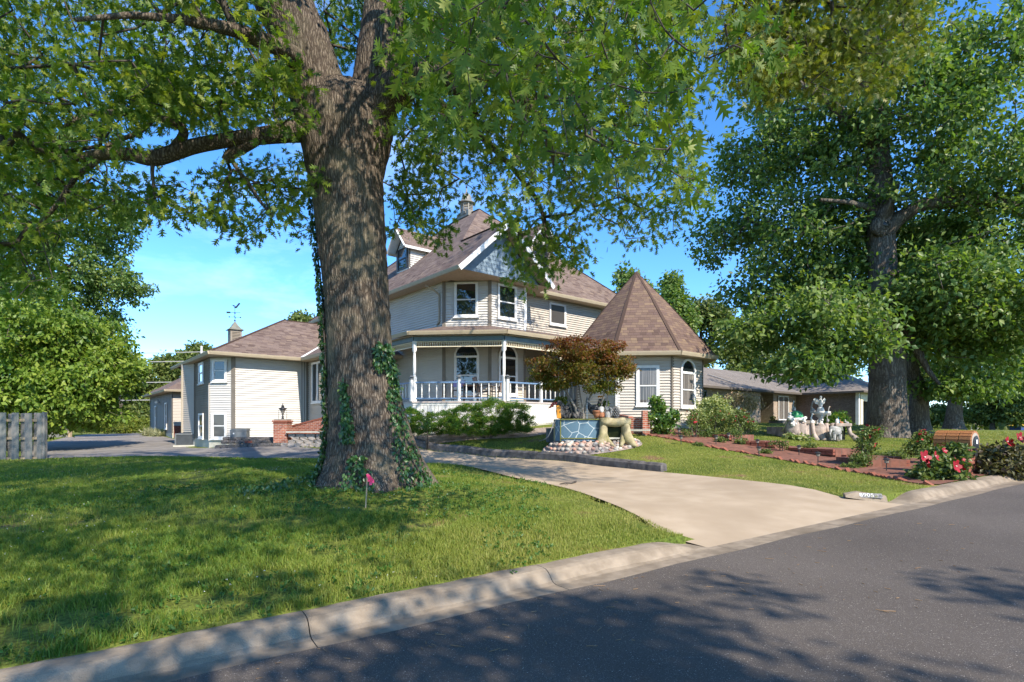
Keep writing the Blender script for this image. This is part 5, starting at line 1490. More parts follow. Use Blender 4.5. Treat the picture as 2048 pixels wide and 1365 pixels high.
def L3(px, py, Y, rx, ry, rz, n): q = P(px, py, Y); return ((q.x, q.y, q.z), (rx, ry, rz), n)
def trunk_px(lst): return [(*P(a, b_, Y), w) for (a, b_, Y, w) in lst]
gb = onland(14.6, 22.0)
make_tree('maple_tree', 'tall dense green tree with thick straight trunk and knot hole behind the rose bushes', tuple(gb),
    trunk_px([(1776, 885, 22, .80), (1775, 850, 22, .70), (1774, 780, 22, .63), (1774, 700, 22, .61), (1768, 600, 22, .52), (1764, 500, 22, .47), (1762, 430, 22, .46), (1760, 350, 22.2, .40), (1752, 250, 22.4, .36), (1745, 120, 22.6, .30), (1735, -60, 23, .2), (1725, -250, 23, .1)]),
    [L3(1520, 330, 25.5, 2.5, 2.4, 2.2, 95), L3(1475, 470, 26, 2.2, 2.0, 1.5, 80), L3(1640, 260, 23.5, 2.8, 2.6, 2.2, 120), L3(1600, 470, 23.5, 2.6, 2.4, 2.1, 120), L3(1560, 590, 24, 2.5, 2.2, 1.2, 90), L3(1660, 640, 19.5, 2.0, 2.4, 1.2, 90),
     L3(1800, 200, 21, 3.0, 3.2, 2.2, 130), L3(1950, 130, 21, 3.0, 3.2, 2.4, 130), L3(1930, 330, 20.5, 2.8, 3.0, 2.0, 130), L3(2040, 420, 21, 2.6, 3.0, 2.2, 120), L3(1830, 470, 23.5, 2.6, 2.6, 1.7, 110), L3(1900, 560, 20, 2.4, 2.4, 1.6, 110), L3(2010, 600, 20.0, 2.4, 2.4, 1.6, 110),
     L3(1700, 400, 23.5, 2.6, 2.4, 2.6, 110), L3(1690, 560, 23.5, 2.4, 2.0, 1.6, 90), L3(1500, 660, 21.0, 1.3, 1.8, .8, 40), L3(1850, 650, 21.5, 2.0, 2.4, 1.0, 80), L3(1950, 690, 21.5, 2.2, 2.4, 1.0, 80), L3(1620, 730, 19.5, 1.6, 1.9, .55, 52), L3(1730, 690, 19.0, 1.5, 1.2, .5, 24),
     L3(1720, 60, 22.5, 3.4, 3.0, 2.4, 110), L3(1560, 180, 26, 2.7, 2.2, 2.0, 80), L3(1850, -90, 22, 4.0, 3.4, 2.4, 110), L3(2200, 300, 21, 3, 3, 4, 110), L3(2150, 600, 21, 2.6, 2.6, 2.2, 80), L3(1790, 590, 25, 2.4, 1.6, 1.6, 80)],
    .215, 40, .60, M['gum_leaf'], M['gum_bark'], 'simple', 31, .35, na=90, amp=.018, flare_a=.10,
    limbs=[trunk_px([(1766, 470, 21.8, .30), (1800, 435, 21.6, .26), (1840, 410, 21.4, .24), (1900, 405, 21, .22), (1960, 400, 21, .18), (2050, 415, 21, .12)]),
           trunk_px([(1762, 440, 22, .22), (1750, 420, 21.8, .14), (1700, 405, 21.6, .09), (1640, 400, 21.5, .06)]),
           trunk_px([(1762, 450, 21.7, .2), (1770, 420, 21.4, .16), (1785, 395, 21.3, .12), (1795, 370, 21.3, .09)]),
           trunk_px([(1752, 300, 22.3, .26), (1700, 240, 22, .2), (1640, 190, 22, .14), (1570, 150, 22, .08)]),
           trunk_px([(1790, 640, 22, .22), (1830, 690, 21.6, .16), (1855, 740, 21.4, .10), (1880, 770, 21, .05)]),
           trunk_px([(1762, 640, 21.9, .16), (1720, 670, 21, .10), (1690, 700, 20.6, .06)])])
kn = P(1764, 452, 21.6)
mt_ = bpy.data.objects['maple_tree']
k_ = MB(); k_.blob(kn + Vector((0, .05, 0)), (.42, .24, .40), 14, 10, .08, 3); k_.build('burl', M['gum_bark'], mt_, smooth=True)
k_ = MB(); k_.blob(kn + Vector((.03, -.16, .0)), (.16, .06, .14), 12, 8, .1, 4); k_.build('knot_hole', M['black_metal'], mt_, smooth=True)
for (px, Y, hw, seed, lab) in ((1836, 31, .5, 41, 'shaded tree with dark leaning trunk just beyond the tall knot-holed tree'), (1908, 40, .5, 43, 'farther shade tree with forked dark trunk beyond the far lawn')):
    b_ = G(px, 866, 10, 80); b_ = onland((px - XC) / F * Y, Y)
    dx = 0
    make_tree('shade_tree', lab, tuple(b_), [(b_.x, b_.y, b_.z - .1, hw * 1.25), (b_.x, b_.y, b_.z + .8, hw), (b_.x + .1, b_.y, b_.z + 2.2, hw * .85), (b_.x - .4, b_.y, b_.z + 3.6, hw * .7), (b_.x - .2, b_.y, b_.z + 6, hw * .5), (b_.x, b_.y, b_.z + 10, hw * .25)],
        [L3(px + 60, 640, Y - 1, 3.6, 3, 1.8, 110), L3(px + 130, 700, Y - 2, 3.2, 3, 1.3, 90), L3(px - 40, 610, Y, 3.4, 3, 1.8, 90), L3(px + 190, 640, Y, 4, 3, 2.6, 100), L3(px + 40, 500, Y, 5, 3, 2.6, 90), L3(px + 90, 770, Y - 1.5, 2.4, 2.2, .7, 60)],
        .27, 40, .8, M['gum_leaf'], M['gum_bark'], 'simple', seed, .3, na=40, droop=.4,
        limbs=[[(b_.x + .1, b_.y - .2, b_.z + 2.2, .22), (b_.x + 1.2, b_.y - .8, b_.z + 2.9, .17), (b_.x + 2.6, b_.y - 1.2, b_.z + 3.4, .13), (b_.x + 4.4, b_.y - 1.4, b_.z + 3.2, .07)]] if seed == 41 else [])
# left: bright maple behind the fence, taller tree over it
b_ = onland(-26.0, 28.5)
make_tree('maple_tree', 'bushy bright yellow-green tree behind the wooden fence panels', tuple(b_), [(b_.x, b_.y, b_.z - .1, .4), (b_.x, b_.y, b_.z + 2, .3), (b_.x + .2, b_.y, b_.z + 5, .2), (b_.x, b_.y, b_.z + 8, .08)],
    [L3(60, 660, 26.5, 2.6, 2.4, 1.7, 150), L3(150, 690, 27.5, 2.2, 2.4, 1.5, 130), L3(30, 760, 26.5, 2.4, 2.2, 1.5, 130), L3(130, 770, 26.5, 2.3, 2.2, 1.4, 130), L3(215, 740, 27.5, 1.5, 2.0, 1.3, 90), L3(-60, 700, 27.5, 2.5, 2.4, 2.2, 100), L3(100, 830, 27.0, 3.0, 2.0, .9, 110), L3(-10, 840, 26.5, 2.6, 2.0, .8, 80), L3(190, 815, 28.5, 1.4, 1.6, .8, 50)],
    .24, 44, .52, M['lime_leaf'], M['gum_bark'], 'simple', 51, .4, na=30, droop=.45)
b_ = onland(-31.0, 34.0)
make_tree('shade_tree', 'tall dark green tree rising over the bright tree by the fence', tuple(b_), [(b_.x, b_.y, b_.z - .1, .5), (b_.x, b_.y, b_.z + 3, .4), (b_.x + .3, b_.y, b_.z + 8, .3), (b_.x, b_.y, b_.z + 14, .1)],
    [L3(40, 440, 33.0, 4.08, 3.20, 3.12, 170), L3(170, 500, 34.0, 2.88, 2.80, 2.16, 110), L3(230, 570, 34.5, 1.80, 2.20, 1.08, 56), L3(215, 430, 33.0, 1.92, 2.40, 1.32, 54), L3(120, 590, 34.0, 3.12, 2.60, 1.56, 100), L3(0, 560, 33.0, 3.12, 2.60, 2.16, 90), L3(-60, 300, 33.0, 4.80, 3.00, 4.08, 90), L3(120, 330, 33.0, 3.60, 3.00, 2.40, 80), L3(200, 640, 35.0, 1.80, 1.80, 0.96, 40)],
    .23, 44, .58, M['gum_leaf'], M['gum_bark'], 'simple', 53, .4, na=30, droop=.4)
# trees behind the houses
FAR = [  # px, py(top), Y, half width px, height px, seed, label
    (240, 705, 78, 60, 150, 61, 'distant bushy tree behind the power lines at the end of the drive'),
    (330, 712, 88, 60, 140, 62, 'distant rounded tree left of the rear garage roof'),
    (400, 690, 92, 52, 120, 63, 'distant dark tree behind the weather vane cupola'),
    (600, 626, 70, 44, 150, 64, 'treetop showing just above the left wing roof'),
    (1255, 535, 52, 55, 260, 65, 'open-crowned tree rising behind the pointed tower roof'),
    (1345, 545, 58, 42, 260, 66, 'slender-branched tree behind the right side of the tower'),
    (1400, 600, 60, 80, 240, 67, 'broad leafy tree filling the gap between tower and ranch house'),
    (1490, 650, 66, 70, 220, 68, 'leafy tree behind the ranch house roof'),
    (1620, 640, 70, 90, 220, 69, 'wide tree crown behind the ranch house ridge'),
    (1985, 745, 105, 60, 110, 70, 'far street tree above the distant houses'),
    (1900, 735, 112, 50, 120, 71, 'far pale green tree beyond the open lawn'),
    (2080, 730, 100, 60, 120, 72, 'far street tree above the blue and yellow tent'),
    (1810, 700, 95, 80, 150, 73, 'far tree mass closing the view between the trunks'),
    (285, 738, 84, 46, 110, 75, 'distant low tree just left of the rear garage eave'),
    (120, 700, 70, 80, 170, 74, 'tree standing deep behind the bright tree'),
]
for (px, top, Y, hw, hp, seed, lab) in FAR:
    s_ = Y / F; q = P(px, top, Y); b_ = onland(q.x, q.y); rg_ = random.Random(seed)
    hgt = hp * s_; w_ = hw * s_
    lumps = []
    for k in range(9):
        a = rg_.random() * 2 * pi; rr_ = rg_.random() ** .5 * .75
        zc = q.z - hgt * (.10 + .80 * rg_.random())
        sq = .6 + .5 * min(1, (q.z - zc) / hgt * 1.6)
        lumps.append(((q.x + cos(a) * rr_ * w_ * sq, q.y + sin(a) * rr_ * w_ * .8 * sq, zc), (w_ * .48 * rg_.uniform(.7, 1.1), w_ * .45, hgt * .15 * rg_.uniform(.8, 1.3)), 52))
    lumps.append(((q.x, q.y, q.z - hgt * .12), (w_ * .4, w_ * .4, hgt * .13), 40))
    make_tree('background_tree', lab, tuple(b_), [(b_.x, b_.y, b_.z - .1, .45), (b_.x, b_.y, b_.z + 2, .36), (b_.x + .2, b_.y, q.z - hgt * .5, .25), (b_.x, b_.y, q.z - hgt * .1, .08)],
        lumps, .0048 * Y + .12, 34, .011 * Y + .2, M['far_leaf'] if seed not in (65, 66) else M['gum_leaf'], M['gum_bark'], 'simple', seed, .35, na=12, group='trees behind the houses', step=2.0, rmin=.02, flare_a=.2)
# tree across the street (casts the shade on the asphalt)
b_ = onland(9.5, -8.5)
make_tree('street_tree', 'leafy street tree on the opposite side of the road', tuple(b_), [(b_.x, b_.y, b_.z - .1, .5), (b_.x, b_.y, b_.z + 3, .36), (b_.x - .3, b_.y + .4, b_.z + 7, .25), (b_.x - .4, b_.y + .5, b_.z + 11, .1)],
    [(tuple(shade_at(np.array(a), np.array(c), np.array(z), .05)), (r * 1.1, r, r * .7), n) for (a, c, z, r, n) in (
        (-2.2, 3.5, 7.6, 1.0, 20), (-.6, 3.9, 8.0, .9, 20), (.5, 4.3, 8.4, .8, 18), (1.2, 3.5, 8.0, .9, 22), (2.4, 2.9, 8.8, 1.0, 20), (-1.2, 2.6, 8.2, 1.2, 22), (3.9, 4.9, 9.0, .42, 6), (4.7, 4.5, 9.4, .55, 10), (4.3, 3.7, 8.6, .5, 8), (5.4, 3.7, 9.0, .8, 16), (4.6, 2.4, 9.0, 1.3, 26), (-3.4, 3.4, 8.2, .9, 18), (.0, 3.3, 8.6, 1.1, 26), (1.0, 4.6, 9.0, .5, 8), (1.9, 5.0, 8.6, .35, 4), (.2, 1.2, 8.6, 1.6, 30), (3.0, .4, 9.4, 1.7, 34), (6.4, 1.2, 9.6, 1.6, 30), (6.2, 5.0, 9.6, .6, 10), (-3.6, 4.4, 8.4, .6, 10), (-2.2, 5.0, 8.6, .45, 6), (-.4, 5.3, 8.8, .35, 4))],
    .17, 22, .42, M['oak_leaf'], M['gum_bark'], 'simple', 81, .2, na=30)

# the wooded skyline closing the view all round
rgw = np.random.default_rng(91)
aw = rgw.uniform(-1.25, 1.25, 1500); Rw = rgw.uniform(150, 215, 1500)
hw_ = 5 + 3.5 * np.sin(aw * 9) + 2.2 * np.sin(aw * 23 + 1) + 1.4 * np.sin(aw * 47)
Cw = np.stack([np.sin(aw) * Rw, np.cos(aw) * Rw, .5 + rgw.random(1500) ** .7 * np.maximum(hw_, 2.5)], -1)
Rw_ = cluster_leaves(Cw, 22, 3.2, 1.5, 'simple', rgw, droop=.2, up=.5)
_tag(np_mesh('far_wood', Rw_[0], Rw_[1], M['far_leaf'], attr={'tone': Rw_[2]}), 'far belt of woodland along the skyline', 'trees', None, 'stuff')
# ================================================================== lawn grass, ivy, shrubs
BEDS = []            # plan polygons without lawn
HOUSE_POLYS = [[tuple(H(*q))[:2] for q in ((8.6, 21.8), (5.2, 26.2), (5.2, 31), (4.8, 45), (24, 45), (24, 14), (20.5, 11.7), (17, 11.7), (15.9, 14.9), (12.8, 15.5), (10.2, 18.0))]]
# path and planting beds on the right (photo outlines dropped on the land)
bed_px_lo = [(1236, 862), (1300, 872), (1370, 885), (1440, 899), (1500, 909), (1560, 920), (1640, 934), (1700, 944), (1760, 955), (1830, 968), (1880, 975)]
bed_px_hi = [(1985, 950), (1960, 940), (1880, 922), (1800, 917), (1730, 912), (1650, 901), (1570, 892), (1510, 885), (1460, 874), (1420, 864)]
BED = [tuple(G(*q))[:2] for q in bed_px_lo] + [tuple(G(*q))[:2] for q in bed_px_hi]
BEDS.append(BED)
HEDGEBED = [tuple(onland(*q))[:2] for q in ((-6.2, 21.2), (-4.6, 19.7), (-2.5, 19.35), (-.6, 19.0), (.7, 19.0), (1.6, 19.7), (2.5, 21), (.5, 20.3), (-3.5, 20.6))]
BEDS.append(HEDGEBED)
PLC = P(1182, 893, 16.5)
def lawn_mask(x, y):
    ok = ~pip(x, y, DRIVE_POLY)
    for b_ in BEDS + HOUSE_POLYS: ok &= ~pip(x, y, b_)
    s_, p_ = road_sp(x, y); ok &= p_ > P_BACK + .015
    ok &= np.hypot((x - oak.location.x) / 1.0, (y - oak.location.y)) > .72
    ok &= np.hypot((x - PLC.x) / 1.35, (y - PLC.y - .3) / 1.05) > 1
    return ok
rgg = np.random.default_rng(5)
def vn2(x, y, sc, seed):
    rg_ = np.random.default_rng(seed); tab = rg_.random((256, 256)); a = x / sc + 500; b = y / sc + 500
    i = np.floor(a).astype(int); j = np.floor(b).astype(int); fx = a - i; fy = b - j; fx = fx * fx * (3 - 2 * fx); fy = fy * fy * (3 - 2 * fy)
    g = lambda p, q: tab[p % 256, q % 256]
    return (g(i, j) * (1 - fx) + g(i + 1, j) * fx) * (1 - fy) + (g(i, j + 1) * (1 - fx) + g(i + 1, j + 1) * fx) * fy
def blades(n, Y0, Y1, pxa, pxb, hgt, wid, seg2, dens_pow=1.0):
    """grass blades spread evenly over the land between two distances"""
    u = rgg.random(n); Y = np.sqrt(Y0 ** 2 + u * (Y1 ** 2 - Y0 ** 2)); X = (rgg.uniform(pxa, pxb, n) - XC) / F * Y
    ok = lawn_mask(X, Y); X, Y = X[ok], Y[ok]
    bare = vn2(X, Y, .9, 3) * .55 + vn2(X, Y, .33, 4) * .45
    near_tree = np.exp(-(np.hypot(X - oak.location.x, Y - oak.location.y) / 2.2) ** 2)
    s_, p_ = road_sp(X, Y)
    kerbside = np.exp(-((p_ - P_BACK) / .9) ** 2) * (X < 1.5)
    ok = rgg.random(len(X)) > np.clip((bare - .60 + .20 * near_tree + .08 * kerbside) * 6, 0, .93)
    X, Y = X[ok], Y[ok]; bare = bare[ok]
    Z = terrain(X, Y) - .006; m = len(X)
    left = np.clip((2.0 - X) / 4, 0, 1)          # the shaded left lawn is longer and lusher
    tuft = np.clip(vn2(X, Y, .45, 9) * 1.9 - .75, 0, 1)
    h = hgt * rgg.uniform(.55, 1.25, m) * (.72 + .45 * left + .8 * tuft * left * (Y < 12))
    a = rgg.random(m) * 2 * pi; lean = rgg.uniform(.15, .95, m) * h
    dx, dy = np.cos(a), np.sin(a); w = wid * rgg.uniform(.7, 1.3, m)
    b = rgg.random(m) * 2 * pi; sx, sy = np.cos(b) * w / 2, np.sin(b) * w / 2
    base = np.stack([X, Y, Z], -1)
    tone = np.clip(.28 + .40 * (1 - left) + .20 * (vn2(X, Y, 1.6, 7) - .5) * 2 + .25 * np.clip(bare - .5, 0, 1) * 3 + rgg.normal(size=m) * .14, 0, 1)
    S = np.stack([sx, sy, np.zeros(m)], -1)
    tip = base + np.stack([dx * lean, dy * lean, h * np.where(lean > .7 * h, .8, 1)], -1)
    if seg2:
        mid = base + np.stack([dx * lean * .3, dy * lean * .3, h * .62], -1)
        V_ = np.stack([base - S, base + S, mid + S * .75, mid - S * .75, tip], 1).reshape(-1, 3)
        T_ = np.array([(0, 1, 2), (0, 2, 3), (3, 2, 4)])[None] + (np.arange(m) * 5)[:, None, None]
        return V_, T_.reshape(-1, 3), np.repeat(tone, 5)
    V_ = np.stack([base - S, base + S, tip], 1).reshape(-1, 3)
    T_ = np.array([(0, 1, 2)])[None] + (np.arange(m) * 3)[:, None, None]
    return V_, T_.reshape(-1, 3), np.repeat(tone, 3)
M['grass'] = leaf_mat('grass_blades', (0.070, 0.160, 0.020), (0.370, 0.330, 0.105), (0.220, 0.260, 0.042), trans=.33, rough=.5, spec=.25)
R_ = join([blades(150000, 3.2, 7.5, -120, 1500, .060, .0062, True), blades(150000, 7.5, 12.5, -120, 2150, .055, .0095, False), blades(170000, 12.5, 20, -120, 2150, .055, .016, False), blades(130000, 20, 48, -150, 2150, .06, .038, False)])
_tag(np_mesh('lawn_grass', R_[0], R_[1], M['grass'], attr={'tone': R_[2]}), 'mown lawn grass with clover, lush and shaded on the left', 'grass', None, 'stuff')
# broad weeds and clover heads
n = 5200; Y = np.sqrt(rgg.uniform(3.2 ** 2, 12 ** 2, n)); X = (rgg.uniform(-100, 1100, n) - XC) / F * Y
ok = lawn_mask(X, Y) & (vn2(X, Y, .7, 31) > .55); X, Y = X[ok], Y[ok]; Z = terrain(X, Y) + .025
C = np.stack([X, Y, Z], -1)
Rw_ = cluster_leaves(C, 5, .035, .04, 'simple', rgg, droop=-.5, up=1.2, flat=.4)
M['weed'] = leaf_mat('broadleaf_weeds', (0.035, 0.10, 0.015), (0.10, 0.19, 0.035), (0.06, 0.14, 0.022), trans=.3)
_tag(np_mesh('lawn_weeds', Rw_[0], Rw_[1], M['weed'], attr={'tone': Rw_[2]}), 'broad-leaved weeds and clover among the grass', 'weeds', None, 'stuff')
n = 700; Y = np.sqrt(rgg.uniform(4 ** 2, 19 ** 2, n)); X = (rgg.uniform(-50, 900, n) - XC) / F * Y
ok = lawn_mask(X, Y) & (vn2(X, Y, 1.6, 37) > .56); C = np.stack([X[ok], Y[ok], terrain(X[ok], Y[ok]) + .06], -1)
Rc = cluster_leaves(C, 5, .005, .010, 'simple', rgg, droop=-.4, up=.8, flat=1)
M['clover'] = plain('clover_heads', (.62, .60, .54), .8)
_tag(np_mesh('clover_flowers', Rc[0], Rc[1], M['clover'], attr={'tone': Rc[2]}), 'small white clover heads scattered over the left lawn', 'flowers', None, 'stuff')

# twigs and leaf crumbs on the asphalt and along the kerb
n = 420; px = rgg.uniform(500, 1950, n); py = rgg.uniform(1040, 1360, n)
Yv = (EYE - .05) * F / (py - YH); Xv = (px - XC) / F * Yv
for _ in range(3):
    s_, p_ = road_sp(Xv, Yv); zz = road_z(s_) + .006; Yv = (EYE - zz) * F / (py - YH); Xv = (px - XC) / F * Yv
s_, p_ = road_sp(Xv, Yv); ok = (p_ < P_ASPH - .03) & (vn2(Xv, Yv, .6, 55) > .45)
X, Y = Xv[ok], Yv[ok]; zz = road_z(road_sp(X, Y)[0]) + .012; m = len(X)
P0 = np.stack([X, Y, zz], -1); a = rgg.random(m) * 2 * pi; Ln = rgg.uniform(.012, .05, m) * rgg.choice([1, 1, 1, 2.2], m)
V_, T_ = edge_tubes(P0, P0 + np.stack([np.cos(a) * Ln, np.sin(a) * Ln, rgg.uniform(0, .006, m)], -1), np.full(m, .0032), np.full(m, .002), 4)
M['litter'] = noise_mat('dry_litter', (.16, .10, .055), (.34, .22, .12), 3, .9)
_tag(np_mesh('road_litter', V_, T_, M['litter'], corner=4), 'dry twigs and leaf crumbs scattered on the asphalt', 'litter', None, 'stuff')

# weeds rooted in the kerb joints
kw = thing('kerb_weed', G(1028, 1155), 'small green weed growing in the kerb joint below the lawn', 'weed')
pts = []
for (px, py) in ((1025, 1148), (1028, 1158), (1032, 1168), (990, 1183), (975, 1188), (960, 1187), (950, 1184), (940, 1181), (1010, 1178)):
    q = P(px, py, 1.0); s_ = None
    Yk = 5.4
    for _ in range(6):
        x_ = (px - XC) / F * Yk; sv_, pv_ = road_sp(x_, Yk); zk = float(road_z(sv_)) + float(np.interp(pv_, [4.3, 4.36, 4.44, 4.5, 4.68], [0, .012, .09, .11, .11])); Yk = (EYE - zk) * F / (py - YH)
    pts.append((x_, Yk, zk + .012))
R_ = cluster_leaves(np.array(pts), 12, .03, .032, 'simple', rgg, droop=-.1, up=.9, flat=.5)
np_mesh('leaves', R_[0], R_[1], M['weed'], kw, attr={'tone': R_[2]})['kind'] = 'stuff'

# ================================================================== ivy on the oak
ivy = thing('ivy_vine', (oak.location.x - .6, oak.location.y - .4, oz), 'dark green ivy climbing the left side of the oak trunk', 'ivy')
def trunk_at(py):
    ys = [q[1] for q in main_p][::-1]
    return float(np.interp(py, ys, [q[0] for q in main_p][::-1])), float(np.interp(py, ys, [q[2] for q in main_p][::-1]))
pos, nrm = [], []
def ivy_pt(py, ang):
    c, hw = trunk_at(py); r_ = hw * PW; fl = math.exp(-max(0, (965 - py) * PW) / .38) * .12
    r_ *= 1 + max(0, fl)
    ctr = P(c, py, OY); d = Vector((sin(ang), -cos(ang), 0))
    return ctr + Vector((d.x * r_, d.y * r_ * .94, 0)) + d * .02, d
for (n_, y0, y1, a0, a1, pw) in ((1500, 965, 560, -1.75, -1.02, 1.6), (420, 620, 380, -1.68, -1.38, 1.0), (650, 975, 780, .62, 1.45, 1.4), (160, 800, 720, 1.0, 1.5, 1), (330, 880, 770, -.42, -.08, 1.3), (260, 780, 690, .95, 1.35, 1), (160, 745, 690, .55, 1.0, 1), (200, 970, 905, -.35, .25, 1.0)):
    for _ in range(n_):
        t = random.random() ** pw; py = y0 + (y1 - y0) * t
        w_ = 1 - .55 * t
        a = (a0 + a1) / 2 + (random.random() - .5) * (a1 - a0) * w_
        p_, d_ = ivy_pt(py, a); p_ += d_ * random.uniform(0, .07)
        pos.append(tuple(p_)); nrm.append(tuple(d_))
# a tongue of ivy running out over the roots and lawn on the left
for _ in range(520):
    t = random.random(); q = P(650 - 170 * t ** 1.2 + random.uniform(-18, 18), 950 + 45 * t + random.uniform(-8, 8), 1)
    px_i = XC + F * q.x; g_ = G(px_i, 955 + 40 * t + random.uniform(-10, 6)); pos.append((g_.x, g_.y, g_.z + random.uniform(.01, .10))); nrm.append((0, -.2, 1))
pos = np.array(pos); nrm = np.array(nrm); m = len(pos)
d = unit(rgg.normal(size=(m, 3)) * .45 + np.array([0, 0, -.8])); nn = unit(nrm + rgg.normal(size=(m, 3)) * .4)
M['ivy'] = leaf_mat('ivy_leaves', (0.024, 0.075, 0.022), (0.13, 0.20, 0.04), (0.048, 0.120, 0.032), trans=.2, rough=.35, spec=.5)
R_ = leaves(pos, d, nn, rgg.uniform(.055, .10, m), 'simple', np.clip(rgg.normal(.4, .25, m), 0, 1))
np_mesh('ivy_leaves', R_[0], R_[1], M['ivy'], ivy, attr={'tone': R_[2]})['kind'] = 'stuff'
st = MB()
for a_, y1 in ((-1.45, 560), (-1.2, 640), (1.1, 720), (-.25, 770), (-1.55, 400), (.8, 800)):
    st.tube([ivy_pt(965 + (y1 - 965) * k / 14, a_ + .06 * sin(k * 1.3))[0] for k in range(15)], .012, 5)
st.build('vine_stem', M['oak_twig'], ivy)

# ================================================================== shrubs
def shrub(name, label, cat, lumps, size, per, rad, mat, kind='simple', seed=1, droop=.0, up=.5, shell=.55, stems=6, group=None, stem_mat=None, flowers=None, base=None, tone=None):
    rg_ = np.random.default_rng(seed)
    C = lump_points(lumps, rg_, shell)
    cx = np.mean([l[0][0] for l in lumps]); cy = np.mean([l[0][1] for l in lumps])
    b_ = onland(cx, cy) if base is None else Vector(base)
    if base is None: C[:, 2] = np.maximum(C[:, 2], terrain(C[:, 0], C[:, 1]) + .03)
    t = thing(name, tuple(b_), label, cat, group)
    mb = MB()
    for k in range(stems):
        c = C[rg_.integers(len(C))]; a = rg_.random() * 2 * pi
        p0 = Vector((b_.x + .05 * cos(a), b_.y + .05 * sin(a), b_.z - .03)); p2 = Vector(c); p1 = p0.lerp(p2, .45) + Vector((0, 0, .12))
        mb.tube([p0, p1, p2], [.014, .010, .004], 5)
    if stems: mb.build('stem', stem_mat or M['oak_twig'], t)
    R_ = cluster_leaves(C, per, rad, size, kind, rg_, droop=droop, up=up)
    o_ = np_mesh('foliage', R_[0], R_[1], mat, t, attr={'tone': R_[2]}); o_['kind'] = 'stuff'
    return t, C, rg_
M['yew'] = leaf_mat('hedge_leaves', (0.035, 0.115, 0.012), (0.24, 0.28, 0.022), (0.075, 0.175, 0.018), trans=.28, rough=.45)
M['dark_shrub'] = leaf_mat('glossy_shrub_leaves', (0.035, 0.095, 0.020), (0.18, 0.25, 0.05), (0.080, 0.165, 0.032), trans=.28, rough=.3, spec=.6)
M['variegated'] = leaf_mat('variegated_leaves', (0.10, 0.15, 0.035), (0.52, 0.50, 0.25), (0.27, 0.32, 0.11), trans=.35)
M['rose_leaf'] = leaf_mat('rose_leaves', (0.055, 0.105, 0.024), (0.22, 0.24, 0.065), (0.115, 0.165, 0.040), trans=.3)
M['hib_leaf'] = leaf_mat('hibiscus_leaves', (0.045, 0.085, 0.020), (0.17, 0.20, 0.05), (0.09, 0.135, 0.03), trans=.3)
M['purple_leaf'] = leaf_mat('bronze_leaves', (0.055, 0.035, 0.030), (0.17, 0.15, 0.06), (0.085, 0.085, 0.035), trans=.25)
M['maple_red'] = leaf_mat('japanese_maple_leaves', (0.110, 0.145, 0.018), (0.20, 0.060, 0.026), (0.19, 0.125, 0.020), trans=.45)
M['yellow_shrub'] = leaf_mat('yellow_green_shrub', (0.085, 0.12, 0.016), (0.27, 0.27, 0.04), (0.16, 0.20, 0.026), trans=.3)

def W3(px, py, Y, rx, ry, rz, n):
    return L3(px, py, Y, rx, ry, rz, n)
# clipped evergreen hedge before the porch
shrub('hedge', 'small clipped evergreen bush beside the oak trunk', 'shrub', [W3(818, 842, 19.5, .48, .5, .46, 170), W3(840, 850, 19.4, .3, .4, .35, 60)], .038, 66, .10, M['yew'], 'simple', 101, up=.4, shell=.85, droop=-.2)
shrub('hedge', 'long clipped evergreen hedge in front of the porch skirt', 'hedge', [W3(885, 845, 19.5, .62, .5, .42, 210), W3(935, 838, 19.3, .62, .5, .50, 230), W3(985, 832, 19.1, .65, .5, .58, 260), W3(1030, 834, 19.0, .5, .5, .55, 190), W3(1052, 848, 18.9, .28, .4, .34, 60), W3(960, 852, 19.0, 1.4, .45, .35, 240)], .038, 66, .10, M['yew'], 'simple', 102, up=.4, shell=.85, droop=-.2)
shrub('shrub', 'pale sprawling bush poking out of the hedge front', 'shrub', [W3(856, 852, 18.9, .22, .2, .24, 34)], .075, 16, .12, M['dark_shrub'], 'simple', 103, shell=.4)
shrub('magnolia_shrub', 'glossy dark upright shrub before the corner of the tower', 'shrub', [W3(1325, 850, 18.6, .34, .3, .34, 60), W3(1318, 822, 18.7, .22, .22, .3, 34), W3(1312, 805, 18.7, .10, .1, .2, 12), W3(1345, 835, 18.6, .18, .2, .16, 16), W3(1300, 840, 18.6, .18, .2, .2, 16)], .14, 11, .15, M['dark_shrub'], 'simple', 104, droop=-.3, up=.3, shell=.3)
shrub('variegated_shrub', 'large cream and green shrub at the tower corner', 'shrub', [W3(1425, 828, 19.6, .62, .55, .55, 150), W3(1400, 838, 19.4, .4, .4, .4, 70), W3(1455, 840, 19.3, .42, .4, .42, 80), W3(1430, 810, 19.8, .4, .4, .3, 60)], .085, 22, .17, M['variegated'], 'simple', 105, droop=.1, shell=.45)
shrub('dappled_willow', 'shrub with drooping pink-white foliage behind the variegated one', 'shrub', [W3(1475, 800, 20.3, .45, .4, .30, 70), W3(1500, 806, 20.3, .4, .4, .35, 60), W3(1455, 806, 20.3, .3, .3, .3, 36)], .12, 18, .17, leaf_mat('pink_white_leaves', (.13, .12, .055), (.52, .34, .26), (.30, .25, .14), trans=.35), 'needle', 106, droop=.7, shell=.3)

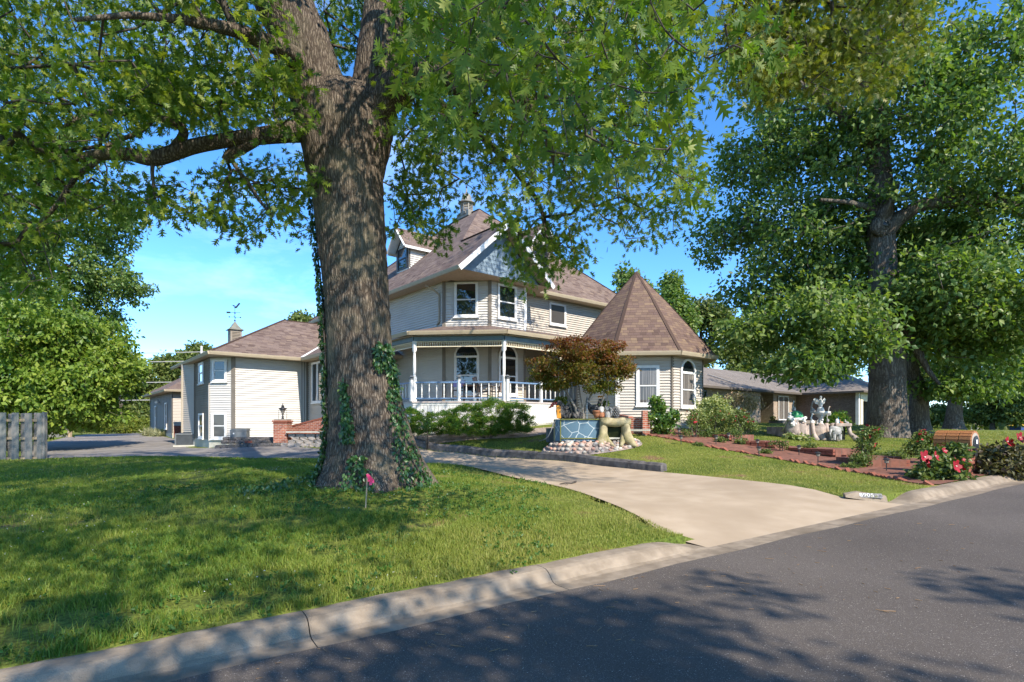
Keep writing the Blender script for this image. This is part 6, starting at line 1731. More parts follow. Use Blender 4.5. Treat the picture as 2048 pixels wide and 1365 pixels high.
def bloom_mesh(name, petals, r, cup, mat, eye=None):
    mb = MB()
    for k in range(petals):
        a = 2 * pi * k / petals; d = Vector((cos(a), sin(a), 0)); s_ = Vector((-sin(a), cos(a), 0))
        mb.add([Vector((0, 0, 0)), d * r * .55 + s_ * r * .38 + Vector((0, 0, cup * .5)), d * r + s_ * r * .2 + Vector((0, 0, cup)), d * r - s_ * r * .2 + Vector((0, 0, cup)), d * r * .55 - s_ * r * .38 + Vector((0, 0, cup * .5))], [(0, 1, 2, 3, 4)])
    if eye: mb.blob((0, 0, cup * .35), r * .13, 6, 4, mi=1)
    me = bpy.data.meshes.new(name); me.from_pydata([tuple(v) for v in mb.v], [], mb.f); me.polygons.foreach_set('material_index', mb.m)
    me.materials.append(mat)
    if eye: me.materials.append(eye)
    return me
M['rose_red'] = noise_mat('rose_petals', (.34, .012, .025), (.46, .04, .055), 9, .6)
M['hib_red'] = noise_mat('hibiscus_petals', (.20, .001, .006), (.30, .003, .012), 5, .5)
M['pollen'] = plain('pale_stamen', (.75, .66, .5), .7)
rose_me = bloom_mesh('rose_bloom_mesh', 6, .035, .018, M['rose_red']); hib_me = bloom_mesh('hibiscus_bloom_mesh', 5, .105, .035, M['hib_red'], M['pollen'])
def blooms(t, C, rg_, n, me, mat, name, scale=(.8, 1.3), top=.4, face=-1):
    zmin, zmax = C[:, 2].min(), C[:, 2].max()
    cand = C[(C[:, 2] > zmin + top * (zmax - zmin))]
    for k in range(n):
        c = cand[rg_.integers(len(cand))] + rg_.normal(size=3) * .03 + np.array([0, -.06, .05]); s_ = rg_.uniform(*scale)
        shared(name, me, mat, t, tuple(c), (rg_.uniform(.3, 1.3), rg_.uniform(-.6, .6), rg_.uniform(0, 6)), (s_, s_, s_))
def rose(label, lumps, seed, nb, size=.058, per=20):
    t, C, rg_ = shrub('rose_bush', label, 'rose bush', lumps, size, per, .11, M['rose_leaf'], 'simple', seed, droop=.1, shell=.3, stems=12, group='red rose bushes along the brick path')
    blooms(t, C, rg_, nb, rose_me, M['rose_red'], 'bloom')
rose('sparse red rose bush in front of the tower wall', [W3(1385, 838, 18.3, .26, .25, .34, 30), W3(1375, 868, 18.0, .2, .2, .2, 12), W3(1405, 860, 18.2, .2, .2, .25, 16)], 111, 12)
rose('red rose bush beside the variegated shrub, pink at its top', [W3(1480, 840, 18.2, .45, .35, .36, 90), W3(1505, 855, 18.0, .25, .25, .25, 30), W3(1470, 868, 17.8, .25, .25, .18, 30)], 112, 34)
rose('low red rose bush spreading under the variegated shrub', [W3(1432, 842, 18.6, .28, .3, .3, 46), W3(1420, 868, 18.4, .35, .3, .2, 40)], 113, 12)
rose('tall red rose bush halfway down the brick path', [W3(1735, 885, 13.4, .26, .26, .34, 70), W3(1725, 920, 13.2, .26, .26, .22, 50), W3(1700, 935, 13.0, .18, .2, .1, 18), W3(1750, 862, 13.5, .2, .2, .18, 26)], 114, 26)
rose('wide red rose bush behind the brick mailbox', [W3(1850, 880, 13.6, .32, .3, .26, 80), W3(1830, 895, 13.5, .25, .25, .2, 46), W3(1880, 890, 13.5, .22, .25, .24, 46)], 115, 36)
def hibis(label, lumps, seed, fl, mat):
    t, C, rg_ = shrub('hibiscus_bush', label, 'hibiscus bush', lumps, .105, 11, .13, mat, 'simple', seed, droop=.25, shell=.35, stems=10, group='hibiscus bushes by the mailbox')
    for (px, py, Y, s_, rx, rz) in fl:
        shared('bloom', hib_me, M['hib_red'], t, P(px, py, Y), (rx, .15, rz), (s_, s_, s_))
hibis('green hibiscus with big crimson blooms in front of the mailbox', [W3(1890, 935, 11.0, .36, .3, .24, 90), W3(1850, 945, 10.9, .22, .25, .2, 40), W3(1920, 905, 11.1, .16, .2, .2, 30), W3(1870, 910, 11.3, .22, .2, .2, 36), W3(1905, 958, 10.8, .3, .25, .1, 40)], 121,
      [(1848, 915, 10.6, 1.25, 1.25, .2), (1852, 928, 10.6, 1.2, 1.4, 1.1), (1870, 913, 10.7, .95, 1.2, .6), (1911, 933, 10.55, 1.15, 1.35, .3), (1922, 936, 10.6, .8, 1.2, 1.4), (1888, 902, 10.8, .6, 1.1, .2), (1909, 917, 10.8, .45, 1.1, .8), (1926, 919, 10.8, .45, 1.2, .1)], M['hib_leaf'])
hibis('bronze-leaved hibiscus bush past the mailbox at the kerb', [W3(1990, 915, 11.6, .36, .35, .26, 100), W3(2030, 915, 11.5, .36, .35, .30, 100), W3(1972, 932, 11.5, .24, .3, .18, 50), W3(2020, 938, 11.3, .45, .3, .14, 70), W3(2080, 915, 11.6, .4, .4, .3, 60)], 122,
      [(2014, 884, 11.2, 1.0, 1.2, .4), (2021, 887, 11.2, .9, 1.3, 1.2), (2038, 876, 11.3, 1.1, 1.3, .2), (2046, 881, 11.2, .9, 1.1, .9)], M['purple_leaf'])
for i, (px, py, Y, r) in enumerate(((1395, 892, 16.6, .18), (1480, 884, 17.2, .2), (1562, 890, 16.2, .3), (1765, 912, 14.6, .3), (1795, 910, 14.5, .3), (1620, 893, 16.0, .18), (1530, 905, 15.6, .16), (1440, 880, 17.4, .2))):
    shrub('low_plant', ['low green mound in the upper path bed', 'low green plant beside a path light', 'bright green ground plant on the lawn edge of the path', 'soft green clump behind the tall rose', 'soft green clump near the wide rose', 'small weed tuft above the brick terrace', 'small weedy tuft on the lower brick edge', 'small plant under the roses'][i], 'plant',
          [W3(px, py, Y, r, r * .8, r * .38, 26)], .06, 12, .08, M['rose_leaf'] if i not in (2, 3, 4) else M['hib_leaf'], 'simple', 130 + i, droop=-.1, stems=2, shell=.3)
# left: yellow-green hedge, ornamental grass by the rear garage
shrub('hedge', 'yellow-green informal hedge at the end of the drive', 'hedge', [W3(265, 848, 52, 1.3, 1.0, .75, 90), W3(225, 846, 52, 1.4, 1.0, .85, 100), W3(185, 845, 51, 1.5, 1.0, .9, 100), W3(292, 852, 52.5, .9, .8, .6, 50), W3(240, 858, 51, 2.8, .8, .4, 90)], .16, 26, .34, M['yellow_shrub'], 'simple', 151)
shrub('ornamental_grass', 'pale grassy clump beside the rear garage wall', 'grass', [W3(308, 872, 41.0, .55, .4, .22, 30), W3(322, 874, 40.0, .4, .3, .15, 18)], .5, 14, .2, leaf_mat('pale_grass', (.18, .19, .09), (.42, .42, .27), trans=.3), 'needle', 152, droop=-.6, up=.2, stems=0)
shrub('shrub', 'dark rounded shrub beside the fountain', 'shrub', [W3(1672, 842, 21.5, .42, .4, .42, 90), W3(1685, 848, 21.4, .3, .3, .3, 40)], .07, 20, .13, M['yew'], 'simple', 153)
shrub('hosta', 'pale green plant at the foot of the stone pool', 'plant', [W3(1602, 878, 19.3, .34, .2, .14, 24), W3(1585, 876, 19.4, .2, .2, .12, 12)], .14, 9, .12, M['variegated'], 'simple', 154, droop=.2, stems=0)

# japanese maple in the raised planter
jb = P(1163, 868, 16.6)
jm = thing('japanese_maple', tuple(jb), 'spreading bronze-red japanese maple with several grey stems in the raised planter', 'tree')
rgj = np.random.default_rng(161)
JL = [W3(1100, 730, 16.5, .62, .7, .42, 70), W3(1150, 705, 16.5, .62, .7, .36, 70), W3(1205, 710, 16.6, .62, .7, .40, 75), W3(1230, 740, 16.5, .5, .6, .42, 60), W3(1160, 745, 16.3, .8, .7, .42, 90), W3(1085, 750, 16.5, .4, .5, .3, 30), W3(1110, 770, 16.4, .55, .5, .2, 34), W3(1200, 775, 16.4, .6, .5, .22, 40), W3(1225, 690, 16.6, .45, .5, .15, 16), W3(1120, 690, 16.6, .4, .5, .18, 16), W3(1255, 735, 16.4, .3, .3, .3, 16), W3(1160, 680, 16.6, .4, .4, .12, 10)]
Cj = lump_points(JL, rgj, .3)
stems_j = []
mbj = MB()
for (pts, r0) in (([(1163, 868), (1160, 845), (1150, 815), (1135, 785), (1115, 755)], .06), ([(1165, 868), (1166, 840), (1172, 810), (1185, 785), (1200, 750)], .055), ([(1168, 868), (1172, 855), (1190, 845), (1202, 815), (1210, 780), (1225, 745)], .045), ([(1160, 868), (1152, 850), (1140, 810), (1128, 770), (1108, 735)], .035), ([(1164, 860), (1166, 820), (1160, 790), (1155, 750)], .04), ([(1170, 862), (1195, 843), (1212, 820), (1215, 790), (1235, 765)], .03)):
    p3 = [P(a, b_, 16.6 + .12 * sin(i * 2 + a)) for i, (a, b_) in enumerate(pts)]
    mbj.tube(p3, [r0 * (1 - .7 * i / (len(p3) - 1)) for i in range(len(p3))], 8)
    for a, b_ in zip(p3[:-1], p3[1:]): stems_j += [np.array(a.lerp(b_, t)) for t in (0, .33, .66)]
M['jm_bark'] = noise_mat('grey_maple_bark', (.16, .14, .115), (.30, .27, .23), 9, .85, 5, bump=.3)
mbj.build('trunk', M['jm_bark'], jm, smooth=True)
Vw_, Tw_ = grow_twigs([q for q in stems_j if q[2] > jb.z + .5], Cj, rgj, rmin=.004, step=.2, sag=.02)
np_mesh('branches', Vw_, Tw_, M['jm_bark'], jm, corner=4)['kind'] = 'stuff'
R_ = cluster_leaves(Cj, 40, .17, .075, 'simple', rgj, droop=.35, up=.7, flat=.45, tone_c=np.clip((Cj[:, 2] - Cj[:, 2].min()) / np.ptp(Cj[:, 2]) * .95 + rgj.normal(size=len(Cj)) * .18, 0, 1))
np_mesh('crown', R_[0], R_[1], M['maple_red'], jm, attr={'tone': R_[2]})['kind'] = 'stuff'
# ================================================================== yard on the right: path, lights, mailbox
lo = smooth_line([tuple(G(*q))[:2] for q in bed_px_lo], 70); hi = smooth_line([tuple(G(*q))[:2] for q in bed_px_hi[::-1]], 70)
def sheet(name, a, b, na, mat, label, dz):
    tt = np.linspace(0, 1, na); L = a[:, None, :] * (1 - tt[None, :, None]) + b[:, None, :] * tt[None, :, None]
    Z = terrain(L[..., 0], L[..., 1]) + dz
    V_ = np.concatenate([L, Z[..., None]], -1).reshape(-1, 3); k = np.arange(len(V_)).reshape(len(a), na)
    return _tag(np_mesh(name, V_, np.stack([k[:-1, :-1], k[:-1, 1:], k[1:, 1:], k[1:, :-1]], -1).reshape(-1, 4), mat, corner=4), label, None, None, 'structure')
sheet('brick_path', lo, hi, 14, M['paver'], 'red brick path and beds stepping down from the tower to the mailbox', .02)
BRICK = unit_box_mesh('brick_mesh', .05)
M['brick_piece'] = noise_mat('brick_face', (0.21, 0.066, 0.042), (0.31, 0.115, 0.07), 11, .88, 5, bump=.4, bscale=40, c3=(.22, .07, .05), s3=1.7)
BRICK.materials.append(M['brick_piece'])
# low brick terraces crossing the path
rb = random.Random(8)
for i, (xa, ya, xb, yb, dep, lab) in enumerate(((1432, 874, 1452, 879, .9, 'topmost low brick terrace under the rose bushes'), (1488, 887, 1533, 894, 1.0, 'low brick terrace just below the rose bush with pink top'), (1590, 901, 1654, 911, 1.0, 'broad brick terrace in the middle of the path'), (1700, 917, 1728, 922, .8, 'brick terrace behind the tall rose bush'), (1757, 922, 1800, 930, .9, 'lowest brick terrace before the hibiscus'))):
    a, b_ = G(xa, ya + 3), G(xb, yb + 3); a.z = tz(a.x, a.y); b_.z = tz(b_.x, b_.y)
    d = (b_ - a); d.z = 0; L_ = d.length; d.normalize(); n_ = Vector((-d.y, d.x, 0))
    if n_.y < 0: n_ = -n_
    zt = max(a.z, b_.z) + .13; t = thing('brick_terrace', tuple((a + b_) / 2), lab, 'terrace', 'brick terraces of the path')
    c = (a + b_) / 2 + n_ * dep / 2
    MB().obox((c.x, c.y, zt - .11), d, n_, Z3, L_ + .5, dep, .20).build('slab', M['paver'], t)
    nb = int((L_ + .5) / .21)
    for cs in range(2):
        for k in range(nb):
            q = a - d * .25 + d * ((k + .5) * (L_ + .5) / nb) - n_ * .045
            shared('brick', BRICK, M['brick_piece'], t, (q.x, q.y, zt - .045 - cs * .085), (rb.uniform(-.02, .02), 0, atan2(d.y, d.x) + rb.uniform(-.03, .03)), (.205, .09, .07))
# scalloped edging bricks along the lower edge of the bed
ed = thing('bed_edging', tuple(G(1600, 928)), 'row of tilted red bricks edging the path bed along the lawn', 'edging')
for k in range(3, 69):
    if rb.random() < .35: continue
    q = lo[k] + np.array([rb.uniform(-.06, .06), rb.uniform(-.05, .05)]); d = lo[min(k + 1, 69)] - lo[k - 1]; shared('brick', BRICK, M['brick_piece'], ed, (q[0], q[1], tz(*q) + .02), (rb.uniform(-.2, .4), rb.uniform(.1, .7), atan2(d[1], d[0]) + rb.uniform(-.3, .3)), (.16, .08, .055))
# path lights
M['lamp_black'] = plain('lamp_black', (.03, .028, .026), .45, .5)
M['lamp_lens'] = plain('lamp_lens', (.22, .20, .17), .2, .6)
for i, (px, py, Y) in enumerate(((1358, 868, 18.0), (1362, 883, 16.6), (1432, 886, 16.9), (1457, 880, 17.6), (1515, 891, 16.5), (1518, 905, 14.9), (1598, 902, 15.4), (1636, 921, 13.9), (1773, 936, 12.3), (1344, 862, 19.2))):
    X = (px - XC) / F * Y; b_ = onland(X, Y, .02)
    t = thing('path_light', tuple(b_), ['black solar path light beside the glossy shrub', 'black solar path light at the lawn edge below the tower', 'black solar path light at the topmost terrace', 'black solar path light under the pink-topped rose', 'black solar path light on the upper lawn side', 'black solar path light on the lower edge by the weedy tuft', 'black solar path light behind the broad terrace', 'black solar path light in front of the broad terrace', 'black solar path light on the lowest terrace', 'black solar path light against the tower foundation'][i], 'path light', 'solar lights along the brick path')
    MB().tube([b_, b_ + Vector((0, 0, .17))], .012, 6).build('stake', M['lamp_black'], t)
    MB().lathe(b_ + Vector((0, 0, .16)), [(.03, 0), (.042, .01), (.045, .07), (.04, .075)], 8).build('lens', M['lamp_lens'], t)
    MB().lathe(b_ + Vector((0, 0, .235)), [(.07, 0), (.075, .01), (.05, .03), (.02, .045)], 10).build('cap', M['lamp_black'], t)

# brick mailbox
mq = Vector((9.36, 11.44)); mz = tz(mq.x, mq.y) - .02
ax = Vector((RN.x, RN.y, 0)); st_ = Vector((RD.x, RD.y, 0))      # back along the lawn, along the street
mail = thing('brick_mailbox', (mq.x, mq.y, mz), 'barrel-shaped orange-red brick mailbox on a slim brick pillar at the kerb', 'mailbox')
m0 = Vector((mq.x, mq.y, mz)); pw_, pd_ = .40, .28
M['mortar'] = plain('mortar', (.36, .31, .25), .9)
M['brick_orange'] = noise_mat('glazed_orange_brick', (0.30, 0.105, 0.03), (0.50, 0.21, 0.06), 8, .5, 5, bump=.3, bscale=40, c3=(.16, .06, .03), s3=3.0, spec=.5)
MB().obox(m0 + ax * .16 + Vector((0, 0, .27)), st_, ax, Z3, pw_ - .04, pd_ - .04, .58).build('pillar_core', M['mortar'], mail)
pil = None
rot_s = atan2(st_.y, st_.x); rot_a = atan2(ax.y, ax.x)
for cse in range(7):
    z_ = .04 + cse * .078
    off = .1 if cse % 2 else 0
    for k in (-1, 0, 1) if off else (-1, 1):
        w_ = .195 if not off else (.195 if k == 0 else .09)
        x_ = k * (.1 if not off else .148)
        for face in (0.02 + .025, pd_ - .0):
            q = m0 + st_ * x_ + ax * face + Vector((0, 0, z_)); shared('brick', BRICK, M['brick_piece'], mail, tuple(q), (0, 0, rot_s), (w_, .05, .066))
    for sg in (-1, 1):
        q = m0 + st_ * sg * (pw_ / 2 - .022) + ax * .165 + Vector((0, 0, z_)); shared('brick', BRICK, M['brick_piece'], mail, tuple(q), (0, 0, rot_a), (.185, .046, .066))
bz = .70; br_ = .205; bl = .66
core = MB(); N = 14; ring = []
for e in (0.0, bl):
    for k in range(N + 1):
        a = -pi * .22 + (pi * 1.44) * k / N; ring.append(m0 + ax * (e - .02) + st_ * cos(a) * (br_ - .035) + Vector((0, 0, bz + sin(a) * (br_ - .035))))
core.add(ring, [tuple(range(N + 1)), tuple(range(2 * N + 1, N, -1))] + [(k, k + 1, N + 2 + k, N + 1 + k) for k in range(N)] + [(N, 0, N + 1, 2 * N + 1)])
core.build('barrel_core', M['mortar'], mail)
NB = 12
for k in range(NB):
    a = -pi * .20 + (pi * 1.40) * (k + .5) / NB
    for j in range(3):
        q = m0 + ax * (bl * (j + .5) / 3 - .02) + st_ * cos(a) * (br_ - .02) + Vector((0, 0, bz + sin(a) * (br_ - .02)))
        # long side along the barrel, flat face outward
        R3_ = Matrix((ax, st_ * -sin(a) + Z3 * cos(a), st_ * cos(a) + Z3 * sin(a))).transposed()
        shared('brick', BRICK, M['brick_orange'], mail, tuple(q), R3_.to_euler(), (bl / 3 - .012, .066, .06)).data = BRICK
        bpy.context.view_layer.objects.active = None
BR2 = BRICK.copy(); BR2.materials.clear(); BR2.materials.append(M['brick_orange'])
for o in mail.children:
    if o.name.startswith('brick') and abs(o.scale.z - .06) < 1e-6: o.data = BR2
MB().obox(m0 + ax * .30 + Vector((0, 0, bz - br_ * .80)), st_, ax, Z3, .30, .60, .08).build('shelf', M['brick_piece'], mail)
dr_ = MB(); pts = [m0 - ax * .035 + st_ * cos(a) * .125 + Vector((0, 0, bz - .02 + sin(a) * .135)) for a in np.linspace(0, pi, 12)] + [m0 - ax * .035 + st_ * -.125 + Vector((0, 0, bz - .15)), m0 - ax * .035 + st_ * .125 + Vector((0, 0, bz - .15))]
dr_.poly(pts); dr_.poly([p_ + ax * .03 for p_ in pts][::-1]); dr_.build('door', M['black_metal'], mail)
MB().obox(m0 - ax * .045 + Vector((0, 0, bz - .01)), st_, ax, Z3, .075, .006, .085).build('number_plate', M['white_trim'], mail)
MB().obox(m0 - ax * .005 + Vector((0, 0, .47)), st_, ax, Z3, .13, .06, .13).build('paper_slot', M['black_metal'], mail)

# painted house number on the kerb return
pn = G(1727, 1001)
dtx = (G(1746, 1004) - G(1708, 997)); dtx.z = 0; dtx.normalize()
num = thing('painted_house_number', tuple(pn), 'worn house number painted on the kerb return beside the driveway', 'house number')
ndir = Vector((dtx.y, -dtx.x, 0)); tup = Vector((-ndir.x * .8, -ndir.y * .8, .6)).normalized()
dtx = rdv.copy(); upv = (-rnv * .08 + Vector((0, 0, .069))).normalized()
nm_ = dtx.cross(upv)
if nm_.z < 0: nm_ = -nm_
M['paint_grey'] = noise_mat('worn_grey_paint', (.11, .11, .115), (.30, .28, .26), 30, .8, 6)
pnz = KR_MID + rnv * .062 + Vector((0, 0, .058))
MB().obox(pnz, dtx, upv, nm_, .44, .10, .006).build('paint_patch', M['paint_grey'], num)
def text_mesh(txt, size, name, mat, parent, loc, xdir, ydir, ext=.001):
    cu_ = bpy.data.curves.new(name, 'FONT'); cu_.body = txt; cu_.size = size; cu_.align_x = 'CENTER'; cu_.align_y = 'CENTER'; cu_.extrude = ext
    to = bpy.data.objects.new('tmp_text', cu_); COL.objects.link(to); bpy.context.view_layer.update()
    me = bpy.data.meshes.new_from_object(to.evaluated_get(bpy.context.evaluated_depsgraph_get())); bpy.data.objects.remove(to); bpy.data.curves.remove(cu_)
    me.name = name; me.materials.clear(); me.materials.append(mat)
    o = bpy.data.objects.new(name, me); COL.objects.link(o); o.parent = parent
    zz = xdir.cross(ydir).normalized(); o.matrix_local = Matrix.Translation(Vector(loc) - ORG[parent.name]) @ Matrix((xdir, ydir, zz)).transposed().to_4x4()
    return o
text_mesh('8905', .105, 'digits', M['white_trim'], num, pnz + nm_ * .008, dtx, upv)

# striped ornamental tuft on the kerb
zt_ = thing('striped_plant', tuple(G(2019, 952)), 'small tuft of black and white striped blades leaning over the kerb', 'plant')
mb = MB(); q0 = G(2019, 949)
for k in range(22):
    a = rb.uniform(0, 2 * pi); L_ = rb.uniform(.10, .2); d = Vector((cos(a), sin(a), 0)); p0 = q0 + d * .03
    p1 = p0 + d * L_ * .45 + Vector((0, 0, L_ * .5)); p2 = p0 + d * L_ + Vector((0, 0, L_ * .15)); s_ = d.cross(Z3) * .012
    mb.add([p0 - s_, p0 + s_, p1 + s_, p1 - s_, p2], [(0, 1, 2, 3), (3, 2, 4)], k % 2)
mb.build('blades', [M['lamp_black'], M['white_trim']], zt_)

# ================================================================== raised planter with river stones and ornaments
py0 = 16.35
planter = thing('raised_planter', tuple(P(1182, 888, 16.6)), 'raised planter with blue cracked-ice panel, faux tree stump window and ring of river stones', 'planter')
def blue_ice():
    m, n, l, b = newmat('blue_cracked_panel'); tc = n.new('ShaderNodeTexCoord')
    vo = n.new('ShaderNodeTexVoronoi'); vo.feature = 'DISTANCE_TO_EDGE'; vo.inputs['Scale'].default_value = 3.6
    nz = n.new('ShaderNodeTexNoise'); nz.inputs['Scale'].default_value = 3; mixv = n.new('ShaderNodeMix'); mixv.data_type = 'VECTOR'; mixv.inputs['Factor'].default_value = .10
    l.new(tc.outputs['Object'], nz.inputs['Vector']); l.new(tc.outputs['Object'], mixv.inputs['A']); l.new(nz.outputs['Color'], mixv.inputs['B']); l.new(mixv.outputs['Result'], vo.inputs['Vector'])
    r = n.new('ShaderNodeValToRGB'); r.color_ramp.elements[0].position = .012; r.color_ramp.elements[0].color = (.50, .54, .54, 1); r.color_ramp.elements[1].position = .035; r.color_ramp.elements[1].color = (.085, .15, .20, 1)
    l.new(vo.outputs['Distance'], r.inputs['Fac']); l.new(r.outputs['Color'], b.inputs['Base Color']); b.inputs['Roughness'].default_value = .35; setspec(b, .5)
    return m
M['blue_ice'] = blue_ice()
M['faux_stump'] = noise_mat('faux_stump_concrete', (.25, .205, .115), (.42, .355, .21), 7, .85, 6, bump=.5, bscale=22, c3=(.25, .22, .10), s3=3)
M['moss_trim'] = plain('mossy_rim', (.13, .135, .035), .9)
M['soil'] = noise_mat('dark_soil', (.035, .025, .018), (.09, .06, .04), 12, .95, 6, bump=.6)
zt1 = P(0, 840, py0).z; zt0 = P(0, 876, py0).z
def PX(px, Y=py0): return (px - XC) / F * Y
bp_ = MB(); n_ = 12; xs = np.linspace(PX(1121), PX(1204), n_)
fr_ = [(x, py0 + .10 * (2 * (i / (n_ - 1)) - 1) ** 2 - .02) for i, x in enumerate(xs)]
for (a, b_) in zip(fr_[:-1], fr_[1:]): bp_.add([(a[0], a[1], zt0 - .1), (b_[0], b_[1], zt0 - .1), (b_[0], b_[1], zt1), (a[0], a[1], zt1)], [(0, 1, 2, 3)])
bp_.add([(PX(1112), py0 + .28, zt0 - .1), (PX(1121), py0 + .08, zt0 - .1), (PX(1121), py0 + .08, zt1), (PX(1112), py0 + .28, zt1)], [(0, 1, 2, 3)])
bp_.build('blue_panel', M['blue_ice'], planter)
MB().bar((PX(1121.5), py0 + .07, zt0 - .1), (PX(1121.5), py0 + .07, zt1), .03, .03).build('corner_strip', M['moss_trim'], planter)
rim = MB()
for (a, b_) in zip(fr_[:-1], fr_[1:]): rim.bar((a[0], a[1], zt1 + .012), (b_[0], b_[1], zt1 + .012), .09, .035)
rim.build('rim', M['moss_trim'], planter)
rim = MB()
for (a, b_) in zip(fr_[:-1], fr_[1:]): rim.bar((a[0], a[1] - .01, zt0 - .02), (b_[0], b_[1] - .01, zt0 - .02), .05, .03)
rim.build('base_trim', M['moss_trim'], planter)
sl = MB(); sl.poly([(PX(1112), py0 + .25, zt1 - .02), (PX(1204), py0 + .05, zt1 - .02), (PX(1258), py0 + .1, zt1 - .02), (PX(1256), py0 + 1.1, zt1 - .02), (PX(1116), py0 + 1.2, zt1 - .02)]); sl.build('soil', M['soil'], planter)
bk = MB(); bk.bar((PX(1114), py0 + 1.15, (zt0 + zt1) / 2 - .05), (PX(1256), py0 + 1.05, (zt0 + zt1) / 2 - .05), .1, zt1 - zt0 + .15); bk.bar((PX(1256), py0 + .15, (zt0 + zt1) / 2 - .05), (PX(1255), py0 + 1.05, (zt0 + zt1) / 2 - .05), .1, zt1 - zt0 + .1); bk.bar((PX(1113), py0 + .3, (zt0 + zt1) / 2 - .05), (PX(1115), py0 + 1.15, (zt0 + zt1) / 2 - .05), .06, zt1 - zt0 + .1)
bk.build('back_wall', M['faux_stump'], planter)
sp_ = MB()
def root(pts, rads, s=8): sp_.tube([P(a, b_, Y) for a, b_, Y in pts], rads, s)
root([(1208, 838, py0), (1207, 855, py0 - .02), (1206, 872, py0 - .05), (1203, 886, py0 - .15), (1198, 893, py0 - .35)], [.13, .12, .13, .16, .06], 10)
root([(1209, 868, py0 - .02), (1214, 880, py0 - .08), (1222, 889, py0 - .25), (1228, 893, py0 - .4)], [.08, .08, .07, .03])
root([(1251, 838, py0), (1251, 852, py0 - .02), (1252, 866, py0 - .03), (1257, 880, py0 - .12), (1266, 889, py0 - .2), (1273, 893, py0 - .28)], [.13, .13, .145, .16, .10, .03], 10)
root([(1247, 868, py0 - .02), (1246, 882, py0 - .12), (1242, 892, py0 - .35)], [.09, .09, .04])
sp_.build('stump_root', M['faux_stump'], planter, smooth=True)
sp_ = MB(); sp_.tube([P(1202, 845, py0 - .03), P(1215, 844, py0 - .06), P(1230, 846, py0 - .06), P(1245, 844, py0 - .05), P(1259, 845, py0)], [.13, .135, .13, .135, .12], 12); sp_.build('lintel', M['faux_stump'], planter, smooth=True)
MB().poly([P(1212, 852, py0 + .03), P(1243, 852, py0 + .03), P(1243, 877, py0 + .03), P(1212, 877, py0 + .03)][::-1]).build('aquarium_pane', plain('green_aquarium', (.018, .024, .006), .5, .1), planter)
MB().bar(P(1210, 877, py0 - .02), P(1244, 877, py0 - .02), .1, .05).build('pane_sill', M['foundation'], planter)
# river stones
st_mats = [noise_mat('river_stone_%d' % i, c, tuple(min(1, x * 1.5) for x in c), 8, .8, 4) for i, c in enumerate(((.34, .24, .19), (.27, .25, .23), (.40, .35, .29), (.16, .14, .13), (.36, .20, .15)))]
st_me = []
for i in range(10):
    mb = MB().blob((0, 0, 0), (1, .8, .62), 9, 6, .13, i); me = bpy.data.meshes.new('river_stone_mesh'); me.from_pydata([tuple(v) for v in mb.v], [], mb.f); me.materials.append(st_mats[i % 5]); me.polygons.foreach_set('use_smooth', [True] * len(me.polygons)); st_me.append(me)
ctr = P(1183, 880, 16.85); rs = random.Random(4)
skirt_ = MB(); NR = 48; rings = []
for (f, z_) in ((1.0, None), (.80, .16), (.66, .26)):
    for k in range(NR):
        a = 2 * pi * k / NR; x_, y_ = ctr.x + 1.50 * f * cos(a), ctr.y + 1.10 * f * sin(a); zl = tz(x_, y_)
        rings.append((x_, y_, (zl + .012) if z_ is None else max(zl + .03, zt0 - .38 + z_)))
skirt_.add(rings, [(r * NR + k, r * NR + (k + 1) % NR, (r + 1) * NR + (k + 1) % NR, (r + 1) * NR + k) for r in range(2) for k in range(NR)])
M['stone_mortar'] = noise_mat('pink_grey_mortar', (.25, .20, .17), (.36, .29, .25), 9, .9, 5, bump=.3)
skirt_.build('mortar_skirt', M['stone_mortar'], planter)
cnt = 0
for row, f in enumerate((.93, .865, .80, .74, .68)):
    k = 0; nrow = int(52 * f)
    for k in range(nrow):
        a = -pi + 2 * pi * (k + .5 * (row % 2)) / nrow + rs.uniform(-.02, .02)
        if sin(a) > .35: continue
        x_, y_ = ctr.x + 1.50 * f * cos(a), ctr.y + 1.10 * f * sin(a); zl = tz(x_, y_)
        t_ = (f - .66) / .34; z_ = max(zl + .03, (zl + .012) * np.clip((f - .8) / .2, 0, 1) + (1 - np.clip((f - .8) / .2, 0, 1)) * max(zl + .03, zt0 - .38 + .16 + (.8 - f) * .71))
        s_ = rs.uniform(.062, .088)
        shared('river_stone', st_me[rs.randrange(10)], None, planter, (x_, y_, z_ + .012), (rs.uniform(-.4, .4), rs.uniform(-.4, .4), rs.uniform(0, 6)), (s_, s_, s_)); cnt += 1

# ornaments in the planter
M['terracotta'] = plain('terracotta', (.36, .15, .075), .8, bump=.2)
M['statue_dark'] = noise_mat('dark_lava_statue', (.03, .03, .03), (.15, .14, .135), 16, .9, 5, bump=.7, bscale=40)
M['statue_grey'] = noise_mat('grey_cast_stone', (.24, .23, .215), (.42, .40, .37), 12, .9, 5, bump=.5, bscale=30)
M['statue_white'] = noise_mat('white_cast_stone', (.58, .55, .50), (.74, .71, .66), 9, .85, 5, bump=.3)
M['orange_paint'] = plain('orange_paint', (.62, .25, .02), .45)
M['beak'] = plain('brown_red_paint', (.17, .035, .025), .4)
def orn(name, label, px, py, Y, cat='statue', group='ornaments in the raised planter'): return thing(name, tuple(P(px, py, Y)), label, cat, group)
t = orn('toucan_statue', 'bird statue with orange breast and long dark red beak on the planter corner', 1117, 838, 16.5)
b_ = P(1117, 838, 16.5)
MB().lathe(b_ + Vector((.06, .12, 0)), [(.05, 0), (.10, .08), (.13, .22), (.11, .34), (.075, .42)], 10).build('body', M['statue_dark'], t, smooth=True)
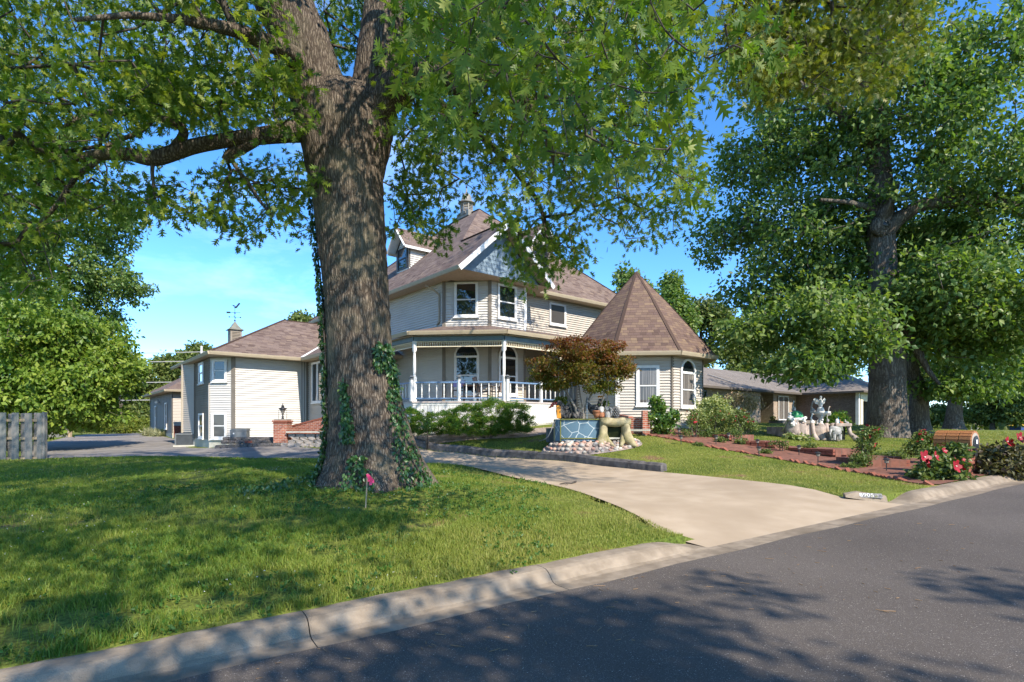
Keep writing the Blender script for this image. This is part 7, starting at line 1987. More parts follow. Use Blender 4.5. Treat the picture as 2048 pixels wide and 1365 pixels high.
MB().obox(b_ + Vector((0, 0, .20)), (1, 0, 0), (0, 1, 0), (-.08, 0, 1), .12, .06, .38).build('breast', M['orange_paint'], t, bevel=.015)
MB().blob(b_ + Vector((.02, .08, .46)), (.11, .10, .09), 12, 8).build('head', M['statue_dark'], t, smooth=True)
MB().tube([b_ + Vector((-.06, .04, .47)), b_ + Vector((-.16, .02, .43)), b_ + Vector((-.25, .0, .33)), b_ + Vector((-.30, 0, .31))], [.055, .045, .025, .006], 8).build('beak', M['beak'], t, smooth=True)
for i, (px, Y, h, w, lab) in enumerate(((1133, 16.7, .40, .15, 'dark lava-textured gargoyle statue next to the orange-breasted bird'), (1146, 17.0, .55, .14, 'taller dark hooded statue behind the gargoyle'), (1155, 16.6, .30, .15, 'squat dark rock-like statue at the maple stems'))):
    t = orn('gargoyle_statue', lab, px, 838, Y); b_ = P(px, 838, Y)
    MB().blob(b_ + Vector((0, 0, h * .35)), (w, w * .8, h * .42), 14, 10, .12, i).build('body', M['statue_dark'], t, smooth=True)
    MB().blob(b_ + Vector((-.02, -.04, h * .82)), (w * .62, w * .6, h * .2), 12, 8, .08, i + 5).build('head', M['statue_dark'], t, smooth=True)
    for sg in (-1, 1):
        MB().tube([b_ + Vector((sg * w * .35, -.02, h * .93)), b_ + Vector((sg * w * .6, 0, h * 1.08))], [.03, .008], 6).build('ear', M['statue_dark'], t)
        MB().tube([b_ + Vector((sg * w * .8, -.03, h * .55)), b_ + Vector((sg * w * .7, -.12, h * .3)), b_ + Vector((sg * w * .35, -.16, .02))], [.045, .038, .03], 7).build('arm', M['statue_dark'], t, smooth=True)
t = orn('blue_metal_spear', 'upright blue-grey metal blade ornament among the statues', 1174, 838, 16.5); b_ = P(1174, 838, 16.5)
MB().bar(b_, b_ + Vector((0, 0, .46)), .05, .012).build('blade', plain('blue_grey_steel', (.20, .28, .36), .35, metallic=.4), t)
MB().lathe(b_ + Vector((0, 0, .46)), [(.03, 0), (.045, .04), (.02, .14), (.004, .2)], 6).build('tip', M['grey_metal'], t)
t = orn('rooster_statue', 'black rooster statue with orange comb and curved tail', 1190, 836, 16.8); b_ = P(1190, 836, 16.8)
MB().blob(b_ + Vector((0, 0, .24)), (.19, .12, .15), 14, 10).build('body', M['statue_dark'], t, smooth=True)
MB().tube([b_ + Vector((.10, 0, .30)), b_ + Vector((.15, 0, .45)), b_ + Vector((.15, 0, .56))], [.09, .06, .045], 10).build('neck', M['statue_dark'], t, smooth=True)
MB().tube([b_ + Vector((-.12, 0, .28)), b_ + Vector((-.24, 0, .42)), b_ + Vector((-.30, 0, .34))], [.09, .07, .02], 10).build('tail', M['statue_dark'], t, smooth=True)
mb = MB()
for k in range(4): mb.blob(b_ + Vector((.10 + k * .035, 0, .62 + .012 * (k % 2))), (.022, .012, .03), 8, 5)
mb.build('comb', M['orange_paint'], t)
mb = MB()
for sg in (-1, 1): mb.tube([b_ + Vector((.02, sg * .05, .14)), b_ + Vector((.03, sg * .05, -.03))], .014, 6)
mb.build('leg', M['orange_paint'], t)
t = orn('clay_pot', 'small terracotta pot lying among the statues', 1195, 835, 16.45, 'pot'); b_ = P(1193, 836, 16.45)
MB().lathe(b_, [(.06, 0), (.095, .10), (.11, .17), (.12, .175), (.12, .21), (.10, .21)], 14).build('pot', M['terracotta'], t, smooth=True)
t = orn('gnome_statue', 'little gnome statue with white head and tan body', 1203, 836, 16.45); b_ = P(1203, 836, 16.45)
MB().lathe(b_, [(.08, 0), (.10, .05), (.085, .15), (.05, .2)], 12).build('body', M['terracotta'], t, smooth=True)
MB().blob(b_ + Vector((0, 0, .25)), (.085, .08, .085), 12, 8).build('head', M['statue_white'], t, smooth=True)
MB().blob(b_ + Vector((0, -.06, .2)), (.06, .04, .06), 10, 6).build('beard', M['statue_white'], t, smooth=True)
for i, (px, h, lab) in enumerate(((1215, .36, 'grey squirrel statue sitting upright right of the gnome'), (1222, .32, 'grey squirrel statue beside the pine cone ornament'))):
    t = orn('squirrel_statue', lab, px, 838, 16.4 + .15 * i); b_ = P(px, 838, 16.4 + .15 * i)
    MB().lathe(b_, [(.06, 0), (.085, .06), (.075, .16), (.05, .22)], 10).build('body', M['statue_grey'], t, smooth=True)
    MB().blob(b_ + Vector((-.03, -.03, h - .08)), (.06, .055, .055), 10, 8).build('head', M['statue_grey'], t, smooth=True)
    MB().tube([b_ + Vector((.05, .04, .05)), b_ + Vector((.13, .05, .12)), b_ + Vector((.13, .05, .26)), b_ + Vector((.07, .05, .33))], [.03, .055, .055, .02], 8).build('tail', M['statue_grey'], t, smooth=True)
    for sg in (-1, 1): MB().blob(b_ + Vector((-.03 + sg * .03, -.02, h - .02)), (.014, .01, .03), 6, 5).build('ear', M['statue_grey'], t)
t = orn('pine_cone_ornament', 'dark scaled pine cone ornament at the right end of the planter', 1232, 838, 16.45, 'ornament'); b_ = P(1232, 838, 16.45)
MB().blob(b_ + Vector((0, 0, .18)), (.10, .10, .2), 12, 10).build('core', M['statue_dark'], t)
sc_ = MB()
for r_ in range(7):
    for k in range(10):
        a = 2 * pi * (k + .5 * (r_ % 2)) / 10; z_ = .04 + r_ * .048; q = .105 * sin(pi * (r_ + 1.2) / 8.6) + .01
        sc_.blob(b_ + Vector((cos(a) * q, sin(a) * q, z_)), (.022, .022, .016), 6, 4)
_tag(sc_.build('scales', M['statue_grey'], t), None, None, None, 'stuff')
shrub('low_plant', 'yellow-green leafy plant behind the orange-breasted bird', 'plant', [W3(1122, 802, 16.9, .22, .15, .12, 20)], .10, 8, .09, M['yellow_shrub'], 'simple', 171, stems=3, shell=.2, base=P(1122, 838, 16.9))
shrub('low_plant', 'small leafy plant above the gnome statue', 'plant', [W3(1208, 808, 16.8, .16, .12, .12, 14)], .08, 8, .08, M['hib_leaf'], 'simple', 172, stems=3, shell=.2, base=P(1208, 838, 16.8))
t = thing('garden_hose', tuple(G(1095, 882)), 'grey garden hose trailing from the planter into the grass', 'hose')
MB().tube([P(1111, 842, 16.5), P(1106, 850, 16.3), P(1102, 862, 16.2), P(1096, 874, 16.2), P(1088, 880, 16.3), G(1078, 884) + Vector((0, 0, .02))], .014, 6).build('hose', M['grey_metal'], t, smooth=True)
t = thing('grey_storage_box', tuple(onland(*P(1103, 862, 17.9).xy)), 'dark grey box standing between porch skirt and planter', 'box')
q = P(1104, 850, 17.9); q.z = tz(q.x, q.y) + .21
MB().box(q, .34, .3, .42, .1).build('body', M['grey_metal'], t, bevel=.01); MB().box(q + Vector((0, 0, .225)), .36, .32, .025, .1).build('lid', M['grey_metal'], t)

# low brick wall at the foot of the tower
bw = thing('low_brick_wall', tuple(P(1265, 858, 18.9)), 'low red brick wall with a short pillar at the tower foot', 'brick wall')
def brick_box(parent, p, q, th, z0, z1, name, mat):
    p = Vector(p); q = Vector(q); d = (q - p); d.z = 0; L_ = d.length; d.normalize(); n_ = Vector((d.y, -d.x, 0)) * th / 2
    mb = MB(); c = [(p - n_ * -1), (q - n_ * -1), (q - n_), (p - n_)]
    za0, za1, zb0, zb1 = z0 if isinstance(z0, tuple) else (z0, z0), None, None, None
    zl = z0 if isinstance(z0, tuple) else (z0, z0); zh = z1 if isinstance(z1, tuple) else (z1, z1)
    def V3(v, z): return (v.x, v.y, z)
    f = [V3(p + n_, zl[0]), V3(q + n_, zl[1]), V3(q + n_, zh[1]), V3(p + n_, zh[0])]; b = [V3(p - n_, zl[0]), V3(q - n_, zl[1]), V3(q - n_, zh[1]), V3(p - n_, zh[0])]
    u = lambda pts: [((Vector(x) - p).dot(d), x[2]) for x in pts]
    mb.poly(f, 0, u(f)); mb.poly(b[::-1], 0, u(b[::-1]))
    mb.poly([f[3], f[2], b[2], b[3]], 0, [(0, 0), (L_, 0), (L_, th), (0, th)])
    mb.poly([f[0], f[3], b[3], b[0]], 0, [(0, zl[0]), (0, zh[0]), (th, zh[0]), (th, zl[0])]); mb.poly([f[1], b[1], b[2], f[2]], 0, [(0, zl[1]), (th, zl[1]), (th, zh[1]), (0, zh[1])])
    return mb.build(name, mat, parent)
a, b_, c_ = P(1238, 845, 19.2), P(1262, 845, 18.7), P(1300, 845, 18.5)
zg = min(tz(a.x, a.y), tz(b_.x, b_.y), tz(c_.x, c_.y)) - .1
brick_box(bw, a, b_, .22, zg, (P(0, 829, 19).z, P(0, 833, 18.7).z), 'wall_section', M['brick']); brick_box(bw, b_, c_, .22, zg, P(0, 836, 18.7).z, 'wall_section', M['brick'])
brick_box(bw, P(1284, 845, 18.35), P(1294, 845, 18.35), .2, zg, P(0, 822, 18.35).z, 'pillar', M['brick'])
MB().bar(P(1240, 861, 18.3), P(1300, 861, 18.0), .2, .06).build('kerb_strip', M['foundation'], bw)

# gravel bed under the hedge
gb_ = MB(); cxy = np.mean(np.array(HEDGEBED), axis=0)
hb = smooth_line(HEDGEBED + [HEDGEBED[0]], 60)
for f0, f1 in ((0, .5), (.5, 1)):
    for i in range(59):
        ps = []
        for (k, f) in ((i, f0), (i + 1, f0), (i + 1, f1), (i, f1)):
            q = cxy + (hb[k] - cxy) * f; ps.append((q[0], q[1], tz(*q) + .02))
        gb_.poly(ps)
_tag(gb_.build('planting_bed', noise_mat('gravel_mulch', (.19, .145, .11), (.42, .34, .28), 40, .95, 5, bump=.8, bscale=50, c3=(.12, .09, .06), s3=3)), 'gravel planting bed in front of the porch', None, None, 'structure')

# ================================================================== fountain garden
fz0 = P(0, 880, 20).z
pool = thing('stone_pool', tuple(P(1640, 880, 20)), 'rough stone pool wall with upright ribs and an open side box', 'pool')
M['pool_stone'] = noise_mat('pinkish_rock_concrete', (.30, .235, .195), (.48, .39, .33), 5, .92, 7, bump=.7, bscale=16, c3=(.20, .165, .14), s3=2.2)
def FX(px, Y=20.0): return (px - XC) / F * Y
wl_ = MB(); n_ = 26; hz = (880 - 848) * 20 / F
prof_ = []
for i in range(n_ + 1):
    t_ = i / n_; px = 1575 + 97 * t_; yy = 20 + .22 * cos(t_ * 14) * .4 - .15 * sin(pi * t_)
    prof_.append((FX(px), yy, .92 + .08 * sin(t_ * 31)))
for (a, b_) in zip(prof_[:-1], prof_[1:]):
    wl_.add([(a[0], a[1] - .06, fz0 - .08), (b_[0], b_[1] - .06, fz0 - .08), (b_[0], b_[1], fz0 + hz * b_[2]), (a[0], a[1], fz0 + hz * a[2]), (b_[0], b_[1] + .2, fz0 + hz * b_[2] + .01), (a[0], a[1] + .2, fz0 + hz * a[2] + .01)], [(0, 1, 2, 3), (3, 2, 4, 5)])
wl_.build('wall', M['pool_stone'], pool)
for i, px in enumerate((1580, 1592, 1606, 1622, 1637, 1650, 1662)):
    MB().tube([(FX(px), 19.92, fz0 + hz * 1.02), (FX(px), 19.86, fz0 + hz * .6), (FX(px) + .02, 19.82, fz0 + hz * .3), (FX(px) + .03, 19.7, fz0 - .03)], [.075, .06, .075, .12], 8).build('rib', M['pool_stone'], pool, smooth=True)
MB().blob((FX(1583), 19.95, fz0 + .42), (.24, .2, .42), 14, 10, .14, 3).build('boulder', M['pool_stone'], pool, smooth=True)
MB().blob((FX(1600), 20.0, fz0 + .34), (.26, .2, .34), 14, 10, .14, 4).build('boulder', M['pool_stone'], pool, smooth=True)
MB().bar((FX(1664), 19.9, fz0 + hz * .93), (FX(1696), 19.9, fz0 + hz * .93), .3, .11).build('side_box', M['pool_stone'], pool, bevel=.02)
MB().tube([(FX(1693), 19.9, fz0 + hz * .9), (FX(1696), 19.88, fz0 + hz * .4), (FX(1704), 19.8, fz0 + .05), (FX(1712), 19.7, fz0 - .04)], [.07, .07, .10, .05], 8).build('root', M['pool_stone'], pool, smooth=True)
MB().bar((FX(1666), 19.95, fz0 - .05), (FX(1666), 19.95, fz0 + hz * .9), .25, .12).build('side_post', M['pool_stone'], pool)
MB().poly([(FX(1676), 20.0, fz0), (FX(1690), 20.0, fz0), (FX(1690), 20.0, fz0 + hz * .85), (FX(1676), 20.0, fz0 + hz * .85)]).build('pane', M['glass'], pool)
wt = MB(); wt.poly([(FX(1578), 20.15, fz0 + .34), (FX(1672), 20.15, fz0 + .34), (FX(1670), 21.6, fz0 + .34), (FX(1584), 21.6, fz0 + .34)]); wt.build('water', glass_mat('pool_water', (.02, .035, .03), .05), pool)
bkw = MB(); bkw.bar((FX(1580), 21.6, fz0 + .15), (FX(1672), 21.6, fz0 + .15), .2, .6); bkw.bar((FX(1577), 20.1, fz0 + .15), (FX(1580), 21.6, fz0 + .15), .2, .6); bkw.bar((FX(1672), 20.1, fz0 + .15), (FX(1672), 21.6, fz0 + .15), .2, .6); bkw.build('back_wall', M['pool_stone'], pool)
ft = thing('tiered_fountain', tuple(P(1641, 850, 20.9)), 'white tiered fountain topped by a winged figure in the pool', 'fountain')
fb = P(1641, 850, 20.9)
MB().lathe(fb + Vector((0, 0, -.1)), [(.18, 0), (.15, .08), (.08, .16), (.07, .34), (.12, .40), (.18, .42)], 14).build('pedestal', M['statue_white'], ft, smooth=True)
MB().lathe(fb + Vector((0, 0, .32)), [(.08, 0), (.20, .04), (.31, .10), (.34, .16), (.32, .17), (.28, .12), (.02, .10)], 20).build('bowl', M['statue_white'], ft, smooth=True)
MB().lathe(fb + Vector((0, 0, .42)), [(.10, 0), (.13, .1), (.11, .18), (.07, .24)], 12).build('plinth', M['statue_white'], ft, smooth=True)
fg = fb + Vector((0, 0, .64))
MB().tube([fg, fg + Vector((0, 0, .12)), fg + Vector((.01, 0, .24)), fg + Vector((.0, 0, .32))], [.06, .075, .07, .035], 10).build('figure_body', M['statue_white'], ft, smooth=True)
MB().blob(fg + Vector((.01, 0, .38)), (.05, .05, .058), 10, 8).build('figure_head', M['statue_white'], ft, smooth=True)
for sg in (-1, 1):
    MB().add([fg + Vector((sg * .04, .03, .24)), fg + Vector((sg * .18, .05, .36)), fg + Vector((sg * .23, .06, .30)), fg + Vector((sg * .16, .05, .14)), fg + Vector((sg * .05, .03, .10)), fg + Vector((sg * .05, .06, .22)), fg + Vector((sg * .18, .075, .35)), fg + Vector((sg * .23, .08, .30)), fg + Vector((sg * .16, .075, .14))], [(0, 1, 2, 3, 4), (5, 8, 7, 6), (0, 5, 6, 1), (1, 6, 7, 2), (2, 7, 8, 3)]).build('wing', M['statue_white'], ft)
    MB().tube([fg + Vector((sg * .06, -.02, .27)), fg + Vector((sg * .12, -.05, .22)), fg + Vector((sg * .14, -.05, .32))], [.022, .018, .014], 7).build('arm', M['statue_white'], ft, smooth=True)
def goose(px, py, Y, h, lab, mat='statue_white', name='goose_statue'):
    b_ = P(px, py, Y); t = thing(name, tuple(b_), lab, 'statue', 'statues round the stone pool')
    MB().blob(b_ + Vector((.02 * h, 0, h * .22)), (h * .2, h * .15, h * .22), 12, 8).build('body', M[mat], t, smooth=True)
    MB().tube([b_ + Vector((-.02 * h, 0, h * .34)), b_ + Vector((-.08 * h, 0, h * .6)), b_ + Vector((.0, 0, h * .85)), b_ + Vector((.02 * h, 0, h * .92))], [h * .1, h * .055, h * .05, h * .06], 8).build('neck', M[mat], t, smooth=True)
    MB().blob(b_ + Vector((.05 * h, 0, h * .94)), (h * .085, h * .06, h * .06), 8, 6).build('head', M[mat], t, smooth=True)
    MB().tube([b_ + Vector((.1 * h, 0, h * .94)), b_ + Vector((.2 * h, 0, h * .91))], [h * .03, h * .01], 6).build('beak', M['orange_paint'], t)
goose(1624, 850, 19.95, .40, 'tall white goose statue on the pool wall'); goose(1635, 850, 19.95, .18, 'small white duck statue right of the tall goose'); goose(1644, 843, 20.3, .26, 'white duck statue under the fountain bowl'); goose(1655, 845, 20.6, .28, 'blue-grey bird statue right of the fountain', 'statue_grey'); goose(1625, 829, 21.3, .5, 'grey crane statue left of the fountain', 'statue_grey'); goose(1587, 824, 20.2, .40, 'brownish heron statue on top of the green shell', 'statue_grey'); goose(1658, 832, 21.2, .36, 'pale bird statue behind the fountain bowl', 'statue_grey')
t = thing('turtle_statue', tuple(P(1592, 842, 20.0)), 'large turtle statue with bright green shell on the boulders', 'statue', 'statues round the stone pool'); b_ = P(1592, 842, 20.0)
MB().add(*(lambda m: (m.v, m.f))(MB().blob(b_ + Vector((0, 0, .16)), (.24, .2, .2), 14, 8))).build('shell', plain('green_paint', (.05, .26, .10), .35), t, smooth=True)
MB().blob(b_ + Vector((.05, -.10, .06)), (.26, .12, .08), 12, 8).build('plastron', M['statue_white'], t, smooth=True)
MB().blob(b_ + Vector((.28, -.08, .1)), (.07, .06, .06), 10, 6).build('head', M['statue_white'], t, smooth=True)
for sg in (-1, 1): MB().tube([b_ + Vector((sg * .14, -.14, .06)), b_ + Vector((sg * .24, -.2, -.06))], [.05, .035], 7).build('flipper', M['statue_white'], t)
for i, (px, py, lab) in enumerate(((1580, 836, 'white cherub statue at the left end of the pool'), (1586, 848, 'pale crouching figure on the boulders'))):
    t = thing('cherub_statue', tuple(P(px, py, 19.8)), lab, 'statue', 'statues round the stone pool'); b_ = P(px, py, 19.8)
    MB().lathe(b_ + Vector((0, 0, -.1)), [(.07, 0), (.085, .06), (.06, .15), (.035, .2)], 10).build('body', M['statue_white'], t, smooth=True); MB().blob(b_ + Vector((0, 0, .14)), .055, 10, 8).build('head', M['statue_white'], t, smooth=True)
    for sg in (-1, 1): MB().tube([b_ + Vector((sg * .06, -.02, .05)), b_ + Vector((sg * .10, -.06, .0)), b_ + Vector((sg * .04, -.09, -.02))], [.025, .02, .016], 6).build('arm', M['statue_white'], t)
t = thing('elephant_statue', tuple(P(1672, 878, 19.5)), 'grey elephant statue leaning on the pool side', 'statue', 'statues round the stone pool'); b_ = P(1670, 879, 19.5)
MB().blob(b_ + Vector((.04, .05, .28)), (.20, .15, .18), 14, 10, .05, 2).build('body', M['statue_grey'], t, smooth=True); MB().blob(b_ + Vector((-.12, -.05, .36)), (.11, .10, .11), 12, 8).build('head', M['statue_grey'], t, smooth=True)
MB().tube([b_ + Vector((-.19, -.1, .34)), b_ + Vector((-.25, -.13, .2)), b_ + Vector((-.22, -.14, .06))], [.045, .035, .02], 8).build('trunk', M['statue_grey'], t, smooth=True)
for (x_, y_) in ((-.06, -.06), (.14, -.06), (-.06, .12), (.14, .12)): MB().tube([b_ + Vector((x_, y_, .18)), b_ + Vector((x_, y_, -.02))], [.06, .055], 8).build('leg', M['statue_grey'], t)
t = thing('bird_ornament', tuple(P(1674, 846, 19.9)), 'blue-winged bird ornament on the side box of the pool', 'ornament', 'statues round the stone pool'); b_ = P(1674, 849, 19.9)
MB().blob(b_ + Vector((0, 0, .1)), (.06, .05, .1), 10, 8).build('body', M['statue_white'], t, smooth=True); MB().add([b_ + Vector((.04, -.02, .1)), b_ + Vector((.10, -.02, .02)), b_ + Vector((.03, -.02, .28)), b_ + Vector((.05, .03, .1))], [(0, 1, 2), (0, 2, 3), (1, 3, 2), (0, 3, 1)]).build('wing', plain('blue_paint', (.05, .22, .33), .4), t)
for i, (px, lab) in enumerate(((1683, 'tiny terracotta rabbit ornament on the pool side box'), (1694, 'tiny pale dog ornament at the end of the side box'))):
    t = thing('animal_ornament', tuple(P(px, 849, 19.9)), lab, 'ornament', 'statues round the stone pool'); b_ = P(px, 849, 19.9); m_ = M['terracotta'] if i == 0 else M['statue_grey']
    MB().blob(b_ + Vector((0, 0, .05)), (.07, .045, .05), 10, 6).build('body', m_, t, smooth=True); MB().blob(b_ + Vector((-.06, 0, .1)), (.035, .03, .035), 8, 6).build('head', m_, t, smooth=True)
    for sg in (-1, 1): MB().blob(b_ + Vector((-.06, sg * .018, .145)), (.01, .008, .03), 6, 4).build('ear', m_, t)
t = thing('yellow_hose', tuple(P(1560, 868, 20.2)), 'pale yellow hose drooping from the pool to the lawn', 'hose')
MB().tube([P(1577, 836, 19.9), P(1572, 848, 19.9), P(1566, 860, 20), G(1556, 870) + Vector((0, 0, .02)), G(1545, 872) + Vector((0, 0, .02))], .015, 6).build('hose', plain('yellow_rubber', (.40, .36, .16), .5), t, smooth=True)

# ================================================================== ranch house next door and far houses
ranch = thing('ranch_house', tuple(H(40, 20, 1.75)), 'long low brick ranch house with weathered grey shingle roof', 'house')
rz0, rz1 = 1.6, 4.05
def bwall(parent, a, b_, z0, z1, mat, name='wall'):
    W_ = Wall(H(*a), H(*b_)); f = [W_.at(0, 0, z0), W_.at(W_.L, 0, z0), W_.at(W_.L, 0, z1), W_.at(0, 0, z1)]
    mb = MB().poly(f, 0, [(0, z0), (W_.L, z0), (W_.L, z1), (0, z1)]); mb.add([W_.at(0, -.2, z0), W_.at(W_.L, -.2, z0), W_.at(W_.L, -.2, z1), W_.at(0, -.2, z1)], [(3, 2, 1, 0)]); mb.build(name, mat, parent); return W_
Rw1 = bwall(ranch, (29, 20), (40.2, 20), rz0, rz1, M['brick_tan']); bwall(ranch, (40.2, 20), (40.2, 21.2), rz0, rz1, M['brick_tan']); bwall(ranch, (40.2, 21.2), (42.2, 21.2), rz0, rz1, M['brick_dark']); bwall(ranch, (42.2, 21.2), (42.2, 20), rz0, rz1, M['brick_tan']); Rw2 = bwall(ranch, (42.2, 20), (46, 20), rz0, rz1, M['brick_tan'])
bwall(ranch, (29, 31), (29, 20), rz0, rz1, M['brick_tan'])
Rw3 = bwall(ranch, (46, 20), (46, 15.6), rz0, rz1, M['brick_dark']); Rw4 = bwall(ranch, (46, 15.6), (46.9, 15.6), rz0, rz1, M['brick_dark'])
bwall(ranch, (51.5, 15.6), (54.5, 15.6), rz0, rz1, M['brick_dark']); bwall(ranch, (54.5, 15.6), (54.5, 30), rz0, rz1, M['brick_dark']); bwall(ranch, (54.5, 31), (29, 31), rz0, rz1, M['brick_tan'])
MB().obox((Rw3.at(Rw3.L, 0, 0).x, Rw3.at(Rw3.L, 0, 0).y, (rz0 + rz1) / 2), Rw3.d3, Rw3.n3, Z3, .22, .22, rz1 - rz0 - .02).build('corner_post', M['white_trim'], ranch)
MB().obox(Rw4.at(.65, .02, (rz0 + rz1) / 2), Rw4.d3, Rw4.n3, Z3, .5, .08, rz1 - rz0 - .05).build('door_jamb', M['cream'], ranch)
gd = Wall(H(46.9, 15.7), H(51.5, 15.7)); MB().obox(gd.at(gd.L / 2, 0, rz1 - .35), gd.d3, gd.n3, Z3, gd.L, .12, .66).build('garage_header', M['cream'], ranch)
gi = MB(); gi.poly([H(46.9, 19.5, rz0), H(51.5, 19.5, rz0), H(51.5, 19.5, rz1), H(46.9, 19.5, rz1)]); gi.poly([H(46.9, 15.7, rz0), H(46.9, 19.5, rz0), H(46.9, 19.5, rz1), H(46.9, 15.7, rz1)]); gi.poly([H(51.5, 15.7, rz0), H(51.5, 19.5, rz0), H(51.5, 19.5, rz1), H(51.5, 15.7, rz1)]); gi.poly([H(46.9, 15.4, rz0 + .1), H(51.5, 15.4, rz0 + .1), H(51.5, 19.5, rz0 + .12), H(46.9, 19.5, rz0 + .12)])
gi.build('garage_interior', plain('garage_wall', (.30, .29, .27), .9), ranch)
er = rz1 + .02; hp_ = .36
roof(ranch, [[H(28.4, 19.3, er), H(46, 19.3, er), H(46 + 3, 25.5, er + hp_ * 6.2), H(31, 25.5, er + hp_ * 6.2)],
             [H(28.4, 31.7, er), H(28.4, 19.3, er), H(31, 25.5, er + hp_ * 6.2)],
             [H(55.1, 31.7, er), H(28.4, 31.7, er), H(31, 25.5, er + hp_ * 6.2), H(52.5, 25.5, er + hp_ * 6.2)],
             [H(45.4, 19.3, er), H(45.4, 15.0, er), H(50.2, 15 + 3.2, er + hp_ * 4.8), H(50.2, 25.5, er + hp_ * 6.0)],
             [H(45.4, 15.0, er), H(55.1, 15.0, er), H(50.2, 18.2, er + hp_ * 4.8)],
             [H(55.1, 15.0, er), H(55.1, 31.7, er), H(52.5, 25.5, er + hp_ * 6.2), H(50.2, 18.2, er + hp_ * 4.8)]], M['shingle_grey'], .14)
MB().poly([H(28.6, 19.4, er - .15), H(46, 19.4, er - .15), H(46, 21.4, er - .15), H(28.6, 21.4, er - .15)]).build('soffit', M['corner'], ranch)
MB().bar(H(37.2, 20.3, er + .42), H(37.2, 22.4, er + 1.18), .14, .05).build('roof_flashing', M['statue_grey'], ranch)
for (W_, t_, w_, z0, z1, fr) in ((Rw1, 3.2, 1.5, 2.55, 3.85, 'dark_frame'), (Rw1, 8.1, 1.0, 1.9, 3.85, 'dark_frame'), (Rw2, 1.5, 1.7, 1.95, 3.8, 'white_trim')):
    window(ranch, W_, t_, z0, z1, w_, frame=fr, lites=2 if w_ > 1.2 else 1, curtain='curtain' if fr == 'white_trim' else None)
dd = Wall(H(40.5, 21.18), H(41.9, 21.18)); MB().obox(dd.at(dd.L / 2, .03, 2.65), dd.d3, dd.n3, Z3, .95, .05, 2.1).build('front_door', plain('dark_door', (.035, .025, .02), .4), ranch)
MB().obox(H(44, 18.8, 1.78), (AU.x, AU.y, 0), (BV.x, BV.y, 0), Z3, 8, 1.0, .3).build('porch_slab', M['brick_dark'], ranch)
t = thing('traffic_drum', tuple(H(48.3, 17.2, rz0 + .12)), 'orange and white banded traffic drum inside the open garage', 'traffic drum'); b_ = H(48.0, 16.6, rz0 + .12)
for k in range(5): MB().lathe(b_ + Vector((0, 0, .05 + k * .2)), [(.30 - k * .02, 0), (.29 - k * .02, .198)], 16).build('band', M['orange_paint'] if k % 2 == 0 else M['white_trim'], t)
MB().lathe(b_, [(.4, 0), (.4, .05), (.3, .055)], 16).build('base', M['black_metal'], t)
# patch of shrubs at the ranch
shrub('low_plant', 'yellow flowering plant at the ranch house doorway', 'plant', [W3(1547, 838, 40, .2, .2, .15, 12)], .12, 10, .12, M['yellow_shrub'], 'simple', 181, stems=0)
def far_house(px0, px1, base, Y, wall_px, roof_px, lab, mat, door=None):
    a, b_ = P(px0, base, Y), P(px1, base, Y); z0 = a.z - .6; z1 = P(0, base - wall_px, Y).z; zr_ = P(0, base - wall_px - roof_px, Y).z; D_ = 8.0
    t = thing('far_house', tuple((a + b_) / 2), lab, 'house', 'houses far down the street')
    W_ = Wall((a.x, a.y), (b_.x, b_.y))
    for (p_, q_) in (((a.x, a.y), (b_.x, b_.y)), ((b_.x, b_.y), (b_.x, b_.y + D_)), ((b_.x, b_.y + D_), (a.x, a.y + D_)), ((a.x, a.y + D_), (a.x, a.y))): siding(t, Wall(p_, q_), z0, z1, mat, exp=.3)
    roof(t, [[(a.x - .4, a.y - .5, z1), (b_.x + .4, b_.y - .5, z1), (b_.x - 1.5, b_.y + D_ / 2, zr_), (a.x + 1.5, a.y + D_ / 2, zr_)], [(b_.x + .4, b_.y + D_ + .5, z1), (a.x - .4, a.y + D_ + .5, z1), (a.x + 1.5, a.y + D_ / 2, zr_), (b_.x - 1.5, b_.y + D_ / 2, zr_)],
             [(a.x - .4, a.y + D_ + .5, z1), (a.x - .4, a.y - .5, z1), (a.x + 1.5, a.y + D_ / 2, zr_)], [(b_.x + .4, b_.y - .5, z1), (b_.x + .4, b_.y + D_ + .5, z1), (b_.x - 1.5, b_.y + D_ / 2, zr_)]], M['shingle'], .15)
    if door:
        MB().obox(W_.at(W_.L * door, .06, (z0 + .6 + z1) / 2 - .1), W_.d3, W_.n3, Z3, W_.L * .5, .08, (z1 - z0 - .7)).build('garage_door', M['white_trim'], t)
    window(t, W_, W_.L * .12, z1 - 1.3, z1 - .3, 1.2, sill=False)
    return t
far_house(1925, 1964, 864, 130, 13, 14, 'far house with pale garage door and brown roof across the lawn', M['siding'], .55)
far_house(1868, 1915, 863, 138, 12, 12, 'far low house half hidden by trees beyond the mailbox', M['brick_tan'] if False else M['siding_mid'], .7)
far_house(1800, 1846, 860, 125, 12, 12, 'far pale house between the shaded tree trunks', M['siding_pale'], None)
far_house(1975, 2024, 862, 150, 13, 14, 'far house right of the pale garage door', M['siding_mid'], .3)
t = thing('party_tent', tuple(P(2052, 863, 110)), 'blue tent with yellow roof at the far end of the lawn', 'tent'); b_ = P(2052, 863, 110)
MB().box(b_ + Vector((0, 0, .35)), 4.2, 2.5, 1.5).build('walls', plain('blue_canvas', (.03, .07, .25), .6), t)
MB().add([b_ + Vector((-2.3, -1.4, 1.1)), b_ + Vector((2.3, -1.4, 1.1)), b_ + Vector((2.3, 1.4, 1.1)), b_ + Vector((-2.3, 1.4, 1.1)), b_ + Vector((0, 0, 1.9))], [(0, 1, 4), (1, 2, 4), (2, 3, 4), (3, 0, 4), (3, 2, 1, 0)]).build('roof', plain('yellow_canvas', (.62, .42, .03), .6), t)
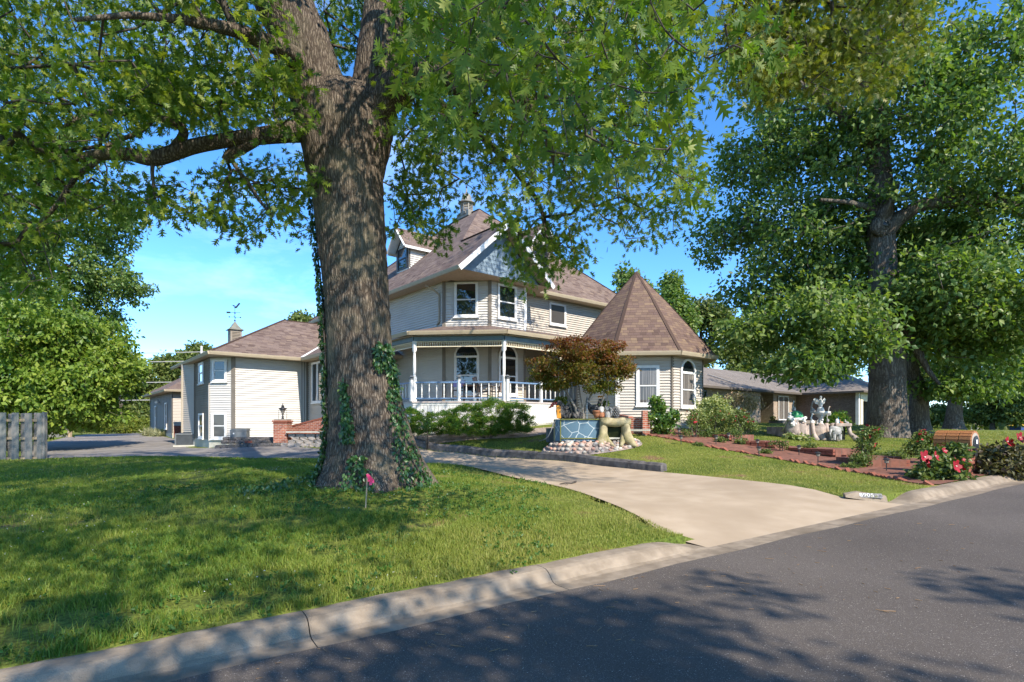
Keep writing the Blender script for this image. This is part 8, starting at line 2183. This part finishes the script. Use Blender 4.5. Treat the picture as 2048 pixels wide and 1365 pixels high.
t = thing('white_post', tuple(onland(*P(1902, 862, 46).xy)), 'slim white post standing on the far lawn', 'post'); b_ = onland(*P(1902, 862, 46).xy)
MB().bar(b_, b_ + Vector((0, 0, 1.25)), .12, .12).build('shaft', M['white_trim'], t); MB().box(b_ + Vector((0, 0, 1.28)), .16, .16, .06).build('cap', M['white_trim'], t)

# ================================================================== left side: fences, power lines, walls, services
BOARD = unit_box_mesh('fence_board_mesh', .02); BOARD.materials.append(M['wood_grey'])
fence = thing('wooden_fence', tuple(onland(*P(60, 918, 21.8).xy)), 'weathered shadowbox fence panel with spaced vertical boards at the edge of the lawn', 'fence')
fy = 21.8; ft_, fb_ = P(0, 826, fy).z, P(0, 924, fy).z
rf = random.Random(12)
for k, (pa, pb) in enumerate(((-116, -101), (-90, -75), (-64, -49), (-38, -24), (-13, 14.5), (26, 40), (52, 66.5), (76.5, 86))):
    xa, xb = FX(pa, fy), FX(pb, fy)
    shared('board', BOARD, M['wood_grey'], fence, ((xa + xb) / 2, fy - .05, (ft_ + fb_) / 2 + rf.uniform(-.02, .02)), (0, rf.uniform(-.008, .008), 0), (xb - xa, .025, ft_ - fb_))
for k, (pa, pb) in enumerate(((-102, -88), (-76, -62), (-50, -36), (-25, -12), (12, 28), (38, 54), (64, 78))):
    xa, xb = FX(pa, fy), FX(pb, fy)
    shared('board', BOARD, M['wood_grey'], fence, ((xa + xb) / 2, fy + .085, (ft_ + fb_) / 2 + rf.uniform(-.02, .02)), (0, rf.uniform(-.01, .01), 0), (xb - xa, .025, ft_ - fb_ - .04))
for py in (841, 877, 918): MB().bar((FX(-120, fy), fy + .02, P(0, py, fy).z), (FX(87, fy), fy + .02, P(0, py, fy).z), .05, .10).build('rail', M['wood_tan'], fence)
MB().box((FX(88.5, fy), fy + .02, (ft_ + fb_) / 2 + .01), .10, .13, ft_ - fb_ + .03).build('post', M['wood_grey'], fence)
fence2 = thing('wooden_fence', tuple(onland(*P(118, 875, 39).xy)), 'solid tan-grey fence panel with a square end post behind the drive', 'fence')
fy = 39.0; ft_, fb_ = P(0, 825, fy).z, P(0, 877, fy).z
for k in range(9):
    pa = 78 + k * 6.6; xa, xb = FX(pa, fy), FX(pa + 6.3, fy)
    shared('board', BOARD, M['wood_grey'], fence2, ((xa + xb) / 2, fy, (ft_ + fb_) / 2 + rf.uniform(-.03, .03)), (0, 0, 0), (xb - xa, .03, ft_ - fb_))
for py in (833, 853, 871): MB().bar((FX(76, fy), fy + .06, P(0, py, fy).z), (FX(139, fy), fy + .06, P(0, py, fy).z), .06, .12).build('rail', M['wood_tan'], fence2)
MB().box((FX(140, fy), fy, (ft_ + fb_) / 2 + .03), .16, .16, ft_ - fb_ + .12).build('post', M['wood_tan'], fence2)
M['cable'] = plain('cable_grey', (.38, .36, .34), .6)
for i, (py, Y, lab) in enumerate(((698, 62, 'topmost overhead cable past the cupola'), (716, 62, 'second overhead cable from the top'), (757, 60, 'third overhead cable at tree height'), (792, 58, 'lowest overhead cable above the hedge'))):
    a, b_ = P(-60, py + 6, Y), P(640, py - 2, Y + 4); pts = [a.lerp(b_, k / 16) - Vector((0, 0, .9 * sin(pi * k / 16) * .4)) for k in range(17)]
    t = thing('overhead_cable', tuple(a), lab, 'cable', 'overhead cables behind the garage'); MB().tube(pts, .045, 5).build('cable', M['cable'], t)
for i, (px, Y, lab) in enumerate(((-70, 62, 'utility pole hidden behind the fence trees'), (645, 66, 'utility pole standing behind the house'))):
    b_ = onland(*P(px, 860, Y).xy); t = thing('utility_pole', tuple(b_), lab, 'pole'); MB().tube([b_, b_ + Vector((0, 0, 9.6))], [.16, .11], 8).build('shaft', M['wood_grey'], t); MB().bar(b_ + Vector((-1, 0, 9)), b_ + Vector((1, 0, 9)), .1, .1).build('crossarm', M['wood_grey'], t)
vp = P(403, 697, 35); MB().tube([vp - Vector((0, 0, .4)), vp + Vector((0, 0, .14))], .06, 8).build('vent_pipe', M['white_trim'], house)
# air conditioner
aq = P(373, 890, 27.2); aq.z = tz(aq.x, aq.y); ac = thing('air_conditioner', tuple(aq), 'grey outdoor air conditioning unit beside the garage corner', 'air conditioner')
MB().box(aq + Vector((0, 0, .03)), .95, .95, .08, .35).build('pad', M['foundation'], ac)
MB().box(aq + Vector((0, 0, .31)), .76, .76, .46, .35).build('coil', M['black_metal'], ac)
for k in range(9): MB().box(aq + Vector((0, 0, .10 + k * .052)), .80, .80, .016, .35).build('grille_slat', M['grey_metal'], ac)
MB().box(aq + Vector((0, 0, .585)), .84, .84, .07, .35).build('top', M['grey_metal'], ac, bevel=.015)
for sx in (-1, 1):
    for sy in (-1, 1):
        q = aq + Vector((.39 * (sx * cos(.35) - sy * sin(.35)), .39 * (sx * sin(.35) + sy * cos(.35)), .32)); MB().box(q, .06, .06, .52, .35).build('corner_post', M['grey_metal'], ac)
MB().lathe(aq + Vector((0, 0, .62)), [(.33, 0), (.33, .02), (.28, .03), (.05, .035)], 20).build('fan_guard', M['black_metal'], ac)
# generator box on the stone ledge
gq = P(480, 877, 23.6); gn = thing('generator', tuple(gq), 'grey standby generator with rounded lid on the stone ledge', 'generator')
MB().box(gq + Vector((0, 0, .16)), .66, .42, .32, .12).build('body', M['grey_metal'], gn, bevel=.03)
lid = MB(); pr = [(-.34, .31), (-.31, .36), (-.2, .40), (.34, .40), (.34, .31)]
rd = Vector((cos(.12), sin(.12), 0)); nd = Vector((-sin(.12), cos(.12), 0))
vv = [gq + rd * x_ + nd * s_ * .22 + Vector((0, 0, z_)) for s_ in (-1, 1) for (x_, z_) in pr]
lid.add(vv, [(0, 4, 3, 2, 1), (5, 6, 7, 8, 9)] + [(k, (k + 1) % 5, 5 + (k + 1) % 5, 5 + k) for k in range(5)]); lid.build('lid', M['grey_metal'], gn)
MB().box(gq + rd * -.18 - nd * .215 + Vector((0, 0, .2)), .05, .012, .06, .12).build('latch', M['white_trim'], gn)
# stone ledge and drive edging before the garage, stone by stone
def stone_me(seed, mat):
    rr = random.Random(seed); bm = bmesh.new(); bmesh.ops.create_cube(bm, size=1.0); bmesh.ops.subdivide_edges(bm, edges=bm.edges[:], cuts=1, use_grid_fill=True)
    for v in bm.verts: v.co = v.co * (1 - .12 * (v.co.length > .8)) + Vector((rr.uniform(-.05, .05), rr.uniform(-.05, .05), rr.uniform(-.05, .05)))
    me = bpy.data.meshes.new('wall_stone_mesh'); bm.to_mesh(me); bm.free(); me.materials.append(mat); return me
DST = [stone_me(i, M['dark_stone']) for i in range(4)]; LST = [stone_me(10 + i, M['stone']) for i in range(4)]
ledge = thing('stone_ledge', tuple(P(497, 888, 23.4)), 'low dark stacked stone ledge along the garage wall', 'stone wall')
rl = random.Random(6)
for cse in range(2):
    px = 444 + cse * 4
    while px < 549:
        w_ = rl.uniform(10, 18); Y = 23.35 + .15 * cse; c = P(px + w_ / 2, 884.5 - cse * 6.5, Y)
        shared('stone', DST[rl.randrange(4)], None, ledge, tuple(c), (0, 0, rl.uniform(-.1, .1)), (w_ * Y / F * .97, .3, .15)); px += w_
MB().box(P(497, 884, 23.2), .28, .08, .10).build('brick_inset', M['brick_piece'], ledge)
de_ = thing('stone_drive_edging', tuple(P(560, 893, 22.6)), 'rough stone edging between drive and garage strip', 'edging')
px = 432
while px < 668:
    w_ = rl.uniform(9, 17); Y = 22.9 - (px - 432) / 236 * .9; c = P(px + w_ / 2, 892.5 + (px - 432) / 236 * 1.5, Y); c.z = tz(c.x, c.y) + .05
    shared('stone', (DST if px < 560 else LST)[rl.randrange(4)], None, de_, tuple(c), (0, 0, rl.uniform(-.2, .2)), (w_ * Y / F * .98, .22, .17)); px += w_
# brick pillar with lantern
pq = P(565.5, 888, 23.1); pq.z = tz(pq.x, pq.y) - .03; pilr = thing('brick_pillar', tuple(pq), 'red brick pillar with flared cap beside the garage wall', 'brick pillar')
ph = P(0, 841, 23.1).z - pq.z
brick_box(pilr, (pq.x - .27, pq.y, 0), (pq.x + .27, pq.y, 0), .54, pq.z, pq.z + ph - .15, 'shaft', M['brick'])
for cs, w_ in ((0, .58), (1, .63)):
    for k in range(6):
        for (dx, dy, r_) in ((-w_ / 2 + w_ * (k + .5) / 6, -w_ / 2 + .04, 0), (-w_ / 2 + w_ * (k + .5) / 6, w_ / 2 - .04, 0), (-w_ / 2 + .04, -w_ / 2 + w_ * (k + .5) / 6, pi / 2), (w_ / 2 - .04, -w_ / 2 + w_ * (k + .5) / 6, pi / 2)):
            shared('brick', BRICK, M['brick_piece'], pilr, (pq.x + dx, pq.y + dy, pq.z + ph - .11 + cs * .073), (0, 0, r_), (w_ / 6 - .008, .085, .066))
MB().box((pq.x, pq.y, pq.z + ph - .05), .5, .5, .16).build('cap_core', M['mortar'], pilr)
lq = Vector((pq.x, pq.y, pq.z + ph)); lan = thing('pillar_lantern', tuple(lq), 'black iron lantern standing on the brick pillar', 'lantern')
MB().lathe(lq, [(.10, 0), (.11, .02), (.07, .05), (.035, .10), (.05, .14), (.03, .18), (.018, .24)], 10).build('base', M['black_metal'], lan, smooth=True)
MB().lathe(lq + Vector((0, 0, .24)), [(.03, 0), (.06, .04), (.115, .22), (.12, .23)], 6).build('glass', glass_mat('lantern_glass', (.18, .17, .15), .1), lan)
cg = MB()
for k in range(6):
    a = 2 * pi * k / 6; cg.bar(lq + Vector((.032 * cos(a), .032 * sin(a), .24)), lq + Vector((.125 * cos(a), .125 * sin(a), .47)), .012, .012)
for sg in (-1, 1): cg.tube([lq + Vector((sg * .165, 0, .02)), lq + Vector((sg * .165, 0, .36)), lq + Vector((sg * .13, 0, .47))], .008, 5)
cg.build('cage', M['black_metal'], lan)
MB().lathe(lq + Vector((0, 0, .46)), [(.16, 0), (.165, .015), (.10, .05), (.06, .07), (.055, .11), (.075, .115), (.04, .15), (.012, .20), (.008, .25)], 10).build('roof', M['black_metal'], lan, smooth=True)
# block wall with pale cap right of the pillar, brick stair wall above it
bwk = thing('block_wall', tuple(P(620, 885, 23.0)), 'tan split-face block wall with pale cap slabs beside the brick pillar', 'retaining wall')
for cse in range(3):
    px = 579 + (cse % 2) * 7; 
    while px < 668:
        w_ = rl.uniform(13, 20); Y = 22.9 - (px - 579) / 90 * .5; c = P(px + w_ / 2, 884 - cse * 6.3, Y)
        shared('block', LST[rl.randrange(4)], None, bwk, tuple(c), (0, 0, -.2), (w_ * Y / F * .99, .26, .145)); px += w_
for (pa, pb) in ((577, 604), (605, 630), (631, 668)): MB().bar(P(pa, 864.5, 22.85 - (pa - 579) / 90 * .5), P(pb, 864.5, 22.85 - (pb - 579) / 90 * .5), .34, .055).build('cap_slab', M['foundation'], bwk)
sw = thing('brick_stair_wall', tuple(P(620, 862, 23.9)), 'red brick stair wall sloping up towards the side entrance', 'brick wall')
brick_box(sw, P(577, 860, 24.0), P(668, 860, 23.2), .24, (P(0, 872, 24).z, P(0, 872, 23.2).z), (P(0, 856, 24).z, P(0, 833, 23.2).z), 'wall_section', M['brick'])
n_ = 13; a, b_ = P(577, 855, 24.0), P(668, 832, 23.2)
for k in range(n_):
    q = a.lerp(b_, (k + .5) / n_); d = b_ - a; shared('brick', BRICK, M['brick_piece'], sw, tuple(q), (0, -atan2(d.z, d.xy.length), atan2(d.y, d.x)), (d.length / n_ - .01, .28, .07))

# ================================================================== porch furniture
M['sling'] = plain('tan_sling', (.40, .30, .25), .8); M['brown_wood'] = plain('brown_table', (.22, .10, .055), .5); M['navy'] = plain('navy_canvas', (.02, .03, .12), .7)
fl_z = DZ + .005
tq = P(942, 790, 20.95); tq.z = fl_z
tb = thing('patio_table', tuple(tq), 'small square brown patio table on the porch', 'table', None)
MB().box(tq + Vector((0, 0, .60)), .62, .5, .035).build('tabletop', M['brown_wood'], tb)
for sx in (-1, 1):
    for sy in (-1, 1): MB().bar(tq + Vector((sx * .26, sy * .2, 0)), tq + Vector((sx * .26, sy * .2, .58)), .035, .035).build('leg', M['black_metal'], tb)
def sling_chair(px, Y, face, lab):
    c = P(px, 790, Y); c.z = fl_z; t = thing('patio_chair', tuple(c), lab, 'chair', 'sling chairs on the porch'); R_ = Matrix.Rotation(face, 3, 'Z')
    def L(x, y, z): return c + R_ @ Vector((x, y, z))
    MB().add([L(-.25, -.22, .40), L(.25, -.22, .40), L(.25, .2, .37), L(-.25, .2, .37)], [(0, 1, 2, 3)]).build('seat', M['sling'], t); MB().add([L(-.25, .2, .37), L(.25, .2, .37), L(.25, .38, .88), L(-.25, .38, .88)], [(0, 1, 2, 3)]).build('backrest', M['sling'], t)
    MB().tube([L(-.26, .38, .88), L(.26, .38, .88)], .016, 6).build('top_rail', M['brown_wood'], t)
    for sg in (-1, 1):
        MB().tube([L(sg * .27, -.25, 0), L(sg * .27, -.25, .56), L(sg * .27, .12, .58), L(sg * .27, .26, .5)], .016, 6).build('arm', M['black_metal'], t)
        MB().tube([L(sg * .26, .2, 0), L(sg * .26, .22, .37), L(sg * .26, .38, .9)], .015, 6).build('leg', M['black_metal'], t)
        MB().bar(L(sg * .26, -.24, .39), L(sg * .26, .22, .36), .025, .025).build('side_rail', M['black_metal'], t)
sling_chair(968, 21.0, 1.9, 'tan sling chair beside the small patio table'); sling_chair(994, 21.2, -2.1, 'tan sling chair near the porch corner post')
c = P(917, 790, 21.0); c.z = fl_z; t = thing('folding_chair', tuple(c), 'navy folding chair left of the patio table', 'chair')
MB().add([c + Vector(v) for v in ((-.22, -.2, .42), (.22, -.2, .42), (.22, .2, .40), (-.22, .2, .40))], [(0, 1, 2, 3)]).build('seat', M['navy'], t); MB().add([c + Vector(v) for v in ((-.22, .22, .55), (.22, .22, .55), (.22, .28, .8), (-.22, .28, .8))], [(0, 1, 2, 3)]).build('backrest', M['navy'], t)
for sg in (-1, 1):
    MB().bar(c + Vector((sg * .22, -.24, 0)), c + Vector((sg * .22, .28, .82)), .02, .02).build('leg', M['black_metal'], t); MB().bar(c + Vector((sg * .2, .26, 0)), c + Vector((sg * .2, -.2, .43)), .02, .02).build('leg', M['black_metal'], t)

# ================================================================== survey stake, twig on the drive
sq = G(731, 1016); stk = thing('survey_stake', tuple(sq), 'thin wooden survey stake with a pink ribbon in front of the oak', 'stake')
top = sq + Vector((.03, 0, (1016 - 947) * sq.y / F)); MB().bar(sq - Vector((0, 0, .05)), top, .022, .014).build('stake', M['wood_tan'], stk)
rbn = MB(); r0 = top - Vector((0, .012, .012))
for (dx, L_, w_) in ((.045, .15, .02), (.075, .12, .018), (.02, .10, .015)):
    pts = [r0, r0 + Vector((dx * .5, -.01, -L_ * .3)), r0 + Vector((dx, .005, -L_ * .7)), r0 + Vector((dx * 1.05, -.008, -L_))]
    for a, b_ in zip(pts[:-1], pts[1:]): rbn.add([a + Vector((-w_, 0, 0)), a + Vector((w_, 0, .004)), b_ + Vector((w_, 0, 0)), b_ + Vector((-w_, 0, -.004))], [(0, 1, 2, 3)])
rbn.build('ribbon', noise_mat('pink_ribbon', (.72, .04, .13), (.80, .09, .20), 20, .5), stk)
tg = G(1128, 970); tw_ = thing('fallen_twig', tuple(tg), 'broken brown twig lying where the apron meets the grey drive', 'twig')
tp = [G(1120, 972), G(1132, 970.5), G(1143, 970), G(1152, 968)]
MB().tube([p_ + Vector((0, 0, .035 + .01 * (k % 2))) for k, p_ in enumerate(tp)], [.008, .014, .016, .02], 6).build('stick', M['oak_twig'], tw_)
MB().tube([tp[1] + Vector((0, 0, .04)), G(1136, 974) + Vector((0, 0, .04))], [.008, .004], 5).build('side_twig', M['oak_twig'], tw_)
